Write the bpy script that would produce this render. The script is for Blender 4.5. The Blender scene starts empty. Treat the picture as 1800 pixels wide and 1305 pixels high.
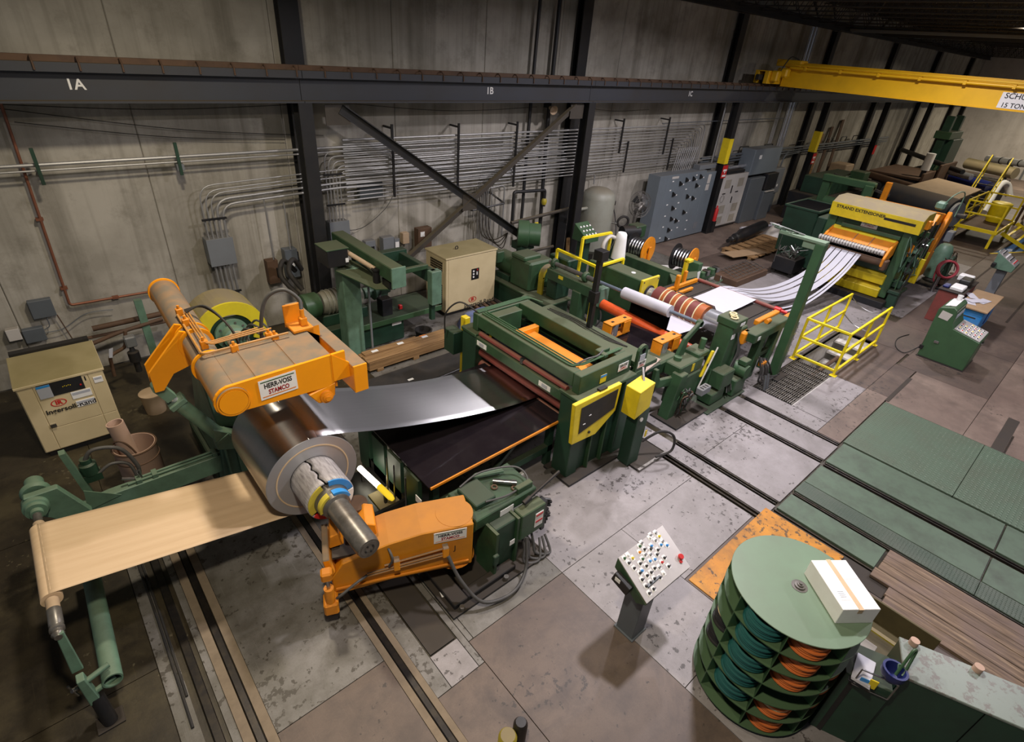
import bpy, bmesh, math, random
from mathutils import Vector, Matrix
random.seed(7)
S = bpy.context.scene
COL = S.collection
PI = math.pi

# ------------------------------------------------------------------ camera
CAMZ = 5.9
FPX = 942.88
ROT = ((0.7537658, -0.6531526, 0.0723104),      # camera right in world axes
       (-0.2949153, -0.4345578, -0.8509903),    # camera down
       (0.5872496, 0.6201219, -0.5201795))      # camera forward
cam_d = bpy.data.cameras.new('camera')
cam = bpy.data.objects.new('camera', cam_d)
COL.objects.link(cam)
cam_d.sensor_width = 36.0
cam_d.sensor_fit = 'HORIZONTAL'
cam_d.lens = FPX / 1800 * 36.0
cam_d.clip_start = 0.05
cam_d.clip_end = 300
_r, _d, _f = [Vector(v) for v in ROT]
cam.matrix_world = Matrix(((_r.x, -_d.x, -_f.x, 0), (_r.y, -_d.y, -_f.y, 0), (_r.z, -_d.z, -_f.z, CAMZ), (0, 0, 0, 1)))
S.camera = cam
S.view_settings.view_transform = 'Standard'
S.view_settings.look = 'None'
S.view_settings.gamma = 1
S.view_settings.use_curve_mapping = False
S.view_settings.exposure = -0.12

# ------------------------------------------------------------------ world and lamps
W = bpy.data.worlds.new('world')
S.world = W
W.use_nodes = True
W.node_tree.nodes['Background'].inputs[0].default_value = (0.80, 0.86, 1.0, 1)
W.node_tree.nodes['Background'].inputs[1].default_value = 0.20

def lamp(name, loc, power, size, color, aim=None, spread=None):
    l = bpy.data.lights.new(name, 'AREA')
    l.shape = 'DISK'
    l.size = size
    l.energy = power
    l.color = color
    if spread: l.spread = math.radians(spread)
    o = bpy.data.objects.new(name, l)
    COL.objects.link(o)
    o.location = loc
    if aim is not None:
        o.rotation_euler = (Vector(aim) - Vector(loc)).to_track_quat('-Z', 'Y').to_euler()
    return o
COOL = (1.0, 0.93, 0.98)
WARM = (1.0, 0.87, 0.68)
# a row of high-bay lamps under the roof, over the aisle side of the line, plus an added fill at the far end
lamp('high_bay_and_fill_lamp', (1.8, 6.8, 7.6), 290, 0.5, WARM, spread=163)
lamp('high_bay_and_fill_lamp', (0.6, 1.2, 7.6), 330, 0.5, WARM, spread=163)
lamp('high_bay_and_fill_lamp', (7.0, 2.8, 7.6), 500, 0.5, COOL, spread=163)
lamp('high_bay_and_fill_lamp', (12.0, 5.8, 7.6), 470, 0.5, COOL, spread=163)
lamp('high_bay_and_fill_lamp', (18.5, 4.5, 7.6), 400, 0.5, COOL, spread=163)
lamp('high_bay_and_fill_lamp', (26.0, 4.5, 7.6), 300, 0.5, WARM, spread=163)
lamp('high_bay_and_fill_lamp', (36.0, 5.0, 7.6), 330, 0.5, WARM, spread=163)
lamp('high_bay_and_fill_lamp', (14.0, -2.0, 7.6), 380, 0.5, COOL, spread=163)
lamp('high_bay_and_fill_lamp', (50.0, 5.0, 7.2), 700, 0.5, WARM, spread=163)  # added fill that brightens the far end wall

# ------------------------------------------------------------------ pixel rays (photo frame 1800 x 1305) to real points
def _ray(px, py):
    a, b = (px - 900) / FPX, (py - 652.5) / FPX
    return _r * a + _d * b + _f
def atz(px, py, z=0.0):
    d = _ray(px, py); t = (z - CAMZ) / d.z
    return Vector((0, 0, CAMZ)) + d * t
def aty(px, py, y):
    d = _ray(px, py); return Vector((0, 0, CAMZ)) + d * (y / d.y)
def atx(px, py, x):
    d = _ray(px, py); return Vector((0, 0, CAMZ)) + d * (x / d.x)

# ------------------------------------------------------------------ materials
def _nodes(name):
    m = bpy.data.materials.new(name)
    m.use_nodes = True
    nt = m.node_tree
    b = nt.nodes['Principled BSDF']
    return m, nt, b
def _c(c):
    return (c[0], c[1], c[2], 1)
def hexc(h):
    v = [int(h[i:i + 2], 16) / 255 for i in (0, 2, 4)]
    return tuple(x / 12.92 if x <= 0.04045 else ((x + 0.055) / 1.055) ** 2.4 for x in v)

def paint(name, col, rough=0.45, metal=0.0, dirt=(0.06, 0.05, 0.035), amt=0.35, scale=3.0, dust=0.0, dl=0.55, dh=0.95,
          dustcol=(0.17, 0.135, 0.085), bump=0.05, stretch=(1, 1, 1), spec=0.5, fine=0.0):
    """Painted or bare surface: base colour, noisy grime, dust lying on level faces, fine relief."""
    m, nt, b = _nodes(name)
    L = nt.links
    tc = nt.nodes.new('ShaderNodeTexCoord')
    mp = nt.nodes.new('ShaderNodeMapping'); mp.inputs['Scale'].default_value = stretch
    L.new(tc.outputs['Object'], mp.inputs['Vector'])
    n1 = nt.nodes.new('ShaderNodeTexNoise'); n1.inputs['Scale'].default_value = scale; n1.inputs['Detail'].default_value = 7; n1.inputs['Roughness'].default_value = 0.65
    L.new(mp.outputs[0], n1.inputs['Vector'])
    rp = nt.nodes.new('ShaderNodeMapRange'); rp.inputs[1].default_value = 0.42; rp.inputs[2].default_value = 0.72
    rp.inputs[3].default_value = 0; rp.inputs[4].default_value = amt
    L.new(n1.outputs[0], rp.inputs[0])
    mix = nt.nodes.new('ShaderNodeMix'); mix.data_type = 'RGBA'
    mix.inputs[6].default_value = _c(col); mix.inputs[7].default_value = _c(dirt)
    L.new(rp.outputs[0], mix.inputs[0])
    last = mix.outputs[2]
    if dust > 0:
        g = nt.nodes.new('ShaderNodeNewGeometry')
        sx = nt.nodes.new('ShaderNodeSeparateXYZ'); L.new(g.outputs['Normal'], sx.inputs[0])
        mr = nt.nodes.new('ShaderNodeMapRange'); mr.inputs[1].default_value = dl; mr.inputs[2].default_value = dh
        mr.inputs[3].default_value = 0; mr.inputs[4].default_value = dust
        L.new(sx.outputs[2], mr.inputs[0])
        n2 = nt.nodes.new('ShaderNodeTexNoise'); n2.inputs['Scale'].default_value = scale * 1.7; n2.inputs['Detail'].default_value = 5
        L.new(mp.outputs[0], n2.inputs['Vector'])
        mr2 = nt.nodes.new('ShaderNodeMapRange'); mr2.inputs[1].default_value = 0.3; mr2.inputs[2].default_value = 0.6
        mr2.inputs[3].default_value = 0.86; mr2.inputs[4].default_value = 1
        L.new(n2.outputs[0], mr2.inputs[0])
        mu = nt.nodes.new('ShaderNodeMath'); mu.operation = 'MULTIPLY'
        L.new(mr.outputs[0], mu.inputs[0]); L.new(mr2.outputs[0], mu.inputs[1])
        mx = nt.nodes.new('ShaderNodeMix'); mx.data_type = 'RGBA'
        L.new(mu.outputs[0], mx.inputs[0]); L.new(last, mx.inputs[6]); mx.inputs[7].default_value = _c(dustcol)
        last = mx.outputs[2]
        ro = nt.nodes.new('ShaderNodeMapRange'); ro.inputs[3].default_value = rough; ro.inputs[4].default_value = 0.9
        L.new(mu.outputs[0], ro.inputs[0]); L.new(ro.outputs[0], b.inputs['Roughness'])
    else:
        b.inputs['Roughness'].default_value = rough
    L.new(last, b.inputs['Base Color'])
    b.inputs['Metallic'].default_value = metal
    b.inputs['Specular IOR Level'].default_value = spec
    if bump > 0:
        bp = nt.nodes.new('ShaderNodeBump'); bp.inputs['Strength'].default_value = bump; bp.inputs['Distance'].default_value = 0.02
        L.new(n1.outputs[0], bp.inputs['Height']); L.new(bp.outputs[0], b.inputs['Normal'])
    return m

def concrete(name, col, col2, stain, scale=0.7, chip=0.0, chipcol=(0.05, 0.045, 0.04), streak=False, rough=0.8, bump=0.15, drip=0.5):
    """Concrete: two broad tones, stains, optional paint chips, optional vertical run-down streaks."""
    m, nt, b = _nodes(name)
    L = nt.links
    tc = nt.nodes.new('ShaderNodeTexCoord')
    def noise(sc, det=6, st=(1, 1, 1), rgh=0.6):
        mp = nt.nodes.new('ShaderNodeMapping'); mp.inputs['Scale'].default_value = st
        L.new(tc.outputs['Object'], mp.inputs['Vector'])
        n = nt.nodes.new('ShaderNodeTexNoise'); n.inputs['Scale'].default_value = sc; n.inputs['Detail'].default_value = det; n.inputs['Roughness'].default_value = rgh
        L.new(mp.outputs[0], n.inputs['Vector']); return n
    def rng(src, a, bb, c=0.0, d=1.0):
        r = nt.nodes.new('ShaderNodeMapRange'); r.inputs[1].default_value = a; r.inputs[2].default_value = bb; r.inputs[3].default_value = c; r.inputs[4].default_value = d
        L.new(src, r.inputs[0]); return r.outputs[0]
    def mix(f, a, bcol):
        x = nt.nodes.new('ShaderNodeMix'); x.data_type = 'RGBA'; L.new(f, x.inputs[0])
        if isinstance(a, tuple): x.inputs[6].default_value = _c(a)
        else: L.new(a, x.inputs[6])
        x.inputs[7].default_value = _c(bcol); return x.outputs[2]
    n1 = noise(scale)
    last = mix(rng(n1.outputs[0], 0.40, 0.60), col, col2)
    n2 = noise(scale * 3.1, 8, rgh=0.7)
    last = mix(rng(n2.outputs[0], 0.52, 0.75, 0, 0.55), last, stain)
    if streak:
        n3 = noise(1.5, 5, (1, 1, 0.07))
        last = mix(rng(n3.outputs[0], 0.5, 0.72, 0, drip), last, stain)
        n5 = noise(9.0, 3, (1, 1, 0.02))
        last = mix(rng(n5.outputs[0], 0.5, 0.7, 0, drip * 0.35), last, stain)
    if chip > 0:
        n4 = noise(9.0, 9, rgh=0.75)
        last = mix(rng(n4.outputs[0], 0.66 - chip, 0.69 - chip, 0, 0.85), last, chipcol)
    L.new(last, b.inputs['Base Color'])
    b.inputs['Roughness'].default_value = rough
    bp = nt.nodes.new('ShaderNodeBump'); bp.inputs['Strength'].default_value = bump; bp.inputs['Distance'].default_value = 0.03
    L.new(n2.outputs[0], bp.inputs['Height']); L.new(bp.outputs[0], b.inputs['Normal'])
    return m

def slab_mat(name, col, alt, stain, chipcol, chip=0.1, blot=0.5, rough=0.55):
    """Worn shop floor: broad tones, oil blotches, chips in clusters, fine speckle, drag scratches."""
    m, nt, b = _nodes(name)
    L = nt.links
    tc = nt.nodes.new('ShaderNodeTexCoord')
    def noise(sc, det, st=(1, 1, 1), rgh=0.6, rot=0.0, dist=0.0):
        mp = nt.nodes.new('ShaderNodeMapping'); mp.inputs['Scale'].default_value = st; mp.inputs['Rotation'].default_value = (0, 0, rot)
        L.new(tc.outputs['Object'], mp.inputs['Vector'])
        n = nt.nodes.new('ShaderNodeTexNoise'); n.inputs['Scale'].default_value = sc; n.inputs['Detail'].default_value = det; n.inputs['Roughness'].default_value = rgh; n.inputs['Distortion'].default_value = dist
        L.new(mp.outputs[0], n.inputs['Vector']); return n.outputs[0]
    def rng(src, a, bb, c=0.0, d=1.0):
        r = nt.nodes.new('ShaderNodeMapRange'); r.inputs[1].default_value = a; r.inputs[2].default_value = bb; r.inputs[3].default_value = c; r.inputs[4].default_value = d
        L.new(src, r.inputs[0]); return r.outputs[0]
    def mix(f, a, bcol):
        x = nt.nodes.new('ShaderNodeMix'); x.data_type = 'RGBA'; L.new(f, x.inputs[0])
        if isinstance(a, tuple): x.inputs[6].default_value = _c(a)
        else: L.new(a, x.inputs[6])
        x.inputs[7].default_value = _c(bcol); return x.outputs[2]
    def math_(op, a, bb):
        x = nt.nodes.new('ShaderNodeMath'); x.operation = op
        for i, v in enumerate((a, bb)):
            if isinstance(v, (int, float)): x.inputs[i].default_value = v
            else: L.new(v, x.inputs[i])
        return x.outputs[0]
    last = mix(rng(noise(0.55, 4, dist=0.6), 0.38, 0.62), col, alt)
    last = mix(rng(noise(2.6, 11, rgh=0.72), 0.44, 0.66, 0, blot), last, stain)
    last = mix(rng(noise(0.9, 5, rgh=0.6, dist=1.2), 0.52, 0.64, 0, blot * 0.9), last, stain)
    last = mix(rng(noise(70, 3), 0.35, 0.75, 0, 0.22), last, stain)
    last = mix(rng(noise(3.0, 4, (18, 0.5, 1), rot=0.5), 0.62, 0.75, 0, 0.3), last, tuple(min(1, c * 1.35) for c in col))
    cl = math_('MULTIPLY', math_('SUBTRACT', noise(0.8, 3), 0.5), 0.55)
    ch = math_('ADD', noise(11.0, 7, rgh=0.62), cl)
    last = mix(rng(ch, 0.70 - chip, 0.73 - chip, 0, 0.85), last, chipcol)
    L.new(last, b.inputs['Base Color'])
    b.inputs['Roughness'].default_value = rough
    bp = nt.nodes.new('ShaderNodeBump'); bp.inputs['Strength'].default_value = 0.08; bp.inputs['Distance'].default_value = 0.02
    L.new(ch, bp.inputs['Height']); L.new(bp.outputs[0], b.inputs['Normal'])
    return m

def emit(name, col, st):
    m, nt, b = _nodes(name)
    b.inputs['Base Color'].default_value = _c(col)
    b.inputs['Emission Color'].default_value = _c(col)
    b.inputs['Emission Strength'].default_value = st
    return m

def rolled_steel(name, col, rough, aniso, metal=1.0):
    m, nt, b = _nodes(name)
    L = nt.links
    tc = nt.nodes.new('ShaderNodeTexCoord')
    mp = nt.nodes.new('ShaderNodeMapping'); mp.inputs['Scale'].default_value = (0.3, 14, 0.3)
    L.new(tc.outputs['Object'], mp.inputs['Vector'])
    n = nt.nodes.new('ShaderNodeTexNoise'); n.inputs['Scale'].default_value = 2.0; n.inputs['Detail'].default_value = 4
    L.new(mp.outputs[0], n.inputs['Vector'])
    mx = nt.nodes.new('ShaderNodeMix'); mx.data_type = 'RGBA'
    mx.inputs[6].default_value = _c(col); mx.inputs[7].default_value = _c([c * 0.86 for c in col])
    L.new(n.outputs[0], mx.inputs[0]); L.new(mx.outputs[2], b.inputs['Base Color'])
    b.inputs['Metallic'].default_value = metal
    b.inputs['Roughness'].default_value = rough
    b.inputs['Anisotropic'].default_value = aniso
    b.inputs['Anisotropic Rotation'].default_value = 0.25
    tg = nt.nodes.new('ShaderNodeTangent'); tg.direction_type = 'UV_MAP'
    L.new(tg.outputs[0], b.inputs['Tangent'])
    return m

def wood(name, c1, c2, c3, axis=0, scale=1.0, wear=None):
    m, nt, b = _nodes(name)
    L = nt.links
    tc = nt.nodes.new('ShaderNodeTexCoord')
    st = [14.0, 14.0, 14.0]; st[axis] = 0.8
    mp = nt.nodes.new('ShaderNodeMapping'); mp.inputs['Scale'].default_value = [s * scale for s in st]
    L.new(tc.outputs['Object'], mp.inputs['Vector'])
    n = nt.nodes.new('ShaderNodeTexNoise'); n.inputs['Scale'].default_value = 1.6; n.inputs['Detail'].default_value = 8; n.inputs['Roughness'].default_value = 0.7
    L.new(mp.outputs[0], n.inputs['Vector'])
    r = nt.nodes.new('ShaderNodeValToRGB')
    r.color_ramp.elements[0].position = 0.3; r.color_ramp.elements[0].color = _c(c1)
    r.color_ramp.elements[1].position = 0.72; r.color_ramp.elements[1].color = _c(c3)
    e = r.color_ramp.elements.new(0.52); e.color = _c(c2)
    L.new(n.outputs[0], r.inputs[0])
    last = r.outputs[0]
    if wear:
        n2 = nt.nodes.new('ShaderNodeTexNoise'); n2.inputs['Scale'].default_value = 2.2; n2.inputs['Detail'].default_value = 6
        L.new(tc.outputs['Object'], n2.inputs['Vector'])
        rr = nt.nodes.new('ShaderNodeMapRange'); rr.inputs[1].default_value = 0.45; rr.inputs[2].default_value = 0.7; rr.inputs[4].default_value = 0.8
        L.new(n2.outputs[0], rr.inputs[0])
        x = nt.nodes.new('ShaderNodeMix'); x.data_type = 'RGBA'; L.new(rr.outputs[0], x.inputs[0]); L.new(last, x.inputs[6]); x.inputs[7].default_value = _c(wear)
        last = x.outputs[2]
    L.new(last, b.inputs['Base Color'])
    b.inputs['Roughness'].default_value = 0.75
    bp = nt.nodes.new('ShaderNodeBump'); bp.inputs['Strength'].default_value = 0.3; bp.inputs['Distance'].default_value = 0.01
    L.new(n.outputs[0], bp.inputs['Height']); L.new(bp.outputs[0], b.inputs['Normal'])
    return m

def tread(name, col, worn, sc=18.0):
    """Steel checker plate: rows of small raised lozenges with worn paint."""
    m = paint(name, col, 0.5, 0.2, worn, 0.6, 1.4, bump=0)
    nt = m.node_tree; L = nt.links; b = nt.nodes['Principled BSDF']
    tc = [n for n in nt.nodes if n.type == 'TEX_COORD'][0]
    v = nt.nodes.new('ShaderNodeTexVoronoi'); v.inputs['Scale'].default_value = sc; v.inputs['Randomness'].default_value = 0.0
    L.new(tc.outputs['Object'], v.inputs['Vector'])
    r = nt.nodes.new('ShaderNodeMapRange'); r.inputs[1].default_value = 0.15; r.inputs[2].default_value = 0.4; r.inputs[3].default_value = 1; r.inputs[4].default_value = 0
    L.new(v.outputs['Distance'], r.inputs[0])
    bp = nt.nodes.new('ShaderNodeBump'); bp.inputs['Strength'].default_value = 0.8; bp.inputs['Distance'].default_value = 0.012
    L.new(r.outputs[0], bp.inputs['Height']); L.new(bp.outputs[0], b.inputs['Normal'])
    return m

M = {}
M['green'] = paint('machine_green', (0.032, 0.082, 0.036), 0.45, dirt=(0.018, 0.022, 0.014), amt=0.55, scale=3.2, dust=0.8, dustcol=(0.085, 0.090, 0.050))
M['green_clean'] = paint('machine_green_clean', (0.040, 0.100, 0.043), 0.42, dirt=(0.02, 0.035, 0.02), amt=0.35, scale=2.5, dust=0.3, dustcol=(0.10, 0.13, 0.07))
M['green_dark'] = paint('machine_green_dark', (0.018, 0.055, 0.032), 0.45, dirt=(0.010, 0.014, 0.010), amt=0.5, scale=2.5, dust=0.55, dustcol=(0.06, 0.06, 0.035))
M['seafoam'] = paint('machine_green_pale', (0.125, 0.225, 0.158), 0.45, dirt=(0.04, 0.06, 0.04), amt=0.5, scale=4, dust=0.45, dustcol=(0.12, 0.14, 0.09))
M['sage'] = paint('sage_green_paint', (0.150, 0.225, 0.148), 0.42, dirt=(0.13, 0.15, 0.11), amt=0.35, scale=2, bump=0.02)
M['orange'] = paint('machine_orange', (0.86, 0.315, 0.006), 0.42, dirt=(0.24, 0.08, 0.01), amt=0.35, scale=3.0, dust=1.0, dustcol=(0.175, 0.140, 0.10), dl=0.12, dh=0.5)
M['orange_face'] = paint('machine_orange_face', (0.90, 0.335, 0.004), 0.40, dirt=(0.50, 0.17, 0.01), amt=0.2, scale=2.0)
M['orange_pipe'] = paint('dusty_orange_pipe', (0.46, 0.22, 0.05), 0.5, dirt=(0.2, 0.12, 0.05), amt=0.5)
M['guard_yellow'] = paint('guard_yellow', (0.62, 0.52, 0.02), 0.45, dirt=(0.3, 0.25, 0.03), amt=0.4)
M['orange_lite'] = paint('machine_orange_clean', (0.80, 0.275, 0.008), 0.42, dirt=(0.22, 0.07, 0.01), amt=0.4, scale=3.5, dust=0.45, dustcol=(0.42, 0.16, 0.03))
M['redorange'] = paint('red_orange_roller', (0.62, 0.085, 0.015), 0.4, dirt=(0.2, 0.03, 0.01), amt=0.4)
M['maroon'] = paint('dusty_red_pipe', (0.22, 0.05, 0.04), 0.6, dirt=(0.09, 0.04, 0.03), amt=0.6, dust=0.4)
M['yellow'] = paint('safety_yellow', (0.78, 0.60, 0.015), 0.42, dirt=(0.25, 0.18, 0.02), amt=0.35, scale=3, dust=0.3, dustcol=(0.4, 0.32, 0.08))
M['yellow_rail'] = paint('safety_yellow_rail', (0.86, 0.68, 0.012), 0.38, dirt=(0.4, 0.28, 0.02), amt=0.25, scale=5)
M['crane'] = paint('crane_yellow', (0.80, 0.46, 0.008), 0.42, dirt=(0.42, 0.22, 0.01), amt=0.3, scale=1.5)
M['ochre'] = paint('dull_yellow_guard', (0.42, 0.34, 0.02), 0.5, dirt=(0.15, 0.12, 0.02), amt=0.6, dust=0.95, dustcol=(0.19, 0.155, 0.10), dl=0.3, dh=0.8)
M['cream'] = paint('cream_enamel', (0.60, 0.50, 0.30), 0.4, dirt=(0.38, 0.30, 0.16), amt=0.35, scale=1.6, dust=0.9, dustcol=(0.21, 0.175, 0.075), bump=0.01)
M['steel_dark'] = paint('dark_steel', (0.020, 0.022, 0.026), 0.5, 0.3, dirt=(0.045, 0.035, 0.025), amt=0.5, dust=0.6, dustcol=(0.06, 0.045, 0.03))
M['black'] = paint('black_enamel', (0.010, 0.010, 0.011), 0.4, dirt=(0.03, 0.025, 0.02), amt=0.4)
M['rubber'] = paint('black_rubber', (0.018, 0.017, 0.016), 0.7, dirt=(0.05, 0.04, 0.03), amt=0.5)
M['hose'] = paint('grey_hose', (0.07, 0.068, 0.065), 0.6, dirt=(0.02, 0.02, 0.02), amt=0.4)
M['column'] = paint('column_black_paint', (0.009, 0.0095, 0.011), 0.5, dirt=(0.035, 0.03, 0.025), amt=0.5, scale=1.2)
M['beam'] = paint('beam_blue_grey', (0.038, 0.042, 0.052), 0.5, dirt=(0.035, 0.032, 0.028), amt=0.6, scale=0.8, dust=0.8, dustcol=(0.09, 0.06, 0.02))
M['steel'] = paint('bare_steel', (0.42, 0.42, 0.43), 0.3, 1.0, dirt=(0.15, 0.13, 0.11), amt=0.5, scale=6)
M['steel_worn'] = paint('oily_steel', (0.19, 0.18, 0.165), 0.36, 0.55, dirt=(0.06, 0.05, 0.038), amt=0.7, scale=7)
M['chrome'] = paint('chrome', (0.50, 0.51, 0.54), 0.22, 0.7, dirt=(0.3, 0.3, 0.32), amt=0.3, bump=0)
M['blue_steel'] = paint('blued_steel_shaft', (0.24, 0.29, 0.36), 0.28, 0.5, dirt=(0.10, 0.12, 0.15), amt=0.5, bump=0)
M['coil_edge'] = rolled_steel('coil_edge_steel', (0.50, 0.50, 0.52), 0.42, 0.8, 0.55)
M['galv'] = paint('galvanised_conduit', (0.36, 0.36, 0.355), 0.48, 0.55, dirt=(0.20, 0.19, 0.18), amt=0.4, scale=2, bump=0)
M['copper'] = paint('rusty_copper_pipe', (0.26, 0.10, 0.055), 0.5, 0.4, dirt=(0.12, 0.05, 0.03), amt=0.6)
M['rust'] = paint('rusty_pipe', (0.10, 0.055, 0.03), 0.75, dirt=(0.05, 0.03, 0.02), amt=0.7)
M['panel_grey'] = paint('enclosure_grey', (0.170, 0.185, 0.200), 0.45, dirt=(0.12, 0.12, 0.12), amt=0.35, scale=1.5, dust=0.5, dustcol=(0.15, 0.13, 0.10), bump=0.01)
M['mcc'] = paint('switchgear_blue_grey', (0.150, 0.180, 0.205), 0.42, dirt=(0.11, 0.12, 0.13), amt=0.35, scale=1.2, dust=0.4, dustcol=(0.15, 0.13, 0.1), bump=0.01)
M['white_cab'] = paint('cabinet_white', (0.52, 0.50, 0.47), 0.45, dirt=(0.35, 0.32, 0.28), amt=0.35, scale=1.5, dust=0.5, bump=0.01)
M['white'] = paint('white_label', (0.80, 0.80, 0.79), 0.5, dirt=(0.6, 0.58, 0.52), amt=0.25, scale=8, bump=0)
M['paper_white'] = paint('white_paper', (0.50, 0.495, 0.545), 0.7, dirt=(0.44, 0.435, 0.48), amt=0.3, scale=4, bump=0.02)
M['strip_white'] = paint('white_coated_strip', (0.48, 0.48, 0.535), 0.5, dirt=(0.40, 0.40, 0.45), amt=0.3, scale=2, bump=0)
M['kraft'] = paint('kraft_paper', (0.62, 0.455, 0.285), 0.7, dirt=(0.54, 0.38, 0.225), amt=0.7, scale=2.2, bump=0.05, stretch=(0.35, 6, 1))
M['kraft_core'] = paint('cardboard_core', (0.42, 0.31, 0.20), 0.75, dirt=(0.30, 0.21, 0.13), amt=0.5)
M['cardboard'] = paint('brown_cardboard', (0.33, 0.22, 0.12), 0.8, dirt=(0.20, 0.13, 0.07), amt=0.4)
M['pink_card'] = paint('pinkish_cardboard', (0.50, 0.34, 0.26), 0.75, dirt=(0.38, 0.25, 0.19), amt=0.4)
M['blue'] = paint('blue_plastic', (0.012, 0.11, 0.34), 0.4, dirt=(0.01, 0.06, 0.2), amt=0.3)
M['navy'] = paint('navy_plastic', (0.014, 0.022, 0.13), 0.35, dirt=(0.01, 0.015, 0.07), amt=0.3)
M['tarp'] = paint('blue_tarpaulin', (0.09, 0.13, 0.28), 0.6, dirt=(0.20, 0.20, 0.22), amt=0.6, scale=2, bump=0.3)
M['blue_paint'] = paint('bright_blue_paint', (0.02, 0.24, 0.62), 0.5, dirt=(0.3, 0.4, 0.5), amt=0.3)
M['yellow_ring'] = paint('yellow_ring_paint', (0.55, 0.46, 0.05), 0.5, dirt=(0.3, 0.22, 0.05), amt=0.5)
M['red'] = paint('red_plastic', (0.52, 0.02, 0.02), 0.4, dirt=(0.3, 0.02, 0.02), amt=0.3)
M['hose_red'] = paint('pinkish_red_hose', (0.45, 0.06, 0.08), 0.5, dirt=(0.25, 0.04, 0.05), amt=0.3)
M['ink'] = paint('black_ink', (0.012, 0.012, 0.014), 0.6, amt=0, bump=0)
M['ink_red'] = paint('dark_red_ink', (0.30, 0.012, 0.018), 0.6, amt=0, bump=0)
M['ink_green'] = paint('green_ink', (0.035, 0.10, 0.04), 0.6, amt=0, bump=0)
M['ink_orange'] = paint('orange_ink', (0.65, 0.22, 0.05), 0.6, amt=0, bump=0)
M['ink_white'] = paint('white_ink', (0.75, 0.75, 0.73), 0.6, amt=0, bump=0)
M['ink_grey'] = paint('grey_ink', (0.40, 0.42, 0.47), 0.6, amt=0, bump=0)
M['mirror_steel'] = rolled_steel('bright_rolled_steel', (0.54, 0.54, 0.545), 0.30, 0.97)
M['coil_steel'] = rolled_steel('coiled_steel', (0.48, 0.475, 0.47), 0.30, 0.95)
M['table_black'] = paint('glossy_black_sheet', (0.012, 0.009, 0.011), 0.12, dirt=(0.03, 0.025, 0.026), amt=0.3, bump=0)
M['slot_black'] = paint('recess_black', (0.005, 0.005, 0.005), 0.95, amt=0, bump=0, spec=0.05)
M['rubber_roll'] = paint('brown_rubber_sleeve', (0.17, 0.038, 0.030), 0.55, dirt=(0.10, 0.03, 0.025), amt=0.5)
M['orange_roll'] = paint('orange_rubber_sleeve', (0.36, 0.095, 0.018), 0.5, dirt=(0.3, 0.08, 0.02), amt=0.4)
M['cream_ring'] = paint('cream_spacer_ring', (0.74, 0.62, 0.36), 0.5, amt=0.1)
M['core_board'] = paint('chipped_white_wrap', (0.50, 0.475, 0.465), 0.7, dirt=(0.13, 0.11, 0.11), amt=0.85, scale=7, bump=0.3, stretch=(4, .7, 4))
M['tank'] = paint('tank_grey_green', (0.25, 0.255, 0.21), 0.5, dirt=(0.16, 0.14, 0.10), amt=0.5, scale=1.5, dust=0.6)
M['stainless'] = paint('stainless_panel', (0.66, 0.63, 0.62), 0.36, 0.45, dirt=(0.52, 0.50, 0.49), amt=0.4, scale=3, bump=0.02)
M['ped_grey'] = paint('pedestal_grey', (0.10, 0.115, 0.13), 0.45, dirt=(0.07, 0.075, 0.08), amt=0.3)
M['wood_deck'] = wood('weathered_planks', (0.055, 0.038, 0.026), (0.17, 0.115, 0.075), (0.38, 0.28, 0.18), 1, wear=(0.16, 0.115, 0.10))
M['wood_crate'] = wood('crate_boards', (0.13, 0.070, 0.026), (0.26, 0.15, 0.06), (0.36, 0.22, 0.10), 0)
M['wood_pale'] = wood('pale_board', (0.30, 0.23, 0.18), (0.42, 0.34, 0.28), (0.52, 0.43, 0.36), 0)
M['timber'] = paint('rail_bedding', (0.20, 0.155, 0.105), 0.85, dirt=(0.10, 0.075, 0.05), amt=0.5, scale=5, bump=0.2)
M['leather'] = paint('reel_edge', (0.03, 0.03, 0.03), 0.6)
M['cable_green'] = paint('dark_teal_cable', (0.010, 0.085, 0.080), 0.45, dirt=(0.008, 0.04, 0.04), amt=0.4)
M['cable_orange'] = paint('orange_cable', (0.55, 0.14, 0.025), 0.45, dirt=(0.35, 0.08, 0.02), amt=0.4)
M['cable_black'] = paint('black_cable', (0.012, 0.012, 0.014), 0.45)
M['cable_cream'] = paint('cream_cable', (0.60, 0.50, 0.28), 0.5)
M['wall'] = concrete('precast_concrete', (0.425, 0.400, 0.345), (0.295, 0.276, 0.232), (0.105, 0.094, 0.066), 0.6, streak=True, drip=0.75)
M['wall_far'] = concrete('far_painted_wall', (0.60, 0.57, 0.53), (0.52, 0.49, 0.45), (0.3, 0.27, 0.24), 0.4, streak=True, drip=0.3)
M['pit'] = concrete('pit_concrete', (0.62, 0.60, 0.56), (0.50, 0.48, 0.44), (0.12, 0.11, 0.09), 1.2)
M['floor_grey'] = slab_mat('floor_grey_paint', (0.290, 0.268, 0.272), (0.225, 0.208, 0.206), (0.125, 0.112, 0.105), (0.045, 0.038, 0.034), 0.085, 0.42)
M['floor_worn'] = slab_mat('floor_worn_paint', (0.205, 0.195, 0.185), (0.115, 0.108, 0.090), (0.060, 0.052, 0.038), (0.045, 0.038, 0.028), 0.12, 0.60)
M['floor_brown'] = slab_mat('floor_brown', (0.135, 0.098, 0.076), (0.088, 0.062, 0.048), (0.048, 0.036, 0.032), (0.035, 0.028, 0.024), 0.06, 0.55)
M['floor_tan'] = slab_mat('floor_tan', (0.215, 0.162, 0.128), (0.140, 0.100, 0.080), (0.085, 0.062, 0.050), (0.05, 0.04, 0.03), 0.05, 0.50)
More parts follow.
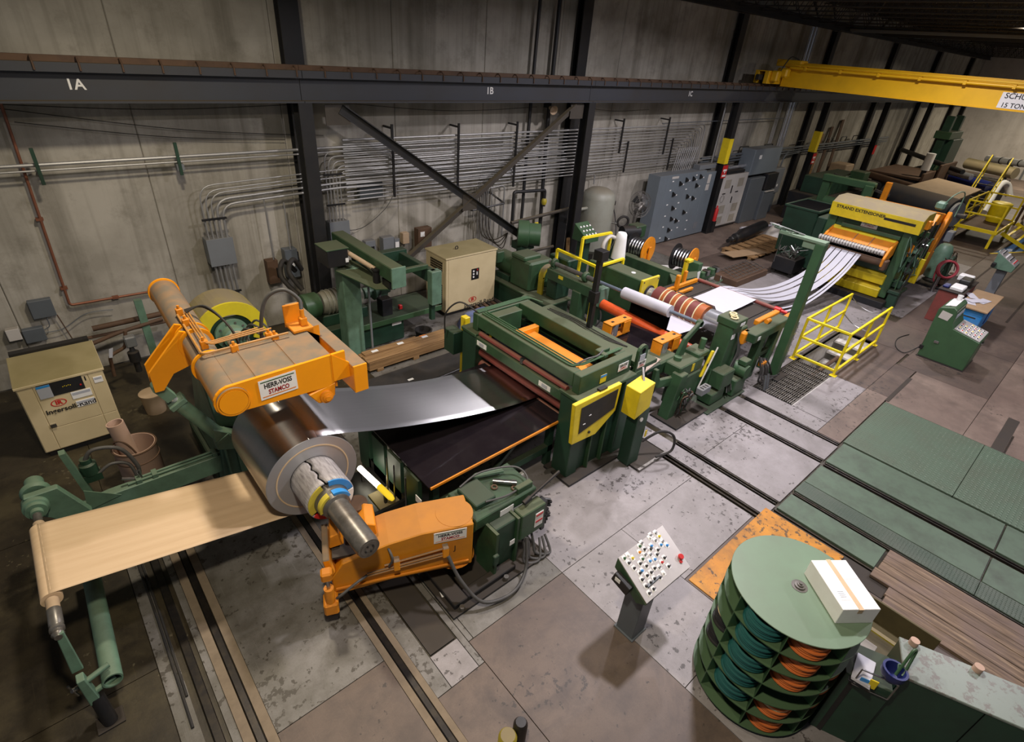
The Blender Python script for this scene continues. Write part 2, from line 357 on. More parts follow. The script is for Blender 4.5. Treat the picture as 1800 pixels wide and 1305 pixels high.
M['floor_oil'] = slab_mat('floor_oily', (0.062, 0.050, 0.026), (0.034, 0.026, 0.015), (0.012, 0.009, 0.006), (0.10, 0.085, 0.05), 0.03, 0.7, 0.45)
M['rail_dark'] = paint('rail_dark_steel', (0.030, 0.027, 0.026), 0.38, 0.7, dirt=(0.10, 0.08, 0.05), amt=0.35, scale=8)
M['plate_green'] = paint('deck_green', (0.085, 0.128, 0.086), 0.5, 0.1, dirt=(0.045, 0.055, 0.04), amt=0.75, scale=2.6, bump=0.03)
M['plate_tread'] = tread('deck_green_tread', (0.088, 0.130, 0.088), (0.085, 0.090, 0.062), 14)
M['plate_tread_fine'] = tread('deck_green_fine_tread', (0.055, 0.080, 0.058), (0.105, 0.115, 0.09), 24)
M['plate_orange'] = slab_mat('floor_orange_plate', (0.58, 0.255, 0.012), (0.48, 0.18, 0.012), (0.17, 0.08, 0.02), (0.05, 0.035, 0.02), 0.15, 0.6)
M['roof'] = paint('roof_dark', (0.014, 0.013, 0.012), 0.85, amt=0.2)
M['joist'] = paint('joist_dark', (0.030, 0.026, 0.024), 0.6, amt=0.3)

# ------------------------------------------------------------------ mesh builder
SPLIT = {k: k for k in ('hose', 'oil_pipe', 'pipe', 'pipe_run', 'end_block', 'suction_hose', 'fitting', 'reel_shaft', 'drum_hoop', 'deck_cable', 'pit_pipe', 'door_frame', 'latch', 'cable')}
SPLIT.update({'end_plates': 'end_plate', 'flange_bolts': 'flange_bolt', 'end_cap_bolts': 'end_cap_bolt', 'panel_ribs': 'panel_rib'})
def islands(bm):
    seen = set(); out = []
    for v0 in bm.verts:
        if v0 in seen: continue
        st = [v0]; seen.add(v0); cur = []
        while st:
            v = st.pop(); cur.append(v)
            for e in v.link_edges:
                w = e.other_vert(v)
                if w not in seen: seen.add(w); st.append(w)
        out.append(cur)
    return out
class MB:
    def __init__(s, T=None):
        s.bm = bmesh.new(); s.T = T
    def vs(s, pts):
        return [s.bm.verts.new(s.T @ Vector(p) if s.T else Vector(p)) for p in pts]
    def face(s, pts):
        return s.bm.faces.new(s.vs(pts))
    def hexa(s, p):            # 8 points: bottom loop, top loop
        v = s.vs(p)
        for f in ((3, 2, 1, 0), (4, 5, 6, 7), (0, 1, 5, 4), (1, 2, 6, 5), (2, 3, 7, 6), (3, 0, 4, 7)):
            s.bm.faces.new([v[i] for i in f])
        return s
    def box(s, a, b):
        x0, x1 = sorted((a[0], b[0])); y0, y1 = sorted((a[1], b[1])); z0, z1 = sorted((a[2], b[2]))
        return s.hexa([(x0, y0, z0), (x1, y0, z0), (x1, y1, z0), (x0, y1, z0), (x0, y0, z1), (x1, y0, z1), (x1, y1, z1), (x0, y1, z1)])
    def obox(s, o, u, v, w):
        o, u, v, w = Vector(o), Vector(u), Vector(v), Vector(w)
        if u.cross(v).dot(w) < 0: u, v = v, u
        return s.hexa([o, o + u, o + u + v, o + v, o + w, o + u + w, o + u + v + w, o + v + w])
    def bar(s, a, b, w, h, up=(0, 0, 1)):   # rectangular bar from a to b, centred
        a, b = Vector(a), Vector(b); d = (b - a)
        side = d.cross(Vector(up))
        if side.length < 1e-6: side = d.cross(Vector((0, 1, 0)))
        side.normalize(); u = side.cross(d).normalized()
        return s.obox(a - side * w / 2 - u * h / 2, side * w, u * h, d)
    def prism(s, poly, vec):
        p = [Vector(q) for q in poly]; vec = Vector(vec)
        n = Vector((0, 0, 0))
        for i in range(len(p)): n += p[i].cross(p[(i + 1) % len(p)])
        if n.dot(vec) < 0: p.reverse()
        a = s.vs(p); b = s.vs([q + vec for q in p])
        s.bm.faces.new(list(reversed(a))); s.bm.faces.new(b)
        k = len(p)
        for i in range(k): s.bm.faces.new((a[i], a[(i + 1) % k], b[(i + 1) % k], b[i]))
        return s
    def _basis(s, d):
        d = d.normalized()
        a = Vector((0, 0, 1)) if abs(d.z) < 0.9 else Vector((1, 0, 0))
        u = d.cross(a).normalized(); return u, d.cross(u)
    def cyl(s, a, b, r, r2=None, n=16, caps=True):
        a, b = Vector(a), Vector(b); r2 = r if r2 is None else r2
        u, w = s._basis(b - a)
        cs = [(math.cos(2 * PI * i / n), math.sin(2 * PI * i / n)) for i in range(n)]
        A = s.vs([a + (u * c + w * q) * r for c, q in cs]); B = s.vs([b + (u * c + w * q) * r2 for c, q in cs])
        for i in range(n): s.bm.faces.new((A[i], A[(i + 1) % n], B[(i + 1) % n], B[i]))
        if caps:
            s.bm.faces.new(list(reversed(A))); s.bm.faces.new(B)
        return s
    def lathe(s, a, axis, prof, n=20, close=False):   # prof: list of (along, radius)
        a = Vector(a); d = Vector(axis).normalized(); u, w = s._basis(d)
        rings = []
        for t, r in prof:
            rings.append(s.vs([a + d * t + (u * math.cos(2 * PI * i / n) + w * math.sin(2 * PI * i / n)) * max(r, 1e-4) for i in range(n)]))
        m = len(rings)
        for k in range(m - 1 if not close else m):
            A, B = rings[k], rings[(k + 1) % m]
            for i in range(n): s.bm.faces.new((A[i], A[(i + 1) % n], B[(i + 1) % n], B[i]))
        if not close:
            s.bm.faces.new(list(reversed(rings[0]))); s.bm.faces.new(rings[-1])
        return s
    def ring(s, c, axis, r_in, r_out, th, n=28):      # flat annulus with thickness, centred on c
        return s.lathe(c, axis, [(-th / 2, r_in), (-th / 2, r_out), (th / 2, r_out), (th / 2, r_in)], n, close=True)
    def torus(s, c, axis, R, r, n=24, k=8):
        return s.lathe(c, axis, [(r * math.sin(2 * PI * i / k), R + r * math.cos(2 * PI * i / k)) for i in range(k)], n, close=True)
    def tube(s, pts, r, n=8, closed=False):
        p = [Vector(q) for q in pts]; m = len(p)
        prev = None; rings = []
        for i in range(m):
            if closed: d = p[(i + 1) % m] - p[i - 1]
            else: d = p[min(i + 1, m - 1)] - p[max(i - 1, 0)]
            if d.length < 1e-9: d = Vector((0, 0, 1))
            d.normalize()
            if prev is None: u, w = s._basis(d)
            else:
                u = prev - d * prev.dot(d)
                u = u.normalized() if u.length > 1e-6 else s._basis(d)[0]
                w = d.cross(u)
            prev = u
            rr = r[i] if isinstance(r, (list, tuple)) else r
            rings.append(s.vs([p[i] + (u * math.cos(2 * PI * j / n) + w * math.sin(2 * PI * j / n)) * rr for j in range(n)]))
        for k in range(m if closed else m - 1):
            A, B = rings[k], rings[(k + 1) % m]
            for j in range(n): s.bm.faces.new((A[j], A[(j + 1) % n], B[(j + 1) % n], B[j]))
        if not closed:
            s.bm.faces.new(list(reversed(rings[0]))); s.bm.faces.new(rings[-1])
        return s
    def build(s, name, mat, parent=None, bevel=0.0, smooth=None, seg=1, kind=None):
        bmesh.ops.recalc_face_normals(s.bm, faces=s.bm.faces[:])
        if parent is not None:
            r = parent
            while r.parent: r = r.parent
            inv = r.matrix_basis.inverted()
            s.bm.transform(inv)
        if name in SPLIT:
            isl = islands(s.bm)
            if len(isl) > 1:
                nm = SPLIT[name]; data = []
                for vs in isl:
                    ix = {v: i for i, v in enumerate(vs)}
                    fs = {f for v in vs for f in v.link_faces}
                    data.append(([v.co.copy() for v in vs], [[ix[v] for v in f.verts] for f in fs]))
                s.bm.free(); out = None
                for vv, ff in data:
                    t = MB(); nv = [t.bm.verts.new(v) for v in vv]
                    for f in ff: t.bm.faces.new([nv[i] for i in f])
                    out = t._finish(nm, mat, parent, bevel, smooth, seg, kind)
                return out
        return s._finish(SPLIT.get(name, name), mat, parent, bevel, smooth, seg, kind)
    def _finish(s, name, mat, parent, bevel, smooth, seg, kind):
        me = bpy.data.meshes.new(name)
        s.bm.to_mesh(me); s.bm.free()
        if isinstance(mat, str): mat = M[mat]
        me.materials.append(mat)
        if smooth:
            me.polygons.foreach_set('use_smooth', [True] * len(me.polygons))
            me.set_sharp_from_angle(angle=math.radians(smooth if smooth is not True else 40))
        o = bpy.data.objects.new(name, me)
        COL.objects.link(o)
        if parent is not None: o.parent = parent
        if bevel > 0:
            b = o.modifiers.new('bevel', 'BEVEL'); b.width = bevel; b.segments = seg; b.limit_method = 'ANGLE'; b.angle_limit = math.radians(35)
        if kind: o['kind'] = kind
        return o

def curve_pts(ctrl, k=8):
    """Smooth curve through control points (Catmull-Rom)."""
    c = [Vector(p) for p in ctrl]; out = []
    for i in range(len(c) - 1):
        p0 = c[max(i - 1, 0)]; p1 = c[i]; p2 = c[i + 1]; p3 = c[min(i + 2, len(c) - 1)]
        for j in range(k):
            t = j / k
            out.append(0.5 * ((2 * p1) + (p2 - p0) * t + (2 * p0 - 5 * p1 + 4 * p2 - p3) * t * t + (3 * p1 - p0 - 3 * p2 + p3) * t ** 3))
    out.append(c[-1]); return out

def bend_pts(ctrl, rad, k=5):
    """Straight runs with rounded corners of the given radius."""
    c = [Vector(p) for p in ctrl]; out = [c[0]]
    for i in range(1, len(c) - 1):
        a = (c[i - 1] - c[i]); b = (c[i + 1] - c[i]); r = min(rad, a.length * 0.49, b.length * 0.49)
        p, q = c[i] + a.normalized() * r, c[i] + b.normalized() * r
        for j in range(k + 1):
            t = j / k
            out.append(p * (1 - t) ** 2 + c[i] * 2 * t * (1 - t) + q * t * t)
    out.append(c[-1]); return out

def thing(name, label, cat, loc=(0, 0, 0), rz=0.0, group=None):
    o = bpy.data.objects.new(name, None)
    COL.objects.link(o)
    o.empty_display_size = 0.1
    o.location = loc; o.rotation_euler = (0, 0, rz)
    o.matrix_basis = Matrix.Translation(Vector(loc)) @ Matrix.Rotation(rz, 4, 'Z')
    o['label'] = label; o['category'] = cat
    if group: o['group'] = group
    return o
def tag(o, label, cat, group=None):
    o['label'] = label; o['category'] = cat
    if group: o['group'] = group
    return o
def copy_tree(o, loc, rz=0.0, label=None, group=None):
    r = o.copy(); COL.objects.link(r)
    r.matrix_basis = Matrix.Translation(Vector(loc)) @ Matrix.Rotation(rz, 4, 'Z')
    if label: r['label'] = label
    if group: r['group'] = group
    for ch in list(o.children):
        c = ch.copy(); COL.objects.link(c); c.parent = r
        for g in list(ch.children):
            d = g.copy(); COL.objects.link(d); d.parent = c
    return r

def text(s, size, mat, parent, o, u, v, name='lettering', extrude=0.001, align='CENTER', bold=0.0, xs=1.0):
    """Flat lettering standing at o, reading along u with v up."""
    cu = bpy.data.curves.new('t', 'FONT'); cu.body = s; cu.size = size; cu.extrude = extrude; cu.align_x = align; cu.align_y = 'CENTER'; cu.offset = bold
    cu.resolution_u = 3
    t = bpy.data.objects.new('t', cu)
    me = bpy.data.meshes.new_from_object(t)
    bpy.data.objects.remove(t); bpy.data.curves.remove(cu)
    U, V = Vector(u).normalized(), Vector(v).normalized(); N = U.cross(V)
    T = Matrix(((U.x * xs, V.x, N.x, o[0]), (U.y * xs, V.y, N.y, o[1]), (U.z * xs, V.z, N.z, o[2]), (0, 0, 0, 1)))
    r = parent
    while r.parent: r = r.parent
    me.transform(r.matrix_basis.inverted() @ T)
    me.name = name
    me.materials.clear(); me.materials.append(M[mat])
    ob = bpy.data.objects.new(name, me); COL.objects.link(ob); ob.parent = parent
    return ob

def maker_sign(parent, o, u, v, w, h, dirty=False):
    """White maker's plate: green rule, two lines of lettering, orange rule."""
    U, V = Vector(u).normalized(), Vector(v).normalized(); N = U.cross(V); o = Vector(o)
    p = MB(); p.obox(o - U * w / 2 - V * h / 2, U * w, V * h, N * 0.006)
    s = p.build('maker_plate', 'white', parent)
    e = N * 0.0065
    g = MB(); g.obox(o - U * w * .45 + V * h * .36 + e, U * w * .9, V * h * .055, N * .001); g.build('green_rule', 'ink_green', s)
    g = MB(); g.obox(o - U * w * .45 - V * h * .40 + e, U * w * .9, V * h * .055, N * .001); g.build('orange_rule', 'ink_orange', s)
    text('HERR-VOSS', h * 0.34, 'ink', s, o + V * h * .15 + e, U, V, bold=h * .012, xs=w / h * 0.43)
    text('STAMCO', h * 0.32, 'ink_red', s, o - V * h * .18 + e, U, V, bold=h * .012, xs=w / h * 0.43)
    return s
# ================================================================== SETTING
def struct(o):
    o['kind'] = 'structure'; return o
WALL_Y = 11.6
# ---- floor: dark bed with slabs, rails and deck plates standing in it
PIT = (12.72, 15.45, 2.80, 3.62)
fb = MB()
z0, z1 = -0.10, -0.03
X0, X1, Y0, Y1 = -9, 62, -14, WALL_Y + 0.2
GR = (10.57, 12.66, 2.76, 3.62)
fb.box((X0, Y0, z0), (X1, GR[2], z1)); fb.box((X0, GR[3], z0), (X1, Y1, z1))
fb.box((X0, GR[2], z0), (GR[0], GR[3], z1)); fb.box((PIT[1], GR[2], z0), (X1, GR[3], z1))
floor = struct(fb.build('floor', 'floor_oil'))
def slab(x0, x1, y0, y1, mat, g=0.0045, z=0.0, zb=-0.03, name='slab'):
    b = MB(); b.box((x0 + g, y0 + g, zb), (x1 - g, y1 - g, z)); return b.build(name, mat, floor)
# left of the line
slab(-9, -0.42, 2, 4.6, 'floor_oil'); slab(-9, -0.42, 4.6, 7.4, 'floor_oil'); slab(-9, -0.42, 7.4, WALL_Y, 'floor_oil')
slab(-0.42, -0.24, 2, 7.4, 'floor_worn'); slab(-0.05, 0.03, 1.5, 7.4, 'floor_worn')
slab(-0.42, 4.2, 7.4, WALL_Y, 'floor_oil'); slab(4.2, 7.6, 6.9, WALL_Y, 'floor_worn'); slab(7.6, 10.57, 6.9, WALL_Y, 'floor_worn')
slab(0.30, 1.47, 3.2, 7.4, 'floor_worn'); slab(-0.42, 1.47, -1, 2.0, 'floor_brown'); slab(0.30, 1.47, 2.0, 3.2, 'floor_brown')
slab(1.70, 1.88, 2.5, 7.4, 'floor_worn'); slab(1.88, 2.25, 2.5, 2.92, 'floor_grey'); slab(2.25, 2.33, 2.5, 7.4, 'floor_worn'); slab(2.33, 2.4, 2.8, 7.4, 'floor_worn'); slab(1.88, 2.25, 4.15, 7.4, 'floor_worn')
slab(1.70, 2.33, -3, 2.5, 'floor_brown'); slab(2.33, 3.87, -0.2, 2.8, 'floor_brown'); slab(2.33, 3.87, -4, -0.2, 'floor_brown')
slab(2.4, 3.87, 2.8, 7.4, 'floor_worn'); slab(3.87, 6.95, 2.8, 6.9, 'floor_grey'); slab(3.87, 5.1, 0.9, 2.8, 'floor_grey'); slab(5.1, 6.95, 1.72, 2.8, 'floor_grey')
slab(3.87, 5.1, -4, 0.9, 'floor_grey'); slab(5.1, 6.95, -4, 1.72, 'floor_brown')
slab(7.12, 7.46, 1.6, 6.9, 'floor_grey'); slab(7.60, 9.16, 1.6, 3.0, 'floor_grey'); slab(7.60, 9.16, 3.0, 6.9, 'floor_grey')
slab(9.32, 9.93, 1.6, 6.9, 'floor_grey'); slab(10.08, 10.56, 2.05, 6.9, 'floor_grey'); slab(10.08, 12.72, 1.62, 2.05, 'floor_tan')
slab(10.57, 12.66, 2.05, 2.75, 'floor_grey'); slab(12.72, 14.6, 1.62, 2.05, 'floor_brown'); slab(12.66, 15.46, 2.05, 2.78, 'floor_brown'); slab(15.46, 17.4, 2.0, 3.3, 'floor_brown')
slab(10.57, 15.45, 3.63, 6.9, 'floor_grey'); slab(15.46, 18.0, 3.3, 6.9, 'floor_grey'); slab(18.0, 26, 2.9, 6.9, 'floor_grey')
slab(10.57, 16.2, 6.9, 9.0, 'floor_worn'); slab(10.57, 16.2, 9.0, WALL_Y, 'floor_worn'); slab(16.2, 26, 6.9, 9.0, 'floor_brown'); slab(16.2, 26, 9.0, WALL_Y, 'floor_tan')
slab(17.4, 22, 0.2, 2.9, 'floor_brown'); slab(14.6, 17.4, 0.2, 2.0, 'floor_brown'); slab(12.45, 14.6, 0.2, 1.6, 'floor_tan')
slab(12.45, 17.4, -2.2, 0.2, 'floor_tan'); slab(17.4, 22, -2.2, 0.2, 'floor_tan'); slab(12.45, 22, -12, -2.2, 'floor_tan')
for i in range(5):
    slab(22 + 8 * i, 30 + 8 * i, -12, 2.9, 'floor_brown'); slab(26 + 8 * i, 34 + 8 * i, 2.9, WALL_Y, 'floor_tan' if i % 2 else 'floor_brown')
slab(3.9, 12.4, -13, -3.2, 'floor_brown')
# rails, bedding strips and cable runs on the left
def strip(name, x0, x1, y0, y1, mat, z=0.0, zb=-0.03):
    b = MB(); b.box((x0, y0, zb), (x1, y1, z)); return b.build(name, mat, floor)
strip('bedding_strip', 0.03, 0.12, 1.5, 7.4, 'timber', 0.012); strip('bedding_strip', 0.21, 0.30, 1.5, 7.4, 'timber', 0.012)
strip('bedding_strip', 1.47, 1.545, -1, 7.4, 'timber', 0.006); strip('bedding_strip', 1.63, 1.70, -1, 7.4, 'timber', 0.006)
def railbar(x, y0, y1, w=0.05):
    b = MB(); b.box((x - w / 2, y0, -0.03), (x + w / 2, y1, 0.012)); return b.build('rail', 'rail_dark', floor, bevel=min(0.008, w / 4))
railbar(0.165, 1.5, 7.4, 0.075); railbar(1.588, -1, 7.4, 0.07)
railbar(-0.135, 2.0, 7.4, 0.085)
for x in (7.0, 7.08, 7.50, 7.56, 9.21, 9.27, 9.98, 10.04): railbar(x, 1.62, 3.5, 0.022)
for x, y0 in ((-0.30, 3.75), (-0.265, 4.1)):
    b = MB(); b.tube([(x, y0, 0.012), (x + .01, 5.2, 0.012), (x, 6.5, 0.012)], 0.014); b.build('cable', 'rubber', floor, smooth=True)
b = MB(); b.box((1.90, 2.94, -0.03), (2.23, 4.12, -0.004)); b.build('channel_cover', 'steel_dark', floor)
# long recessed dark bars in the tan floor on the right
for x0, x1, y0, y1 in ((12.5, 14.1, 1.55, 1.63), (12.42, 14.1, -0.44, -0.25)):
    b = MB(); b.box((x0, y0, 0), (x1, y1, 0.006)); b.build('floor_bar', 'steel_dark', floor)
b = MB(); b.box((12.42, -0.475, 0), (13.3, -0.445, 0.01)); b.build('floor_bar', 'steel', floor)
# floor cracks/rails running towards the far end
for y in (2.45, 1.75, 0.9):
    b = MB(); b.box((20.5, y - .03, 0), (45, y + .03, 0.006)); b.build('rail', 'steel_dark', floor)
# green deck plates
def plate(x0, x1, y0, y1, mat, z=0.012, g=0.012, name='deck_plate'):
    b = MB(); b.box((x0 + g, y0 + g, -0.03), (x1 - g, y1 - g, z)); return b.build(name, mat, floor, bevel=0.004)
plate(10.16, 12.42, -0.16, 1.6, 'plate_tread', 0.016, 0.004); plate(10.16, 12.42, -2.0, -0.16, 'plate_tread', 0.016, 0.004); plate(10.16, 12.42, -4.5, -2.0, 'plate_tread', 0.016, 0.004)
for y0, y1 in ((-0.9, 1.58), (-3.6, -0.9)):
    plate(9.28, 10.12, y0, y1, 'plate_green'); plate(8.42, 9.10, y0, y1, 'plate_green'); plate(8.06, 8.42, y0, y1, 'plate_tread_fine', g=0.003)
plate(7.42, 7.94, 0.14, 1.58, 'plate_green')
for x in (9.17, 9.23, 7.98, 8.02): railbar(x, -3.6, 1.55, 0.022)
railbar(7.36, 0.14, 1.58, 0.022)
b = MB(); b.box((6.97, -0.1, -0.03), (7.33, 1.62, -0.01)); b.build('channel_cover', 'steel_dark', floor)
plate(5.13, 7.28, 0.5, 1.68, 'plate_orange', 0.014, 0.0, 'orange_plate')
# weathered planks
yy = (0.14, -3.0)
xs = [6.80, 7.02, 7.21, 7.42, 7.60, 7.78, 7.95]
for i in range(6):
    b = MB(); b.box((xs[i] + .004, yy[1], 0.0), (xs[i + 1] - .004, yy[0] - (0.25 if i < 2 else 0) + random.uniform(-.03, .03), 0.05 + random.uniform(-.006, .006)))
    b.build('plank', 'wood_deck', floor, bevel=0.004)
# pit beside the line
b = MB()
x0, x1, y0, y1 = PIT
b.box((GR[0], y0 - .2, -1.6), (x1 + .2, y1 + .2, -1.5))
b.box((GR[0], y1, -1.5), (x1, y1 + .18, -0.031)); b.box((GR[0], y0 - .18, -1.5), (x1, y0, -0.031)); b.box((x1, y0 - .18, -1.5), (x1 + .18, y1 + .18, -0.031)); b.box((GR[0] - .18, y0 - .18, -1.5), (GR[0], y1 + .18, -0.031))
b.build('pit_wall', 'pit', floor)
for i in range(5):
    b = MB(); b.box((x1 - 0.32 * (i + 1), y0 + .02, -0.22 * (i + 1) - .05), (x1 - 0.32 * i, y1 - .02, -0.22 * (i + 1))); b.build('pit_step', 'pit', floor)
b = MB(); b.cyl((13.0, 3.3, -0.5), (15.2, 3.3, -0.5), 0.05, n=10); b.cyl((13.0, 3.1, -0.8), (15.2, 3.1, -0.8), 0.04, n=10); b.build('pit_pipe', 'rust', floor, smooth=True)
# grating over the pit end: bearing bars one by one
b = MB()
for i in range(11):
    x = GR[0] + .05 + i * (GR[2 - 2 + 1] - GR[0] - .1) / 10
    b.box((x - .004, GR[2] + .02, -0.03), (x + .004, GR[3] - .02, 0.002))
b.build('grating_cross_bar', 'steel_dark', floor, kind='stuff')
for i in range(19):
    y = GR[2] + .03 + i * (GR[3] - GR[2] - .06) / 18
    b = MB(); b.box((GR[0] + .01, y - .006, -0.035), (GR[1] - .01, y + .006, 0.006)); b.build('grating_bar', 'steel_worn', floor)

# ---- back wall of precast panels
wb = MB(); wb.box((-9, WALL_Y + .05, -0.1), (62, WALL_Y + .3, 8.3))
M['wall_joint'] = paint('wall_joint_sealant', (0.21, 0.195, 0.165), 0.9, amt=0.5)
wall = struct(wb.build('wall_back', 'wall_joint'))
x = 1.75 - 2.5 * 4
while x < 60:
    b = MB(); b.box((x + .004, WALL_Y + .022 + random.uniform(-.003, .003), 0), (x + 2.496, WALL_Y + .06, 8.25)); b.build('wall_panel', 'wall', wall, bevel=0.012)
    x += 2.5
# far end wall
b = MB(); b.box((56, -14, -0.1), (56.3, WALL_Y, 8.3)); fw = struct(b.build('wall_far', 'wall_far'))
b = MB(); b.box((55.95, 3.2, 0), (56.0, 6.2, 4.2)); b.build('door_panel', 'white_cab', fw)
b = MB(); b.bar((55.93, 3.1, 4.25), (55.93, 6.3, 4.25), .08, .12); b.bar((55.93, 3.15, 0), (55.93, 3.15, 4.25), .08, .12); b.bar((55.93, 6.25, 0), (55.93, 6.25, 4.25), .08, .12); b.build('door_frame', 'panel_grey', fw)
b = MB(); b.bar((55.9, 0, 4.9), (55.9, 8.5, 4.9), .08, .1); b.build('pipe', 'steel_dark', fw)

# ---- roof deck and bar joists
b = MB(); b.box((-9, -14, 8.25), (62, WALL_Y + .2, 8.35)); ceil = struct(b.build('ceiling', 'roof'))
def joist_mesh():
    j = MB(); L = 25.0
    for dx in (-.03, .03):
        j.box((dx - .02, 0, 7.50), (dx + .02, -L, 7.535)); j.box((dx - .02, 0, 8.12), (dx + .02, -L, 8.155))
    n = 40
    for i in range(n):
        y = -L * i / n; ym = y - L / n / 2; y2 = y - L / n
        j.bar((0, y, 7.52), (0, ym, 8.13), .02, .02); j.bar((0, ym, 8.13), (0, y2, 7.52), .02, .02)
    return j
jm = None
for i in range(24):
    xx = 16.5 + 1.6 * i
    if jm is None:
        jm = joist_mesh().build('joist', 'joist', ceil); jm.location = (xx, 11.4, 0)
    else:
        o = jm.copy(); COL.objects.link(o); o.parent = ceil; o.location = (xx, 11.4, 0)
b = MB()
b.box((-9, 11.30, 7.36), (62, 11.50, 7.40)); b.box((-9, 11.38, 7.36), (62, 11.42, 7.62)); b.box((-9, 11.30, 7.60), (62, 11.50, 7.64)); b.build('eave_girder', 'column', ceil)
b = MB(); b.tube([(29.4, 11.4, 7.50), (29.4, -12, 7.50)], 0.11, 12); b.build('roof_pipe', 'panel_grey', ceil, smooth=True)
b = MB(); b.tube([(33.4, 11.4, 7.55), (33.4, -12, 7.55)], 0.07, 10); b.build('roof_pipe', 'joist', ceil, smooth=True)

# ---- columns: lower crane columns, wall columns
def hcol(b, x, y, z0, z1, w=0.30, d=0.30, t=0.03):
    b.box((x - w / 2, y - d / 2, z0), (x + w / 2, y - d / 2 + t, z1)); b.box((x - w / 2, y + d / 2 - t, z0), (x + w / 2, y + d / 2, z1))
    b.box((x - t / 2, y - d / 2 + t, z0), (x + t / 2, y + d / 2 - t, z1))
BEAM_Y = 10.78
bays = [4.33, 12.2, 20.15, 28.1, 36.0, 43.9, 51.8]
for i, xx in enumerate(bays):
    t = thing('crane_column', ('black steel crane column left of the tan dryer cabinet', 'black steel crane column beside the green-grey air tank',
              'black crane column with yellow band between switchgear and white cabinets', 'black crane column with yellow band right of the grey cabinets', 'fifth dark crane column, past the strand machine',
              'sixth dark crane column towards the far end', 'farthest dark crane column near the end wall')[i], 'column', (xx, BEAM_Y, 0), group='columns under the crane runway')
    b = MB(); hcol(b, xx, BEAM_Y - .02, 0, 4.70, .26, .28); b.build('shaft', 'column', t)
    b = MB(); b.box((xx - .2, BEAM_Y - .22, 0), (xx + .2, BEAM_Y + .2, .03)); b.build('base_plate', 'column', t)
    if i in (2, 3):
        b = MB(); b.box((xx - .134, BEAM_Y - .165, 2.62), (xx + .134, BEAM_Y + .125, 3.5)); b.build('yellow_band', 'yellow', t)
    if i in (2, 3, 4):
        b = MB(); b.box((xx - .17, BEAM_Y - .20, 2.12), (xx + .17, BEAM_Y - .185, 2.58)); sg = b.build('sign', 'red' , t)
        if i < 4:
            for k in range(2):
                b = MB(); b.box((xx - .12, BEAM_Y - .206, 2.17 + .2 * k), (xx + .12, BEAM_Y - .20, 2.24 + .2 * k)); b.build('white_mark', 'white', sg)
            b = MB(); b.prism([(xx - .05, BEAM_Y - .206, 2.35), (xx + .05, BEAM_Y - .206, 2.35), (xx, BEAM_Y - .206, 2.28)], (0, -.004, 0)); b.build('white_arrow', 'white', sg)
    t2 = thing('wall_column', ('black wall column behind the first crane column', 'black wall column behind the tank and its crane column', 'black wall column behind the switchgear',
               'black wall column fourth along the back wall', 'black wall column fifth along the back wall', 'black wall column sixth along the back wall', 'farthest black wall column along the back wall')[i], 'column', (xx + .2, 11.48, 0), group='columns along the back wall')
    b = MB(); hcol(b, xx + .2, 11.475, 0, 7.34, .36, .22, .03); b.build('shaft', 'column', t2)
    if i:
        b = MB(); b.bar((xx + .1, 11.36, 4.85), (xx, BEAM_Y + .16, 4.85), .15, .2); b.build('bracket', 'column', t2)

# ---- crane runway beam with rail and clips
rb = thing('runway_beam', 'long blue-grey crane runway beam marked 1A, 1B and 1C along the wall', 'beam', (0, BEAM_Y, 4.7))
segs = [-9] + bays + [60]
for i in range(len(segs) - 1):
    a, c = segs[i] + .006, segs[i + 1] - .006
    b = MB(); b.box((a, BEAM_Y - .15, 4.70), (c, BEAM_Y + .15, 4.73)); b.box((a, BEAM_Y - .012, 4.73), (c, BEAM_Y + .012, 5.2)); b.box((a, BEAM_Y - .15, 5.19), (c, BEAM_Y + .15, 5.22))
    b.box((a, BEAM_Y - .16, 5.10), (c, BEAM_Y - .15, 5.22))
    b.build('beam_section', 'beam', rb)
for i in range(len(segs) - 1):
    b = MB(); b.box((segs[i] + .004, BEAM_Y - .035, 5.22), (segs[i + 1] - .004, BEAM_Y + .035, 5.30)); b.build('crane_rail', 'rust', rb)
x = -2.0; hk = None
while x < 30:
    if hk is None:
        b = MB(); b.tube([(x, BEAM_Y - .03, 5.28), (x, BEAM_Y - .10, 5.28), (x, BEAM_Y - .172, 5.22), (x, BEAM_Y - .175, 5.12)], 0.014, 6); hk = b.build('rail_clip', 'rust', rb); hx = x
    else:
        o = hk.copy(); COL.objects.link(o); o.parent = rb; o.location = (x - hx, 0, 0)
    x += 0.52
for s, xx in (('1A', 1.02), ('1B', 8.75), ('1C', 17.0)):
    text(s, 0.20, 'ink_white', rb, (xx, BEAM_Y - .155 if False else BEAM_Y - .0135, 4.93), (1, 0, 0), (0, 0, 1), bold=.004)
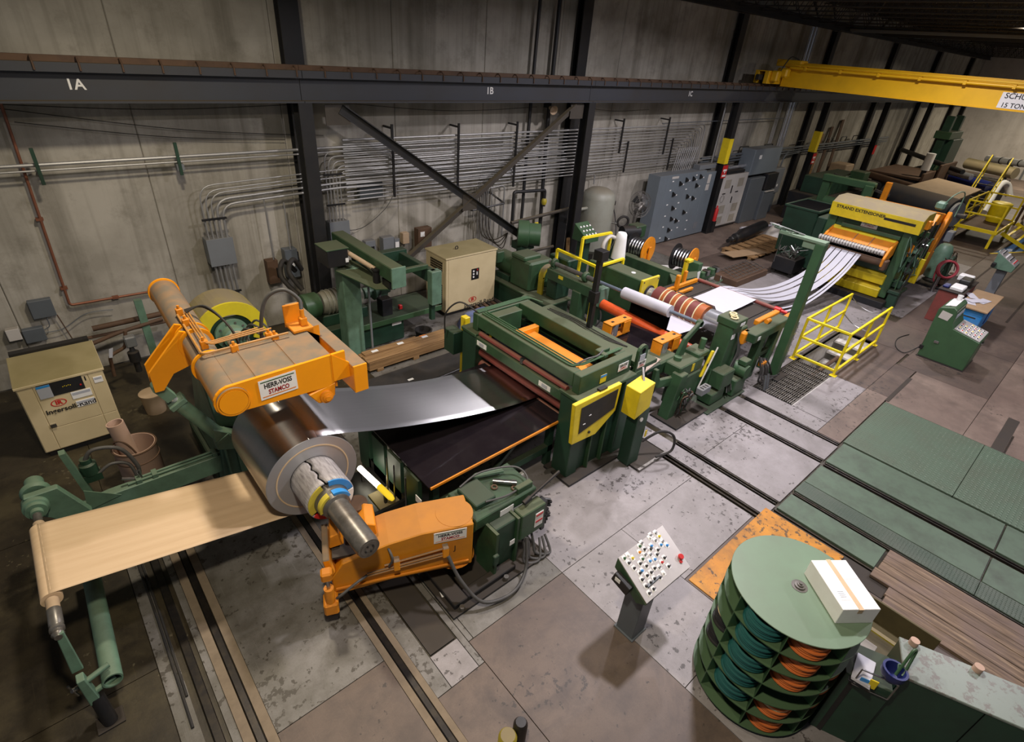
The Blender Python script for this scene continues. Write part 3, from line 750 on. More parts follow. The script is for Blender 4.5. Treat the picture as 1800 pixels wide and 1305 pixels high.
# ---- diagonal bracing in the second bay
br = thing('cross_brace', 'crossed steel angle brace between the first two crane columns', 'brace', (8.2, BEAM_Y, 0))
def angle_bar(a, c, nm):
    a, c = Vector(a), Vector(c); b = MB(); b.bar(a, c, .02, .17, (0, -1, 0) if False else (0, 0, 1)); 
    d = (c - a).normalized(); n = Vector((0, -1, 0)); up = n.cross(d)
    if up.z < 0: up = -up
    b.obox(a + up * .075 + Vector((0, -.12, 0)), d * (c - a).length, up * .018, Vector((0, .12, 0)))
    return b.build(nm, 'steel_brace', br)
M['steel_brace'] = paint('brace_brown_steel', (0.055, 0.046, 0.035), 0.6, dirt=(0.03, 0.025, 0.02), amt=0.5, dust=0.8, dustcol=(0.12, 0.095, 0.05))
M['steel_brace2'] = paint('brace_dark_steel', (0.022, 0.023, 0.026), 0.55, amt=0.4)
b1 = angle_bar((5.06, BEAM_Y - .04, 4.58), (10.6, BEAM_Y - .04, 1.0), 'brace_bar'); b1.data.materials[0] = M['steel_brace2']
angle_bar((11.68, BEAM_Y + .02, 4.58), (5.3, BEAM_Y + .02, 0.6), 'brace_bar')
b = MB(); b.box((8.02, BEAM_Y - .06, 2.28), (8.46, BEAM_Y - .03, 2.68)); b.build('gusset_plate', 'steel_brace', br)
for xx, zz in ((5.0, 4.55), (11.75, 4.55)):
    b = MB(); b.box((xx - .25, BEAM_Y - .03, zz - .25), (xx + .25, BEAM_Y - .01, zz + .11)); b.build('gusset_plate', 'steel_brace', br)
# ================================================================== LEFT END: coil, strip, uncoiler, paper reel
CX, CZ, CR = 1.60, 1.35, 0.55
CY0, CY1 = 4.95, 6.12
def uv_mesh(name, mat, parent, rows, closed_u=False, thick=None):
    """Grid of points rows[i][j]; U runs along i (the rolling direction)."""
    bm = bmesh.new(); uvl = bm.loops.layers.uv.new('UVMap')
    V = [[bm.verts.new(Vector(p)) for p in r] for r in rows]
    ni, nj = len(rows), len(rows[0])
    for i in range(ni if closed_u else ni - 1):
        for j in range(nj - 1):
            i2 = (i + 1) % ni
            f = bm.faces.new((V[i][j], V[i2][j], V[i2][j + 1], V[i][j + 1])); f.smooth = True
            for l, (a, b_) in zip(f.loops, ((i, j), (i + 1, j), (i + 1, j + 1), (i, j + 1))): l[uvl].uv = (a / ni, b_ / max(1, nj - 1))
    r = parent
    if r is not None:
        while r.parent: r = r.parent
        bm.transform(r.matrix_basis.inverted())
    me = bpy.data.meshes.new(name); bm.to_mesh(me); bm.free(); me.materials.append(M[mat] if isinstance(mat, str) else mat)
    o = bpy.data.objects.new(name, me); COL.objects.link(o)
    if parent is not None: o.parent = parent
    if thick:
        s = o.modifiers.new('thickness', 'SOLIDIFY'); s.thickness = thick; s.offset = 0
    return o
def circ(y, r, n=96, cx=CX, cz=CZ):
    return [(cx + r * math.cos(2 * PI * i / n), y, cz + r * math.sin(2 * PI * i / n)) for i in range(n)]

coil = thing('steel_coil', 'bright steel coil on the uncoiler with a chipped white sleeve', 'coil', (CX, CY0, CZ - CR))
def ringrows(spec, n=96):
    rings = [circ(y, r, n) for y, r in spec]
    return [[rings[k][i] for k in range(len(rings))] for i in range(n)]
uv_mesh('wound_strip', 'coil_steel', coil, ringrows([(CY0 + .004, CR), (CY0 + .02, CR), (CY1 - .02, CR), (CY1, CR)]), True)
fw_ = [(CY0 + .004, CR), (CY0, CR - .006)]
k = 0
r = CR - .006
while r > .27:
    fw_ += [(CY0 + (.0025 if k % 2 else 0), r - .004)]; r -= .02; k += 1
uv_mesh('coil_face', 'coil_edge', coil, ringrows(fw_), True)
uv_mesh('coil_back_face', 'coil_edge', coil, ringrows([(CY1, CR), (CY1, .2)]), True)
b = MB(); b.ring((CX, CY0 - .001, CZ), (0, 1, 0), .425, .440, .006, 64); b.build('paper_layer', 'kraft', coil)
# sleeve on the expanding mandrel, in two shells with a zigzag gap on top
def sleeve(a0, a1, name, zig=True):
    n = 26; rows = []
    for i in range(n + 1):
        t = i / n
        row = []
        for j in range(9):
            s_ = j / 8; y = CY0 - .46 * s_
            za = .16 * (abs(((s_ * 2.6) % 1) - .5) * 2 - .5)
            A0 = a0 + za; A1 = a1 + (za if zig else 0)
            a = A0 + (A1 - A0) * t
            row.append((CX + .262 * math.cos(a), y, CZ + .262 * math.sin(a)))
        rows.append(row)
    return uv_mesh(name, 'core_board', coil, rows, False, .03)
sleeve(math.radians(104), math.radians(250), 'sleeve_half', False)
sleeve(math.radians(-110), math.radians(99), 'sleeve_half', True)
b = MB(); b.cyl((CX, CY0 + .2, CZ), (CX, CY0 - .40, CZ), .235, n=40); b.build('mandrel_core', 'black', coil, smooth=True)
def arc_ring(a0, a1, r0, r1, y0, y1, mat, name):
    b = MB(); n = 14
    for i in range(n):
        A, B = a0 + (a1 - a0) * i / n, a0 + (a1 - a0) * (i + 1) / n
        p = lambda a, r, y: (CX + r * math.cos(a), y, CZ + r * math.sin(a))
        b.hexa([p(A, r0, y0), p(B, r0, y0), p(B, r1, y0), p(A, r1, y0), p(A, r0, y1), p(B, r0, y1), p(B, r1, y1), p(A, r1, y1)])
    return b.build(name, mat, coil)
D = math.radians
arc_ring(D(10), D(92), .20, .268, CY0 - .475, CY0 - .455, 'blue_paint', 'blue_end_band')
arc_ring(D(112), D(205), .20, .268, CY0 - .475, CY0 - .455, 'yellow_ring', 'yellow_end_band')
arc_ring(D(215), D(300), .20, .268, CY0 - .475, CY0 - .455, 'red', 'red_end_band')
arc_ring(D(305), D(365), .20, .268, CY0 - .475, CY0 - .455, 'white', 'white_end_band')
b = MB(); b.lathe((CX, CY0 - .42, CZ), (0, -1, 0), [(0, .20), (.10, .195), (.13, .165), (.2, .16), (.22, .128), (.88, .128), (.92, .118), (.93, .118)], 40); b.build('mandrel_shaft', 'steel_worn', coil, smooth=True)
arc_ring(D(20), D(95), .155, .19, CY0 - .60, CY0 - .53, 'blue_paint', 'blue_collar_band')
arc_ring(D(110), D(190), .155, .19, CY0 - .60, CY0 - .53, 'yellow_ring', 'yellow_collar_band')
arc_ring(D(0), D(360), .06, .095, CY0 - 1.356, CY0 - 1.351, 'steel_worn', 'end_cap_ring')
b = MB()
for k in range(4): b.cyl((CX + .045 * math.cos(k * PI / 2 + .4), CY0 - 1.35, CZ + .045 * math.sin(k * PI / 2 + .4)), (CX + .045 * math.cos(k * PI / 2 + .4), CY0 - 1.362, CZ + .045 * math.sin(k * PI / 2 + .4)), .010, n=8)
b.build('end_cap_bolts', 'black', coil)

# strip from the coil to the entry frame
prof = [(1.60, 1.903), (1.75, 1.885), (1.9, 1.845), (2.1, 1.775), (2.4, 1.665), (2.8, 1.535), (3.2, 1.418), (3.6, 1.315), (4.0, 1.228), (4.5, 1.140), (5.0, 1.075), (5.5, 1.030), (6.2, 1.0), (7.0, .99)]
cp = curve_pts([(x, 0, z) for x, z in prof], 5)
def wob(x, y): return 0.006 * math.sin(2.2 * x + 2.6 * y) + 0.010 * math.sin(1.1 * x - 1.7 * y + .6) * (1 if 2 < x < 5 else .3)
st = uv_mesh('steel_strip', 'mirror_steel', None, [[(p.x, CY0 + (CY1 - CY0) * j / 10, p.z + wob(p.x, CY0 + (CY1 - CY0) * j / 10)) for j in range(11)] for p in cp], False, .003)
tag(st, 'mirror-bright steel strip hanging from the coil to the green frame', 'steel strip')

# paper web: kraft interleaf drawn off the coil's underside on to a reel
web = thing('paper_reel', 'tan kraft paper web wound on a reel left of the coil', 'paper roll', (-0.93, 5.5, 1.15))
W0, W1 = 5.0, 6.06
def webz(x): return 1.235 + (0.800 - 1.235) * (x + 0.93) / (1.60 + 0.93)
rows = []
for i in range(31):
    x = -0.93 + (1.62 + 0.93) * i / 30
    rows.append([(x, W0 + .06 * (1 - i / 30) * 0 + (W1 - W0) * j / 24, webz(x) + .004 * math.sin(j * 2.1) * math.sin(PI * i / 30)) for j in range(25)])
uv_mesh('paper_web', 'kraft', web, rows, False, .002)
b = MB(); b.cyl((-0.93, W0, 1.150), (-0.93, W1, 1.150), .085, n=28); b.build('paper_roll', 'kraft', web, smooth=True)
b = MB(); b.cyl((-0.93, W0 - .005, 1.15), (-0.93, 4.84, 1.15), .052, n=20); b.cyl((-.93, W1, 1.15), (-.93, W1 + .1, 1.15), .052, n=20); b.build('core_tube', 'kraft_core', web, smooth=True)
b = MB(); b.lathe((-.93, 4.86, 1.15), (0, -1, 0), [(0, .056), (.19, .056), (.20, .048), (.22, .048), (.225, .058), (.25, .058), (.26, .042), (.29, .042), (.30, .05), (.33, .03), (.34, .03)], 24)
b.cyl((-.93, W1 + .1, 1.15), (-.93, 6.5, 1.15), .04, n=18); b.build('reel_shaft', 'steel_worn', web, smooth=True)

# outboard stand of the reel
rs = thing('reel_stand', 'pale green swing arm and pipe carrying the paper reel outer end', 'stand', (-.85, 4.5, 0))
b = MB(); b.cyl((-.74, 4.40, .42), (-.70, 6.2, .42), .085, n=28, caps=False); b.cyl((-.74, 4.40, .42), (-.70, 6.2, .42), .070, n=28, caps=False)
b.ring((-.74, 4.40, .42), (.02, -1, 0), .070, .085, .004); b.build('pipe', 'seafoam', rs, smooth=True)
b = MB(); b.prism([(-.945, 4.56, 1.18), (-.885, 4.56, 1.18), (-.895, 4.56, .62), (-.985, 4.56, .62)], (0, -.035, 0)); b.build('swing_arm', 'seafoam', rs, bevel=.006)
b = MB(); b.prism([(-.96, 4.47, .66), (-.90, 4.47, .66), (-.875, 4.47, .30), (-.96, 4.47, .26)], (0, -.10, 0)); b.build('clamp_plate', 'seafoam', rs, bevel=.006)
for z in (.56, .36):
    b = MB(); b.cyl((-.90, 4.43, z), (-.72, 4.47, z + .02), .028, n=14); b.build('pin', 'seafoam', rs, smooth=True)
b = MB(); b.cyl((-1.02, 4.40, .56), (-.95, 4.44, .52), .022, n=12); b.cyl((-1.03, 4.42, .62), (-1.0, 4.42, .44), .012, n=8); b.build('latch', 'steel', rs)
b = MB(); b.cyl((-.90, 4.42, .30), (-.88, 4.30, .0), .062, n=18); b.build('leg', 'black', rs, smooth=True)
b = MB(); b.box((-.99, 4.22, 0), (-.77, 4.40, .015)); b.build('foot_plate', 'steel_dark', rs)

# drive arm of the reel, with its head
ra = thing('reel_drive_arm', 'long pale green arm holding the paper reel drive behind the web', 'arm', (0.2, 6.85, 0))
b = MB(); b.prism([(-.60, 6.75, .60), (-.30, 6.75, .46), (1.12, 6.75, .46), (1.12, 6.75, .74), (-.30, 6.75, .74), (-.60, 6.75, .70)], (0, .14, 0)); b.build('beam', 'seafoam', ra, bevel=.008)
b = MB(); b.prism([(-.52, 6.74, .95), (-.56, 6.74, .64), (-.20, 6.74, .70)], (0, -.012, 0)); b.build('gusset', 'seafoam', ra)
b = MB(); b.prism([(-1.0, 6.50, 1.28), (-.70, 6.50, 1.28), (-.50, 6.50, .80), (-.66, 6.50, .62), (-.86, 6.50, .9), (-1.02, 6.50, 1.05)], (0, .09, 0)); b.build('head_plate', 'seafoam', ra, bevel=.01)
b = MB(); b.lathe((-.93, 6.56, 1.15), (0, -1, 0), [(0, .12), (.12, .12), (.13, .10), (.18, .10), (.18, .06), (.24, .06)], 26); b.build('bearing_housing', 'seafoam', ra, smooth=True)
b = MB(); b.lathe((-.90, 6.62, 1.2), (0, 1, 0), [(0, .12), (.03, .14), (.06, .14), (.07, .09), (.25, .09), (.27, .07)], 24); b.build('motor', 'seafoam', ra, smooth=True)
b = MB(); b.prism([(-.60, 6.86, 1.45), (-.54, 6.86, 1.45), (-.44, 6.86, .70), (-.52, 6.86, .70)], (0, .10, 0)); b.build('upright_plate', 'seafoam', ra)
b = MB(); b.lathe((-.40, 6.95, 1.02), (0, 0, 1), [(0, .09), (.14, .09), (.16, .06), (.22, .06)], 18); b.box((-.5, 6.88, .92), (-.3, 7.02, 1.02)); b.build('valve', 'green_dark', ra, smooth=True)
b = MB(); b.tube(curve_pts([(-.42, 6.93, 1.2), (-.30, 6.93, 1.34), (-.05, 6.92, 1.25), (.06, 6.90, .95), (.05, 6.90, .78)]), .024, 10)
b.tube(curve_pts([(-.33, 6.9, 1.0), (-.18, 6.9, 1.08), (-.02, 6.9, 1.0), (.02, 6.88, .8)]), .02, 10); b.build('hose', 'hose', ra, smooth=True)
b = MB(); b.tube([(-.1, 6.80, .765), (1.02, 6.80, .765)], .016, 8); b.tube([(.0, 6.85, .775), (1.02, 6.85, .775)], .016, 8); b.build('pipe', 'seafoam', ra, smooth=True)
for x in (.02, .2, .92):
    b = MB(); b.box((x - .03, 6.76, .74), (x + .03, 6.89, .80)); b.build('pipe_clamp', 'seafoam', ra, bevel=.004)
b = MB(); b.cyl((-.02, 6.83, .8), (-.14, 6.83, .86), .02, n=10); b.cyl((.05, 6.83, .78), (.05, 6.83, .9), .022, n=10); b.build('fitting', 'steel', ra)

# uncoiler pedestal
un = thing('uncoiler', 'pale green uncoiler pedestal behind the steel coil with yellow drum guard', 'machine', (1.6, 7.6, 0))
b = MB(); b.box((.92, 7.0, 0), (2.15, 8.5, .30)); b.build('base', 'green_dark', un, bevel=.02)
b = MB(); b.prism([(.98, 7.05, .3), (2.1, 7.05, .3), (2.0, 7.05, 1.42), (1.12, 7.05, 1.42)], (0, 1.2, 0)); b.build('body', 'seafoam', un, bevel=.03)
b = MB(); b.prism([(.93, 6.70, .12), (1.30, 6.70, .12), (1.30, 6.70, 1.05), (1.02, 6.70, 1.22)], (0, .34, 0)); b.build('front_column', 'seafoam', un, bevel=.015)
b = MB(); b.prism([(1.02, 6.68, 1.25), (1.28, 6.68, 1.15), (1.16, 6.68, 2.55), (.94, 6.68, 2.55)], (0, .36, 0)); b.build('arm_post', 'seafoam', un, bevel=.015)
for x in (1.02, 1.16):
    b = MB(); b.box((x, 6.60, .3), (x + .02, 6.69, 1.05)); b.build('rib', 'seafoam', un)
b = MB(); b.lathe((CX, 7.02, CZ), (0, -1, 0), [(-.02, .38), (.12, .38), (.14, .25), (.9, .24)], 32); b.build('spindle_nose', 'seafoam', un, smooth=True)
WC = (1.87, 8.62, 1.56)
def arcgrid(cx, y, cz, r0, r1, a0, a1, th, n=26):
    b = MB()
    for i in range(n):
        A, B = a0 + (a1 - a0) * i / n, a0 + (a1 - a0) * (i + 1) / n
        p = lambda a, r, yy: (cx + r * math.cos(a), yy, cz + r * math.sin(a))
        b.hexa([p(A, r0, y), p(B, r0, y), p(B, r1, y), p(A, r1, y), p(A, r0, y + th), p(B, r0, y + th), p(B, r1, y + th), p(A, r1, y + th)])
    return b
arcgrid(WC[0], WC[1] - .02, WC[2], .34, .545, D(-25), D(205), .04).build('drum_guard_face', 'guard_yellow', un)
arcgrid(WC[0], WC[1] + .02, WC[2], .51, .545, D(-25), D(205), .62).build('drum_guard_rim', 'ochre', un, smooth=True)
b = MB(); b.box((WC[0] - .36, WC[1] + .04, WC[2] - .75), (WC[0] + .36, WC[1] + .09, WC[2] + .28)); b.build('guard_back_plate', 'green_dark', un, bevel=.03)
b = MB(); b.lathe((WC[0], WC[1] + .03, WC[2]), (0, -1, 0), [(0, .26), (.06, .26), (.07, .18), (.22, .18), (.24, .14), (.30, .14), (.32, .11), (.36, .11)], 30); b.build('flange_hub', 'seafoam', un, smooth=True)
b = MB()
for k in range(10): b.cyl((WC[0] + .21 * math.cos(k * PI / 5), WC[1] - .03, WC[2] + .21 * math.sin(k * PI / 5)), (WC[0] + .21 * math.cos(k * PI / 5), WC[1] - .05, WC[2] + .21 * math.sin(k * PI / 5)), .018, n=6)
b.build('flange_bolts', 'steel_worn', un)
for k in range(3):
    b = MB(); b.torus((WC[0], WC[1] - .24 - .07 * k, WC[2]), (0, 1, 0), .135, .018, 24, 8); b.build('hub_ring', 'kraft_core' if k < 2 else 'steel_worn', un, smooth=True)
b = MB()
for k in range(3):
    b.tube(curve_pts([(WC[0] - .02 + .05 * k, WC[1] - .42, WC[2] + .06), (WC[0] + .05 + .08 * k, 7.9, 1.95 + .05 * k), (2.1 + .04 * k, 7.2, 1.9), (2.0 + .04 * k, 6.6, 1.6)]), .016, 8)
b.build('hose', 'hose', un, smooth=True)

# hold-down arm
ha = thing('hold_down_arm', 'orange hold-down arm with a dusty brown top above the steel coil', 'machine arm', (1.0, 6.6, 2.6))
AX = lambda y: .955 + (y - 5) * .03
AZ = lambda y: 2.665 - (y - 5) * .012
b = MB(); b.cyl((AX(5.03), 5.03, AZ(5.03)), (AX(5.80), 5.80, AZ(5.80)), .165, n=36); b.build('torque_tube', 'orange', ha, smooth=True)
b = MB(); b.cyl((AX(5.80), 5.80, AZ(5.80)), (AX(6.42), 6.42, AZ(6.42)), .150, n=36); b.build('torque_tube', 'orange', ha, smooth=True)
b = MB(); b.cyl((AX(6.42), 6.42, AZ(6.42)), (AX(8.2), 8.2, AZ(8.2)), .172, n=36); b.build('torque_tube', 'orange', ha, smooth=True)
b = MB(); b.cyl((AX(8.2), 8.2, AZ(8.2)), (AX(8.24), 8.24, AZ(8.24)), .19, n=36); b.build('end_disc', 'orange_face', ha, smooth=True)
b = MB(); b.cyl((AX(5), 4.965, AZ(5)), (AX(5), 5.0, AZ(5)), .135, n=36); b.build('end_disc', 'orange_face', ha, smooth=True)
b = MB(); b.ring((AX(5), 4.985, AZ(5)), (0, 1, 0), .14, .158, .03, 40); b.build('end_disc_rim', 'orange', ha, smooth=True)
for y in (5.80, 6.42, 6.60):
    b = MB(); b.cyl((AX(y), y, AZ(y)), (AX(y), y + .025, AZ(y)), .192, n=36); b.build('collar', 'orange_face', ha, smooth=True)
fp = [(AX(5) + .175 * math.cos(D(a)), 5.0, AZ(5) + .175 * math.sin(D(a))) for a in range(100, 301, 20)]
fp += [(1.92, 5.0, 2.47), (2.16, 5.0, 2.56), (2.16, 5.0, 2.86)]
b = MB(); b.prism(fp, (0, .035, 0)); b.build('front_plate', 'orange_face', ha)
bp_ = [(p[0] + .045, 5.77, p[2] - .015) for p in fp]
b = MB(); b.prism(bp_, (0, .035, 0)); b.build('back_plate', 'orange', ha)
b = MB(); b.hexa([(1.0, 5.03, 2.80), (2.0, 5.03, 2.84), (2.02, 5.78, 2.83), (1.02, 5.78, 2.79), (1.0, 5.03, 2.828), (2.0, 5.03, 2.862), (2.02, 5.78, 2.852), (1.02, 5.78, 2.818)])
b.build('top_plate', 'orange', ha)
for x in (1.22, 1.62):
    b = MB(); b.bar((x, 5.04, 2.834 + .034 * (x - 1)), (x + .02, 5.77, 2.824 + .034 * (x - 1)), .010, .010); b.build('weld_seam', 'orange', ha)
for nm, a, c in (('channel_web', (2.19, 4.9, 2.36), (2.215, 6.85, 2.675)), ('channel_web', (2.33, 4.9, 2.36), (2.355, 6.85, 2.675)), ('channel_flange', (2.19, 4.9, 2.35), (2.355, 6.85, 2.36)), ('channel_end', (2.19, 4.88, 2.35), (2.355, 4.90, 2.70)), ('channel_flange', (2.19, 4.9, 2.675), (2.355, 6.85, 2.70))):
    b = MB(); b.box(a, c); b.build(nm, 'orange_face' if nm == 'channel_end' else 'orange', ha, bevel=.004)
b = MB(); b.box((2.03, 5.03, 2.42), (2.05, 5.77, 2.70)); b.build('inner_web', 'orange', ha)
b = MB(); b.hexa([(2.0, 4.99, 2.52), (2.2, 4.99, 2.52), (2.2, 5.035, 2.52), (2.0, 5.035, 2.52), (2.0, 4.99, 2.865), (2.2, 4.99, 2.70), (2.2, 5.035, 2.70), (2.0, 5.035, 2.865)]); b.build('end_plate', 'orange_face', ha)
b = MB(); b.hexa([(2.0, 5.77, 2.45), (2.2, 5.77, 2.45), (2.2, 5.81, 2.45), (2.0, 5.81, 2.45), (2.0, 5.77, 2.84), (2.2, 5.77, 2.70), (2.2, 5.81, 2.70), (2.0, 5.81, 2.84)]); b.build('end_plate', 'orange_face', ha)
lv = [(.96, 6.43, 2.80), (.86, 6.43, 2.84), (.46, 6.43, 2.42), (.46, 6.43, 2.16), (.55, 6.43, 2.16), (.69, 6.43, 2.34), (.90, 6.43, 2.40), (1.06, 6.43, 2.5)]
b = MB(); b.prism(lv, (0, .04, 0)); b.build('lever_plate', 'orange_face', ha)
b = MB(); b.prism([(p[0], 6.64, p[2]) for p in lv], (0, .04, 0)); b.build('lever_plate', 'orange_face', ha)
b = MB(); b.prism([(1.70, 5.0, 2.44), (2.02, 5.0, 2.50), (2.0, 5.0, 2.33), (1.9, 5.0, 2.27), (1.80, 5.0, 2.29)], (0, .12, 0)); b.build('roller_bracket', 'orange_face', ha, bevel=.01)
b = MB(); b.lathe((1.89, 5.02, 2.36), (0, -1, 0), [(0, .075), (.05, .075), (.055, .05), (.07, .05), (.075, .03), (.09, .03)], 22); b.build('roller_hub', 'orange_lite', ha, smooth=True)
b = MB(); b.cyl((1.89, 5.12, 2.36), (1.89, 5.75, 2.36), .07, n=20); b.build('hold_down_roller', 'rubber', ha, smooth=True)
# oil pipes on the arm
for k in range(3):
    b = MB(); b.tube(bend_pts([(1.02 + .025 * k, 6.95, 2.83 + .008 * k), (.98 + .025 * k, 5.93 - .03 * k, 2.88), (1.55 + .06 * k, 5.90 - .045 * k, 2.93)], .06), .009, 8); b.build('oil_pipe', 'orange_pipe', ha, smooth=True)
b = MB(); b.tube(bend_pts([(.95, 6.9, 2.84), (.91, 5.72, 2.87), (1.80, 5.66, 2.90)], .06), .013, 8); b.build('oil_pipe', 'orange_pipe', ha, smooth=True)
for p in ((.98, 6.92), (.97, 6.60), (.99, 5.96), (1.22, 5.69), (1.62, 5.78), (1.66, 5.70)):
    b = MB(); b.box((p[0] - .035, p[1] - .025, 2.80), (p[0] + .04, p[1] + .035, 2.905)); b.build('pipe_fitting', 'orange_lite', ha, bevel=.008)
    b = MB(); b.cyl((p[0], p[1], 2.905), (p[0], p[1], 2.945), .016, n=8); b.build('fitting_cap', 'orange_lite', ha)
for k in range(3):
    b = MB(); b.tube(curve_pts([(1.04, 6.95 - .04 * k, 2.86), (1.25, 6.85 - .03 * k, 2.88 + .02 * k), (1.42, 6.55 - .05 * k, 2.66), (1.45, 6.4, 2.2)]), .012, 8); b.build('hose', 'rubber', ha, smooth=True)
b = MB(); b.box((1.86, 5.66, 2.86), (2.10, 5.92, 2.90)); b.build('valve_bracket', 'orange_lite', ha, bevel=.008)
b = MB(); b.box((1.86, 5.90, 2.84), (2.10, 5.93, 3.12)); b.build('valve_back_plate', 'orange_lite', ha, bevel=.008)
b = MB(); b.box((1.98, 5.72, 2.90), (2.06, 5.80, 3.0)); b.build('valve', 'orange_lite', ha, bevel=.008)
b = MB(); b.cyl((2.02, 5.76, 3.0), (2.02, 5.76, 3.1), .022, n=12); b.build('valve_stem', 'orange_lite', ha)
b = MB(); b.tube(curve_pts([(2.02, 5.76, 3.08), (2.03, 5.82, 3.2), (1.9, 5.9, 3.32), (1.72, 5.98, 3.22), (1.62, 6.0, 2.9), (1.6, 6.1, 2.3)]), .022, 10); b.build('hose_loop', 'hose', ha, smooth=True)
maker_sign(ha, (1.405, 4.994, 2.69), (1, 0, .03), (0, 0, 1), .385, .23)
# lift cylinder
lc = thing('lift_cylinder', 'pale green hydraulic cylinder slanting below the orange lever plate', 'cylinder', (.9, 6.55, 1.1))
p0, p1 = Vector((.505, 6.55, 2.16)), Vector((1.00, 6.55, 1.22))
d = (p1 - p0).normalized()
b = MB(); b.cyl(p0 + d * .30, p1, .085, n=24); b.build('barrel', 'seafoam', lc, smooth=True)
b = MB(); b.cyl(p0 + d * .1, p0 + d * .3, .045, n=18); b.build('rod', 'chrome', lc, smooth=True)
b = MB(); b.cyl(p0 + Vector((0, -.06, 0)), p0 + Vector((0, .06, 0)), .065, n=20); b.obox(p0 + Vector((0, -.055, 0)) - Vector((d.z, 0, -d.x)) * .06, Vector((d.z, 0, -d.x)) * .12, Vector((0, .11, 0)), d * .22); b.build('clevis', 'seafoam', lc, smooth=True)
b = MB(); b.obox(p0 + d * .27 + Vector((0, -.1, 0)) - Vector((d.z, 0, -d.x)) * .1, Vector((d.z, 0, -d.x)) * .2, Vector((0, .2, 0)), d * .07); b.obox(p1 + Vector((0, -.1, 0)) - Vector((d.z, 0, -d.x)) * .1, Vector((d.z, 0, -d.x)) * .2, Vector((0, .2, 0)), d * .06); b.build('end_block', 'seafoam', lc, bevel=.008)
b = MB(); b.prism([(.92, 6.46, 1.40), (1.25, 6.46, 1.15), (1.2, 6.46, .95), (.92, 6.46, 1.05)], (0, .16, 0)); b.build('mount', 'seafoam', lc, bevel=.01)

# ------------------------------------------------------------------ compressor on the left
co = thing('air_compressor', 'tan air compressor with a dark control display and a red oval badge', 'compressor', (-.41, 9.6, 0))
b = MB(); b.box((-.88, 9.15, 0), (.08, 10.1, .1)); b.build('skid', 'black', co)
b = MB(); b.box((-.92, 9.1, .1), (.10, 10.12, 1.27)); b.build('cabinet', 'cream', co, bevel=.012)
b = MB(); b.hexa([(-.94, 9.08, 1.24), (.12, 9.08, 1.24), (.12, 10.14, 1.24), (-.94, 10.14, 1.24), (-.94, 9.08, 1.28), (.12, 9.08, 1.28), (.12, 10.0, 1.34), (-.94, 10.0, 1.34)]); b.build('roof_panel', 'cream', co, bevel=.006)
b = MB(); b.box((-.9, 10.0, 1.28), (.08, 10.12, 1.38)); b.build('roof_vent', 'black', co)
for x0, x1, z0_, z1_ in ((-.91, -.745, .12, 1.24), (-.735, -.10, .50, 1.24), (-.735, -.10, .12, .49), (-.09, .09, .50, 1.24), (-.09, .09, .12, .49)):
    b = MB(); b.box((x0, 9.092, z0_), (x1, 9.10, z1_)); b.build('door_panel', 'cream', co, bevel=.004)
b = MB(); b.box((-.70, 9.084, 1.02), (-.17, 9.094, 1.235)); dp = b.build('control_display', 'steel_dark', co)
b = MB(); b.box((-.705, 9.08, 1.015), (-.55, 9.085, 1.225)); b.build('instruction_sticker', 'ink_grey', dp)
b = MB(); b.box((-.705, 9.079, 1.19), (-.55, 9.080, 1.225)); b.build('blue_heading', 'blue_paint', dp)
b = MB()
for k in range(5): b.box((-.42 + .022 * k, 9.08, 1.13 + .008 * (k % 2)), (-.408 + .022 * k, 9.084, 1.138 + .008 * (k % 2)))
b.build('display_digits', 'yellow', dp)
b = MB(); b.cyl((-.21, 9.084, 1.10), (-.21, 9.075, 1.10), .012, n=10); b.build('stop_button', 'red', dp)
for x0, z0_, w_, h_ in ((-.36, .885, .24, .12), (-.345, .735, .23, .105), (-.045, 1.06, .11, .10)):
    b = MB(); b.box((x0, 9.084, z0_), (x0 + w_, 9.092, z0_ + h_)); s_ = b.build('sticker', 'white', co)
    if w_ > .1:
        b = MB(); b.box((x0 + .01, 9.082, z0_ + h_ * .55), (x0 + w_ - .01, 9.0835, z0_ + h_ - .015)); b.build('print_block', 'ink_grey', s_)
def badge(parent, o, u, v, s, n):
    """Red oval with two letters."""
    U, V, N = Vector(u), Vector(v), Vector(n); o = Vector(o)
    b = MB(); k = 28
    for i in range(k):
        A, B = 2 * PI * i / k, 2 * PI * (i + 1) / k
        p = lambda a, f, e: o + U * (math.cos(a) * s * f) + V * (math.sin(a) * s * .62 * f) + N * e
        b.hexa([p(A, .86, 0), p(B, .86, 0), p(B, 1, 0), p(A, 1, 0), p(A, .86, .003), p(B, .86, .003), p(B, 1, .003), p(A, 1, .003)])
    r_ = b.build('badge_oval', 'red', parent)
    text('IR', s * .98, 'red', r_, o + N * .001, U, V, bold=.004)
    return r_
badge(co, (-.53, 9.090, .895), (1, 0, 0), (0, 0, 1), .095, (0, -1, 0))
text('Ingersoll-Rand', .105, 'ink', co, (-.41, 9.0835, .775), (1, 0, 0), (0, 0, 1), bold=.002)
text('1', .10, 'ink', co, (-.135, 9.0905, 1.17), (1, 0, 0), (0, 0, 1), bold=.003)
b = MB(); b.box((-.73, 9.07, .52), (-.66, 9.09, .57)); b.build('latch', 'steel', co)
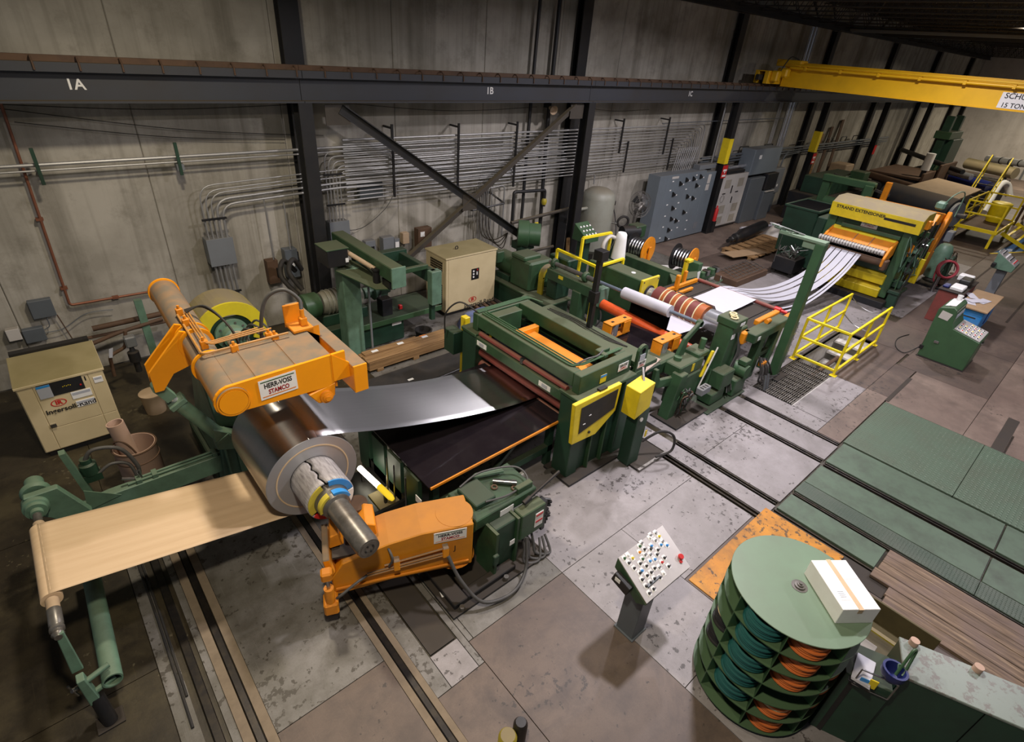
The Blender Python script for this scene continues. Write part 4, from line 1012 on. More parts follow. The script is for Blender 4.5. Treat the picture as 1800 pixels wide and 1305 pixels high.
# fibre drum with a leaning tube
fd = thing('fibre_drum', 'open brown fibre drum in front of the tan compressor', 'drum', (.12, 7.85, 0))
b = MB(); b.lathe((.12, 7.85, 0), (0, 0, 1), [(0, .25), (.02, .265), (.58, .265), (.60, .275), (.62, .275), (.62, .25), (.05, .245), (.045, .01)], 36, close=False); b.build('drum_wall', 'pink_card', fd, smooth=True)
b = MB(); b.torus((.12, 7.85, .61), (0, 0, 1), .268, .014, 36, 8); b.torus((.12, 7.85, .42), (0, 0, 1), .267, .009, 36, 8); b.build('drum_hoop', 'rust', fd, smooth=True)
b = MB(); b.cyl((.10, 7.86, .06), (.1, 7.86, .09), .24, n=30); b.build('dark_contents', 'rubber', fd)
ct = thing('cardboard_tube', 'pinkish cardboard tube standing in the brown fibre drum', 'tube', (.05, 7.85, .1))
b = MB(); b.cyl((.08, 7.80, .1), (.0, 7.86, 1.04), .105, n=28, caps=False); b.cyl((.08, 7.80, .1), (.0, 7.86, 1.04), .09, n=28, caps=False); b.ring((.0, 7.86, 1.04), (-.085, .064, 1), .09, .105, .004); b.build('tube_wall', 'pink_card', ct, smooth=True)
b = MB(); b.tube(curve_pts([(-.1, 7.80, .78), (-.02, 7.75, .80), (.06, 7.72, .70), (.12, 7.70, .5), (.14, 7.66, .3)]), .012, 8); b.build('strap', 'rust', ct, smooth=True)
bu = thing('bucket', 'dirty lidded bucket on the floor right of the tan compressor', 'bucket', (.62, 9.55, 0))
b = MB(); b.lathe((.62, 9.55, 0), (0, 0, 1), [(0, .15), (.34, .175), (.36, .185), (.38, .185), (.39, .15), (.39, .01)], 26); b.build('bucket_wall', 'kraft_core', bu, smooth=True)
# pipework between compressor and wall
pw = thing('compressor_pipework', 'rusty pipes and valves on the wall right of the tan compressor', 'pipes', (.5, 11.2, 0))
b = MB()
b.tube(bend_pts([(.10, 10.8, .9), (.5, 10.8, 1.0), (1.25, 10.9, 1.05)], .1), .035, 10); b.tube(bend_pts([(.25, 10.5, .35), (.28, 10.5, .75), (.55, 10.6, .8), (.62, 10.6, 1.1)], .08), .03, 10)
b.tube([(.2, 11.2, 1.0), (1.3, 11.2, 1.02)], .05, 10); b.tube([(-.9, 11.3, .8), (1.4, 11.3, .8)], .03, 8); b.tube([(.95, 10.9, 0), (.95, 10.9, 1.35)], .03, 8)
b.build('pipe_run', 'rust', pw, smooth=True)
b = MB(); b.lathe((.62, 10.45, .35), (0, 0, 1), [(0, .05), (.2, .05), (.22, .09), (.4, .09), (.42, .05), (.5, .03)], 16); b.build('filter_bowl', 'steel_dark', pw, smooth=True)
b = MB(); b.box((.55, 10.4, .85), (.72, 10.55, 1.05)); b.build('regulator', 'panel_grey', pw, bevel=.02)
b = MB(); b.prism([(.30, 10.35, .95), (.36, 10.35, .96), (.31, 10.35, .78), (.26, 10.35, .79)], (0, -.004, 0)); b.build('paper_tag', 'ink_grey', pw)
b = MB(); b.box((.90, 10.86, 0), (1.02, 10.96, 1.5)); b.build('post', 'seafoam', pw)

# low-wall switch boxes and copper pipe on the left wall
cpx = thing('copper_pipe', 'long copper-brown pipe running down the left wall and turning right', 'pipe', (.0, 11.5, 1.4))
b = MB(); b.tube(bend_pts([(.13, 11.52, 4.72), (.02, 11.52, 1.38), (1.6, 11.52, 1.36), (1.6, 11.52, .9)], .06), .022, 10); b.build('pipe_run', 'copper', cpx, smooth=True)
for x, z in ((.06, 2.9), (.03, 1.7), (.7, 1.37)):
    b = MB(); b.box((x - .05, 11.5, z - .02), (x + .05, 11.585, z + .02)); b.build('pipe_clamp', 'copper', cpx)
# ================================================================== COIL SUPPORT ARM (orange, swung out from the green stand)
M['orange_arm'] = paint('swing_arm_orange', (0.62, 0.235, 0.006), 0.45, dirt=(0.28, 0.10, 0.02), amt=0.45, scale=2.6, dust=0.55, dustcol=(0.25, 0.12, 0.045))
sa = thing('coil_support_arm', 'orange swing arm cradling the coil shaft end, with maker plate', 'machine arm', (2.85, 3.65, 0))
dn, nn = Vector((.923, -.384, 0)), Vector((.384, .923, 0))
def sp(s, z, n=4.24): return dn * s + nn * n + Vector((0, 0, z))
profA = [(-.32, .34), (-.34, .62), (-.20, .84), (.08, .94), (.32, 1.01), (.69, 1.07), (1.30, 1.07), (1.30, .38), (.35, .40)]
b = MB(); b.prism([sp(s, z) for s, z in profA], nn * .50); b.build('arm_body', 'orange_arm', sa, bevel=.012)
b = MB(); c = sp(1.12, 0, 4.47); b.cyl(c + Vector((0, 0, .36)), c + Vector((0, 0, 1.074)), .224, n=36); b.build('pivot_barrel', 'orange_arm', sa, smooth=True)
b = MB(); b.lathe(c + Vector((0, 0, .24)), (0, 0, 1), [(0, .16), (.05, .20), (.13, .26)], 30); b.build('pivot_skirt', 'orange_lite', sa, smooth=True)
b = MB()
b.bar(sp(-.3, .46, 4.225), sp(1.25, .47, 4.225), .022, .022); b.build('lower_rib', 'orange_lite', sa)
# cradle at the tip
b = MB(); b.prism([sp(-.36, .62), sp(-.40, .95), sp(-.33, .95), sp(-.28, .72)], nn * .55); b.build('cradle_cheek', 'orange', sa, bevel=.01)
b = MB(); b.prism([sp(.02, .86, 4.46), sp(-.02, 1.06, 4.46), sp(.10, 1.16, 4.46), sp(.20, 1.12, 4.46), sp(.22, .9, 4.46)], nn * .34); b.build('cradle_pad', 'orange_lite', sa, bevel=.01)
b = MB(); b.prism([sp(-.32, .92, 4.42), sp(-.30, 1.10, 4.42), sp(-.20, 1.14, 4.42), sp(-.16, .95, 4.42)], nn * .3); b.build('cradle_pad', 'orange_lite', sa, bevel=.01)
b = MB(); b.obox(sp(-.30, .87, 4.30), dn * .38, nn * .40, Vector((0, 0, .03))); b.build('cradle_floor', 'steel_dark', sa)
b = MB(); q = sp(.02, 0, 4.84); b.lathe(q + Vector((0, 0, .80)), (0, 0, 1), [(0, .11), (.28, .11), (.30, .13), (.34, .13)], 24); b.build('side_roller', 'rust', sa, smooth=True)
b = MB(); q = sp(-.37, 0, 4.14); b.cyl(q + Vector((0, 0, .36)), q + Vector((0, 0, .62)), .055, n=16); b.build('lock_cylinder', 'orange_lite', sa, smooth=True)
b = MB(); b.cyl(q + Vector((0, 0, .62)), q + Vector((0, 0, .80)), .022, n=12); b.build('lock_rod', 'steel', sa, smooth=True)
b = MB(); b.obox(q - dn * .06 - nn * .06 + Vector((0, 0, .78)), dn * .12, nn * .12, Vector((0, 0, .13))); b.build('lock_eye', 'orange_lite', sa, bevel=.02)
b = MB(); b.obox(q - dn * .08 - nn * .07 + Vector((0, 0, .22)), dn * .16, nn * .2, Vector((0, 0, .18))); b.build('lock_foot', 'orange_lite', sa, bevel=.02)
# pipes along the near face
for z, s0, s1 in ((.72, .25, .95), (.64, .05, .95), (.60, .05, .95)):
    b = MB(); b.tube([sp(s0, z, 4.20), sp(s1, z + .08, 4.20)], .012, 8); b.build('oil_pipe', 'orange', sa, smooth=True)
for s in (.35, .92):
    b = MB(); b.obox(sp(s, .60 + .08 * s, 4.16), dn * .07, nn * .09, Vector((0, 0, .16))); b.build('pipe_block', 'orange', sa, bevel=.008)
b = MB(); b.tube(curve_pts([sp(.05, .62, 4.2), sp(-.10, .58, 4.14), sp(-.25, .50, 4.1), sp(-.3, .44, 4.12)]), .016, 8); b.tube(curve_pts([sp(.30, .95, 4.26), sp(.34, .86, 4.16), sp(.30, .72, 4.18)]), .014, 8); b.build('hose', 'hose', sa, smooth=True)
b = MB(); b.tube(curve_pts([sp(.98, .70, 4.16), sp(1.10, .42, 4.0), sp(1.35, .12, 3.85), sp(1.75, .06, 3.92), sp(2.0, .14, 4.15), sp(2.05, .5, 4.35)]), .022, 10); b.build('long_hose', 'hose', sa, smooth=True)
text('J', .11, 'ink', sa, sp(1.08, .72, 4.236), dn, (0, 0, 1))
maker_sign(sa, sp(1.02, .955, 4.237), dn, (0, 0, 1), .39, .165)

# ------------------------------------------------------------------ green stand of the support arm
M['green_grimy'] = paint('grimy_green', (0.030, 0.078, 0.036), 0.45, dirt=(0.014, 0.016, 0.012), amt=0.8, scale=5, dust=0.35, dustcol=(0.045, 0.05, 0.03))
gs = thing('support_stand', 'dark green stand with grimy tool-strewn top beside the orange swing arm', 'machine stand', (3.3, 3.6, 0))
b = MB(); b.box((2.35, 3.12, 0), (3.9, 4.15, .04)); b.build('base_plate', 'steel_dark', gs)
b = MB(); b.box((2.42, 3.20, .04), (2.62, 3.9, .12)); b.box((2.62, 3.20, .04), (3.4, 3.34, .12)); b.build('base_rail', 'steel_dark', gs, bevel=.01)
b = MB(); b.box((3.12, 3.34, .04), (3.46, 3.95, .82)); b.build('column', 'green_dark', gs, bevel=.012)
b = MB(); b.box((3.07, 3.26, .04), (3.11, 3.62, .84)); b.build('flange_plate', 'green', gs)
b = MB(); b.box((3.45, 3.30, .04), (3.49, 3.62, .84)); b.build('flange_plate', 'green', gs)
b = MB(); b.box((2.92, 3.48, .82), (3.92, 4.08, .98)); b.build('head', 'green_grimy', gs, bevel=.012)
b = MB(); b.box((2.90, 3.52, .76), (2.96, 4.10, .92)); b.build('head_flange', 'green', gs, bevel=.006)
b = MB(); b.box((3.02, 3.62, .98), (3.34, 4.02, 1.06)); b.build('top_block', 'green_dark', gs, bevel=.012)
b = MB(); b.box((3.62, 3.52, .98), (3.88, 3.60, 1.07)); b.build('top_lip', 'green', gs, bevel=.008)
b = MB(); b.tube(curve_pts([(3.05, 4.0, 1.07), (3.4, 4.02, 1.12), (3.85, 3.85, 1.1), (3.85, 3.6, 1.05), (3.5, 3.55, 1.04), (3.15, 3.6, 1.08)]), .013, 8); b.build('hose', 'hose', gs, smooth=True)
b = MB(); b.prism([(3.25, 4.07, 1.03), (3.38, 4.10, 1.03), (3.72, 3.98, 1.04), (3.70, 3.90, 1.04)], (0, 0, .03)); b.build('cover_flap', 'seafoam', gs)
for p, nm, mt in (((3.46, 3.80), 'nut_ring', 'rust'), ((3.58, 3.84), 'nut_ring', 'black'), ((3.72, 3.72), 'nut_ring', 'steel_worn'), ((3.66, 3.63), 'nut_ring', 'rust')):
    b = MB(); b.torus((p[0], p[1], .995), (0, 0, 1), .035, .013, 16, 6); b.build(nm, mt, gs, smooth=True)
b = MB(); b.cyl((3.50, 3.88, 1.02), (3.72, 3.66, 1.03), .032, n=14); b.build('small_cylinder', 'steel', gs, smooth=True)
b = MB(); b.box((3.50, 3.28, .42), (3.92, 3.46, .86)); cb = b.build('control_box', 'green', gs, bevel=.012)
b = MB(); b.box((3.74, 3.272, .52), (3.88, 3.28, .76)); s_ = b.build('warning_sticker', 'white', cb)
for k in range(2):
    b = MB(); b.box((3.75, 3.268, .60 + .11 * k), (3.87, 3.272, .63 + .11 * k)); b.build('red_print', 'red', s_)
b = MB(); b.cyl((3.66, 3.40, .95), (4.25, 3.42, 1.12), .02, n=10); b.lathe((3.62, 3.40, .93), (.94, .05, .27), [(0, .035), (.12, .035)], 12); b.build('lever', 'steel_dark', gs, smooth=True)
b = MB(); b.box((3.30, 3.255, .50), (3.38, 3.26, .58)); b.build('sticker', 'white', gs)
b = MB(); b.box((3.02, 3.21, .36), (3.10, 3.26, .52)); b.build('switch', 'green_dark', gs, bevel=.01)
b = MB(); b.box((3.30, 3.475, .83), (3.52, 3.48, .92)); b.build('caution_sticker', 'white', gs)
for i in range(9):
    a = i * .7
    b = MB(); b.cyl((3.98 + .02 * math.sin(a), 3.36 + .03 * math.cos(a), .80 - i * .05), (4.06 + .03 * math.sin(a * 2), 3.34, .78 - i * .05), .022, n=8); b.build('valve_fitting', 'steel_dark' if i % 2 else 'black', gs)
b = MB(); b.box((3.93, 3.32, .3), (3.99, 3.44, .82)); b.build('valve_manifold', 'black', gs)
for k in range(3):
    b = MB(); b.tube(curve_pts([(3.60 + .08 * k, 3.36, .42), (3.60 + .08 * k, 3.28, .25), (3.55 + .10 * k, 3.2, .06 + .02 * k), (3.75 + .1 * k, 3.12, .04), (3.9 + .05 * k, 3.3, .2)]), .018, 8); b.build('conduit_hose', 'hose', gs, smooth=True)
for x, y in ((2.5, 3.16), (3.2, 3.16), (3.8, 3.2), (2.4, 4.0)):
    b = MB(); b.cyl((x, y, .04), (x, y, .09), .035, n=6); b.build('anchor_bolt', 'steel_worn', gs)

# work-lamp tray on the floor behind the shaft
lt = thing('work_lamp', 'lit fluorescent work lamp with yellow handle in a dark tray', 'lamp', (2.45, 5.3, 0))
b = MB(); b.box((2.15, 4.85, .12), (2.82, 5.95, .16)); b.box((2.15, 4.85, .12), (2.82, 4.90, .34)); b.box((2.78, 4.85, .12), (2.82, 5.95, .34)); b.box((2.15, 4.85, .12), (2.19, 5.95, .34)); b.box((2.2, 4.9, 0), (2.3, 5.0, .12)); b.box((2.7, 5.8, 0), (2.8, 5.9, .12)); b.build('tray', 'black', lt)
b = MB(); b.box((2.46, 4.91, .16), (2.77, 5.4, .18)); b.build('tray_floor', 'ochre', lt)
b = MB(); b.cyl((2.55, 5.80, .36), (2.59, 5.28, .36), .042, n=16); b.build('lit_tube', emit('lamp_tube_glow', (1, .93, .72), 9.0), lt, smooth=True)
b = MB(); b.lathe((2.59, 5.28, .36), (.04, -.52, 0), [(0, .047), (.27, .047), (.33, .03), (.34, .01)], 18); b.build('handle', emit('lamp_handle_glow', (.9, .62, .03), .8), lt, smooth=True)
b = MB(); b.box((2.53, 5.7, .16), (2.57, 5.74, .33)); b.box((2.57, 5.1, .18), (2.61, 5.14, .33)); b.build('lamp_support', 'steel_dark', lt)

# ------------------------------------------------------------------ threading table under the strip
tt = thing('threading_table', 'glossy black threading table with an orange edge below the strip', 'table', (4.1, 5.3, 0))
b = MB(); b.hexa([(2.80, 4.32, .93), (5.45, 4.36, .96), (5.45, 6.35, .96), (2.80, 6.35, .96), (2.80, 4.32, .955), (5.45, 4.36, .985), (5.45, 6.35, .985), (2.80, 6.35, .985)]); b.build('table_top', 'table_black', tt)
b = MB(); b.hexa([(2.82, 4.30, .915), (5.45, 4.335, .945), (5.45, 4.36, .945), (2.82, 4.32, .915), (2.82, 4.30, .95), (5.45, 4.335, .98), (5.45, 4.36, .98), (2.82, 4.32, .95)]); b.build('edge_strip', 'orange_lite', tt)
for y in (4.55, 5.0, 5.45, 5.9):
    b = MB(); b.box((2.78, y, .05), (2.84, y + .35, .90)); b.build('end_panel', 'green_dark', tt)
for x, y in ((3.0, 4.5), (5.2, 4.5), (3.0, 6.2), (5.2, 6.2)):
    b = MB(); b.box((x - .05, y - .05, 0), (x + .05, y + .05, .93)); b.build('leg', 'green_dark', tt)
b = MB(); b.box((2.95, 4.45, .30), (5.25, 4.55, .42)); b.build('side_rail', 'green_dark', tt)
b = MB(); b.bar((3.9, 4.5, .35), (4.6, 4.5, .9), .06, .06); b.build('strut', 'green_dark', tt)
for y in (4.75, 5.05, 5.25):
    b = MB(); b.cyl((2.70, y, .15), (2.70, y - .02, .88), .012, n=8); b.build('guide_rod', 'steel', tt, smooth=True)
b = MB(); b.box((2.755, 4.44, .55), (2.765, 4.58, .66)); b.build('sticker', 'white', tt)

# ------------------------------------------------------------------ entry frame (leveller)
lf = thing('leveller_frame', 'green leveller frame with a black and yellow guard panel and open top', 'machine', (5.9, 5.3, 0))
def gbox(nm, a, c, mat='green', bev=.01, parent=None):
    b = MB(); b.box(a, c); return b.build(nm, mat, parent or lf, bevel=bev)
gbox('near_post', (5.18, 4.02, .04), (5.42, 4.36, 1.50), 'green_dark'); gbox('near_post', (6.25, 3.98, .04), (6.50, 4.36, 1.50), 'green_dark')
gbox('near_plate', (5.42, 4.06, .04), (6.25, 4.12, 1.50), 'green_dark')
for x in (5.62, 5.95):
    gbox('rib', (x, 3.98, .04), (x + .03, 4.06, .9), 'green')
gbox('far_post', (5.18, 6.46, .04), (5.42, 6.84, 1.50), 'green_dark'); gbox('far_post', (6.25, 6.46, .04), (6.50, 6.84, 1.50), 'green_dark'); gbox('far_plate', (5.42, 6.62, .04), (6.25, 6.70, 1.50), 'green_dark')
gbox('sole_plate', (5.10, 3.86, 0), (6.62, 4.45, .045), 'steel_dark', .004); gbox('sole_plate', (5.10, 6.4, 0), (6.62, 6.95, .045), 'steel_dark', .004)
b = MB(); b.prism([(5.0, 4.30, 0.0), (5.04, 4.30, .05), (6.5, 3.82, .05), (6.5, 3.82, .0)], (.02, .05, 0)); b.build('kick_bar', 'steel_worn', lf)
gbox('near_cap', (5.16, 3.98, 1.50), (6.52, 4.40, 1.56)); gbox('far_cap', (5.16, 6.44, 1.50), (6.52, 6.86, 1.56))
gbox('entry_cross_beam', (5.18, 4.36, 1.34), (5.30, 6.46, 1.52)); gbox('exit_cross_beam', (6.40, 4.36, 1.30), (6.52, 6.46, 1.52))
# raised open top frame
gbox('top_entry_beam', (5.26, 4.24, 1.64), (5.42, 6.52, 1.88)); gbox('top_exit_beam', (6.22, 4.24, 1.64), (6.46, 6.52, 1.88))
gbox('top_near_beam', (5.26, 4.10, 1.56), (6.46, 4.24, 1.88)); gbox('top_far_beam', (5.26, 6.52, 1.56), (6.46, 6.66, 1.88))
gbox('top_far_inner', (5.5, 6.30, 1.50), (6.1, 6.5, 1.86)); gbox('top_near_bracket', (5.95, 4.36, 1.86), (6.20, 4.46, 1.96)); gbox('top_near_bracket', (5.95, 4.26, 1.88), (6.05, 4.40, 1.94))
b = MB(); b.cyl((5.235, 4.30, 1.58), (5.235, 6.40, 1.58), .042, n=16); b.build('red_pipe', 'maroon', lf, smooth=True)
gbox('pipe_clamp', (5.19, 5.25, 1.53), (5.28, 5.33, 1.63), 'black')
b = MB(); b.prism([(5.66, 4.5, 1.56), (5.62, 4.5, 1.72), (5.66, 4.5, 1.73), (5.74, 4.5, 1.62), (6.02, 4.5, 1.64), (6.02, 4.5, 1.60)], (0, 1.45, 0)); b.build('orange_trough', 'orange_lite', lf, bevel=.006)
b = MB(); b.box((5.60, 5.86, 1.58), (6.12, 5.98, 1.72)); b.build('trough_end', 'orange_lite', lf, bevel=.01)
for z, r, x in ((1.16, .09, 5.35), (.90, .09, 5.35), (1.16, .11, 5.75), (.86, .11, 5.85), (1.16, .11, 6.15)):
    b = MB(); b.cyl((x, 4.36, z), (x, 6.46, z), r, n=20); b.build('work_roll', 'maroon' if x < 5.5 else 'steel_worn', lf, smooth=True)
gbox('dark_inner_deck', (5.45, 4.40, 1.40), (6.38, 6.44, 1.44), 'slot_black', 0)
# guard panel: yellow frame round a black sheet
yp = [(4.98, 1.60), (6.03, 1.60), (6.00, 1.10), (5.58, .82), (5.04, .86)]
b = MB(); b.prism([(x, 3.97, z) for x, z in yp], (0, -.07, 0)); gp = b.build('guard_panel', 'yellow', lf, bevel=.008)
bp2 = [(5.13, 1.50), (5.95, 1.53), (5.94, 1.18), (5.155, 1.02)]
b = MB(); b.prism([(x, 3.898, z) for x, z in bp2], (0, -.006, 0)); b.build('black_sheet', 'rubber', gp)
for x, z in ((5.33, 1.28), (5.22, 1.16)):
    b = MB(); b.box((x, 3.888, z), (x + .05, 3.892, z + .014)); b.build('catch', 'white', gp)
b = MB(); b.cyl((5.40, 3.90, .95), (5.40, 3.88, .95), .022, n=12); b.build('knob', 'black', gp)
gbox('guard_hinge', (5.55, 3.93, 1.60), (5.72, 4.0, 1.64), 'black', .004)
# guide posts with lifting lugs
def lug(y, z):
    pts = [(6.66 - .12, z - .30)]
    pts = [(6.52, z - .45), (6.52, z - .08)] + [(6.64 + .12 * math.cos(D(a)), z - .08 + .12 * math.sin(D(a))) for a in range(165, 14, -25)] + [(6.76, z - .08), (6.76, z - .45)]
    b = MB()
    hole = [(6.64 + .045 * math.cos(D(a)), z - .06 + .055 * math.sin(D(a))) for a in range(0, 360, 30)]
    b.prism([(x, y, zz) for x, zz in pts], (0, .05, 0)); o = b.build('lifting_lug', 'green', lf)
    b = MB(); b.cyl((6.64, y - .003, z - .06), (6.64, y + .053, z - .06), .045, n=18); b.build('lug_eye', 'slot_black', o)
    return o
ll = lug(4.03, 1.98); lug(6.80, 1.78)
gbox('guide_post', (6.54, 4.02, .04), (6.74, 4.12, 1.55)); gbox('guide_post', (6.54, 6.72, .04), (6.74, 6.86, 1.40))
maker_sign(lf, (6.25, 4.094, 1.73), (1, 0, 0), (0, 0, 1), .24, .13)
b = MB(); b.box((6.53, 4.02, 1.45), (6.75, 4.026, 1.75)); b.build('sticker', 'ink_grey', ll) if False else b.bm.free()
maker_sign(ll, (6.645, 4.026, 1.68), (1, 0, 0), (0, 0, 1), .20, .12)
b = MB(); b.box((6.56, 4.02, 1.75), (6.70, 4.026, 1.86)); b.build('blue_sticker', 'ink_grey', ll)
b = MB(); b.box((5.72, 4.092, 1.60), (5.86, 4.098, 1.74)); s_ = b.build('caution_sticker', 'yellow', lf)
b = MB(); b.box((5.72, 4.088, 1.70), (5.86, 4.092, 1.74)); b.build('blue_heading', 'blue_paint', s_)
b = MB(); b.box((5.30, 6.18, 1.56), (5.304, 6.24, 1.66)); b.build('sticker', 'yellow', lf)
for y in (4.58, 6.15):
    b = MB(); b.box((5.172, y, 1.38), (5.178, y + .26, 1.47)); s_ = b.build('white_sticker', 'white', lf)
    b = MB(); b.box((5.168, y + .07, 1.395), (5.172, y + .19, 1.455)); b.build('print_block', 'ink_grey', s_)
# yellow pod with green pedestal
b = MB(); b.prism([(6.04, 3.56, 1.10), (6.04, 3.56, 1.60), (6.40, 3.56, 1.66), (6.40, 3.56, 1.20)], (0, .27, 0)); b.build('yellow_box', 'yellow', lf, bevel=.008)
b = MB(); b.bar((6.30, 3.7, 1.62), (6.42, 3.85, 1.78), .03, .03); b.build('box_bracket', 'steel_worn', lf)
gbox('pod_pedestal', (6.22, 3.60, .04), (6.50, 3.82, 1.14), 'green_dark'); gbox('pod_foot', (6.30, 3.45, 0), (7.05, 3.9, .04), 'steel_dark', .003); gbox('kick_rail', (6.3, 3.40, .0), (7.1, 3.45, .05), 'steel_worn', .003)
gbox('gauge_plate', (6.48, 3.572, .55), (6.54, 3.578, .68), 'yellow', 0)
b = MB(); b.cyl((6.30, 3.62, .98), (6.30, 3.58, .98), .035, n=14); b.build('gauge', 'white', lf)
b = MB(); b.tube(curve_pts([(6.6, 3.66, .35), (6.85, 3.5, .55), (7.05, 3.35, .45), (7.0, 3.3, .2), (6.75, 3.42, .1)]), .022, 8); b.build('hose', 'rubber', lf, smooth=True)
b = MB()
for k in range(3): b.tube(bend_pts([(5.34 + .04 * k, 6.5, 1.90 + .01 * k), (5.34 + .04 * k, 4.34 - .03 * k, 1.90 + .01 * k), (6.4, 4.34 - .03 * k, 1.90 + .01 * k)], .12), .012, 6)
b.build('oil_pipe', 'green_clean', lf, smooth=True)
b = MB()
for k in range(4): b.tube(bend_pts([(5.3, 6.56 + .03 * k, 1.90), (6.5, 6.56 + .03 * k, 1.90), (6.6, 6.3, 1.88)], .08), .012, 6)
b.build('oil_pipe', 'green_clean', lf, smooth=True)
b = MB(); b.tube(curve_pts([(5.3, 6.6, 1.9), (5.15, 6.9, 2.0), (5.0, 7.1, 1.75), (5.05, 7.2, 1.3)]), .015, 8); b.build('hose', 'rubber', lf, smooth=True)
b = MB(); b.tube(curve_pts([(5.42, 4.35, 1.92), (5.6, 4.3, 1.98), (5.85, 4.32, 1.94), (6.05, 4.38, 1.95)]), .014, 8); b.build('hose', 'hose', lf, smooth=True)
# far side: yellow column guard with a green box
gbox('yellow_guard', (5.34, 6.98, .35), (5.46, 7.12, 1.60), 'yellow', .01); gbox('far_box', (5.1, 7.0, .9), (5.32, 7.3, 1.35), 'green_dark')
# exit deck behind the frame
ed = thing('exit_deck', 'long dusty green deck plate behind the open-top leveller frame', 'machine deck', (7.0, 5.4, 0))
gbox('deck', (6.82, 4.15, 1.42), (7.32, 6.75, 1.50), 'green', .006, ed); gbox('deck_lip', (6.78, 4.15, 1.50), (6.83, 6.75, 1.56), 'green', .004, ed)
for y in (4.25, 6.6):
    gbox('leg', (6.9, y, 0), (7.2, y + .12, 1.42), 'green_dark', .01, ed)
b = MB()
for k in range(3): b.tube(curve_pts([(7.0 + .06 * k, 6.6, 1.515), (7.1 + .05 * k, 6.0, 1.515), (7.02 + .07 * k, 5.3, 1.515), (7.18, 4.7, 1.515)]), .008, 6)
b.build('deck_cable', 'rubber', ed, smooth=True)
bpole = thing('black_post', 'upright black square post standing on the dusty green deck', 'post', (7.2, 5.62, 1.5))
gbox('shaft', (7.15, 5.57, 1.50), (7.24, 5.66, 2.92), 'black', .004, bpole); gbox('top_bracket', (7.12, 5.52, 2.80), (7.30, 5.72, 2.98), 'black', .006, bpole); gbox('clamp', (7.13, 5.54, 2.0), (7.26, 5.70, 2.22), 'black', .004, bpole)

# ------------------------------------------------------------------ hydraulic unit behind, crate, dryer, tarp
hp = thing('hydraulic_unit', 'green hydraulic power unit with electric motor, left of the tan dryer', 'machine', (5.2, 9.9, 0))
gbox('tank', (4.52, 9.50, .02), (5.55, 10.45, .52), 'green_dark', .012, hp)
gbox('drip_tray', (4.52, 9.42, .52), (6.50, 10.5, .56), 'green_dark', .004, hp); gbox('tray_lip', (4.52, 9.40, .52), (6.50, 9.43, .64), 'green_clean', .004, hp)
gbox('tank_label', (5.25, 9.494, .40), (5.48, 9.50, .47), 'white', 0, hp)
for x in (5.75, 6.35): gbox('leg', (x, 10.4, 0), (x + .1, 10.5, .52), 'green_dark', .005, hp)
b = MB(); b.lathe((3.55, 10.1, 1.02), (1, 0, 0), [(0, .18), (.03, .26), (.32, .26), (.33, .22), (.36, .22)], 28); b.build('coupling_guard', 'green_clean', hp, smooth=True)
b = MB(); b.lathe((3.95, 10.1, 1.02), (1, 0, 0), [(0, .22), (.06, .24), (.85, .24), (.9, .18)], 28); mo = b.build('motor', 'tank', hp, smooth=True)
for k in range(9):
    b = MB(); b.ring((4.05 + .085 * k, 10.1, 1.02), (1, 0, 0), .235, .265, .02, 28); b.build('cooling_fin', 'tank', mo)
gbox('motor_foot', (3.9, 9.9, .56), (4.9, 10.3, .80), 'green_dark', .01, hp)
b = MB(); b.lathe((4.92, 10.1, 1.02), (1, 0, 0), [(0, .12), (.2, .12), (.22, .19), (.5, .19), (.52, .1), (.62, .1)], 22); b.build('pump', 'seafoam', hp, smooth=True)
b = MB(); b.lathe((4.62, 10.45, 1.32), (1, 0, 0), [(0, .15), (.5, .15), (.52, .1)], 20); b.build('second_pump', 'tank', hp, smooth=True)
gbox('valve_stack', (5.15, 9.7, .56), (5.4, 9.95, .95), 'steel_dark', .01, hp); gbox('red_cap', (5.6, 9.75, .60), (5.68, 9.83, .70), 'red', .01, hp)
b = MB(); b.tube(curve_pts([(3.7, 10.3, 1.3), (3.55, 10.5, 1.65), (3.75, 10.75, 1.8), (3.95, 10.9, 1.5)]), .05, 10); b.tube(curve_pts([(3.6, 10.35, 1.2), (3.42, 10.6, 1.55), (3.6, 10.9, 1.75), (3.85, 11.0, 1.45)]), .05, 10); b.build('suction_hose', 'rubber', hp, smooth=True)
b = MB(); b.tube(curve_pts([(5.2, 9.9, .95), (5.4, 10.0, 1.25), (5.8, 10.0, 1.35), (6.1, 9.9, 1.5)]), .025, 8); b.build('hose', 'hose', hp, smooth=True)
gbox('base_block', (3.6, 9.7, 0), (4.5, 10.4, .56), 'green_dark', .01, hp)
# sensor bridge above the unit
sb = thing('sensor_bridge', 'tall green post and dusty beam carrying a black sensor box', 'machine', (4.35, 9.4, 0))
gbox('post', (4.12, 9.28, 0), (4.48, 9.64, 1.98), 'seafoam', .015, sb)
gbox('beam', (4.55, 8.15, 2.02), (4.82, 10.6, 2.30), 'green', .015, sb)
gbox('beam_end', (4.54, 8.13, 1.92), (4.83, 8.17, 2.31), 'seafoam', .004, sb)
b = MB(); b.prism([(4.0, 9.3, 1.98), (4.5, 9.7, 1.98), (4.9, 9.0, 1.80), (4.72, 8.35, 1.80), (4.4, 8.5, 1.80)], (0, 0, .02)); b.build('shelf_plate', 'green', sb)
gbox('sensor_box', (3.85, 9.25, 2.08), (4.26, 9.75, 2.40), 'black', .01, sb); gbox('box_lid', (3.84, 9.24, 2.40), (4.28, 9.76, 2.42), 'green', .004, sb)
gbox('label', (4.20, 9.244, 2.14), (4.26, 9.25, 2.22), 'white', 0, sb)
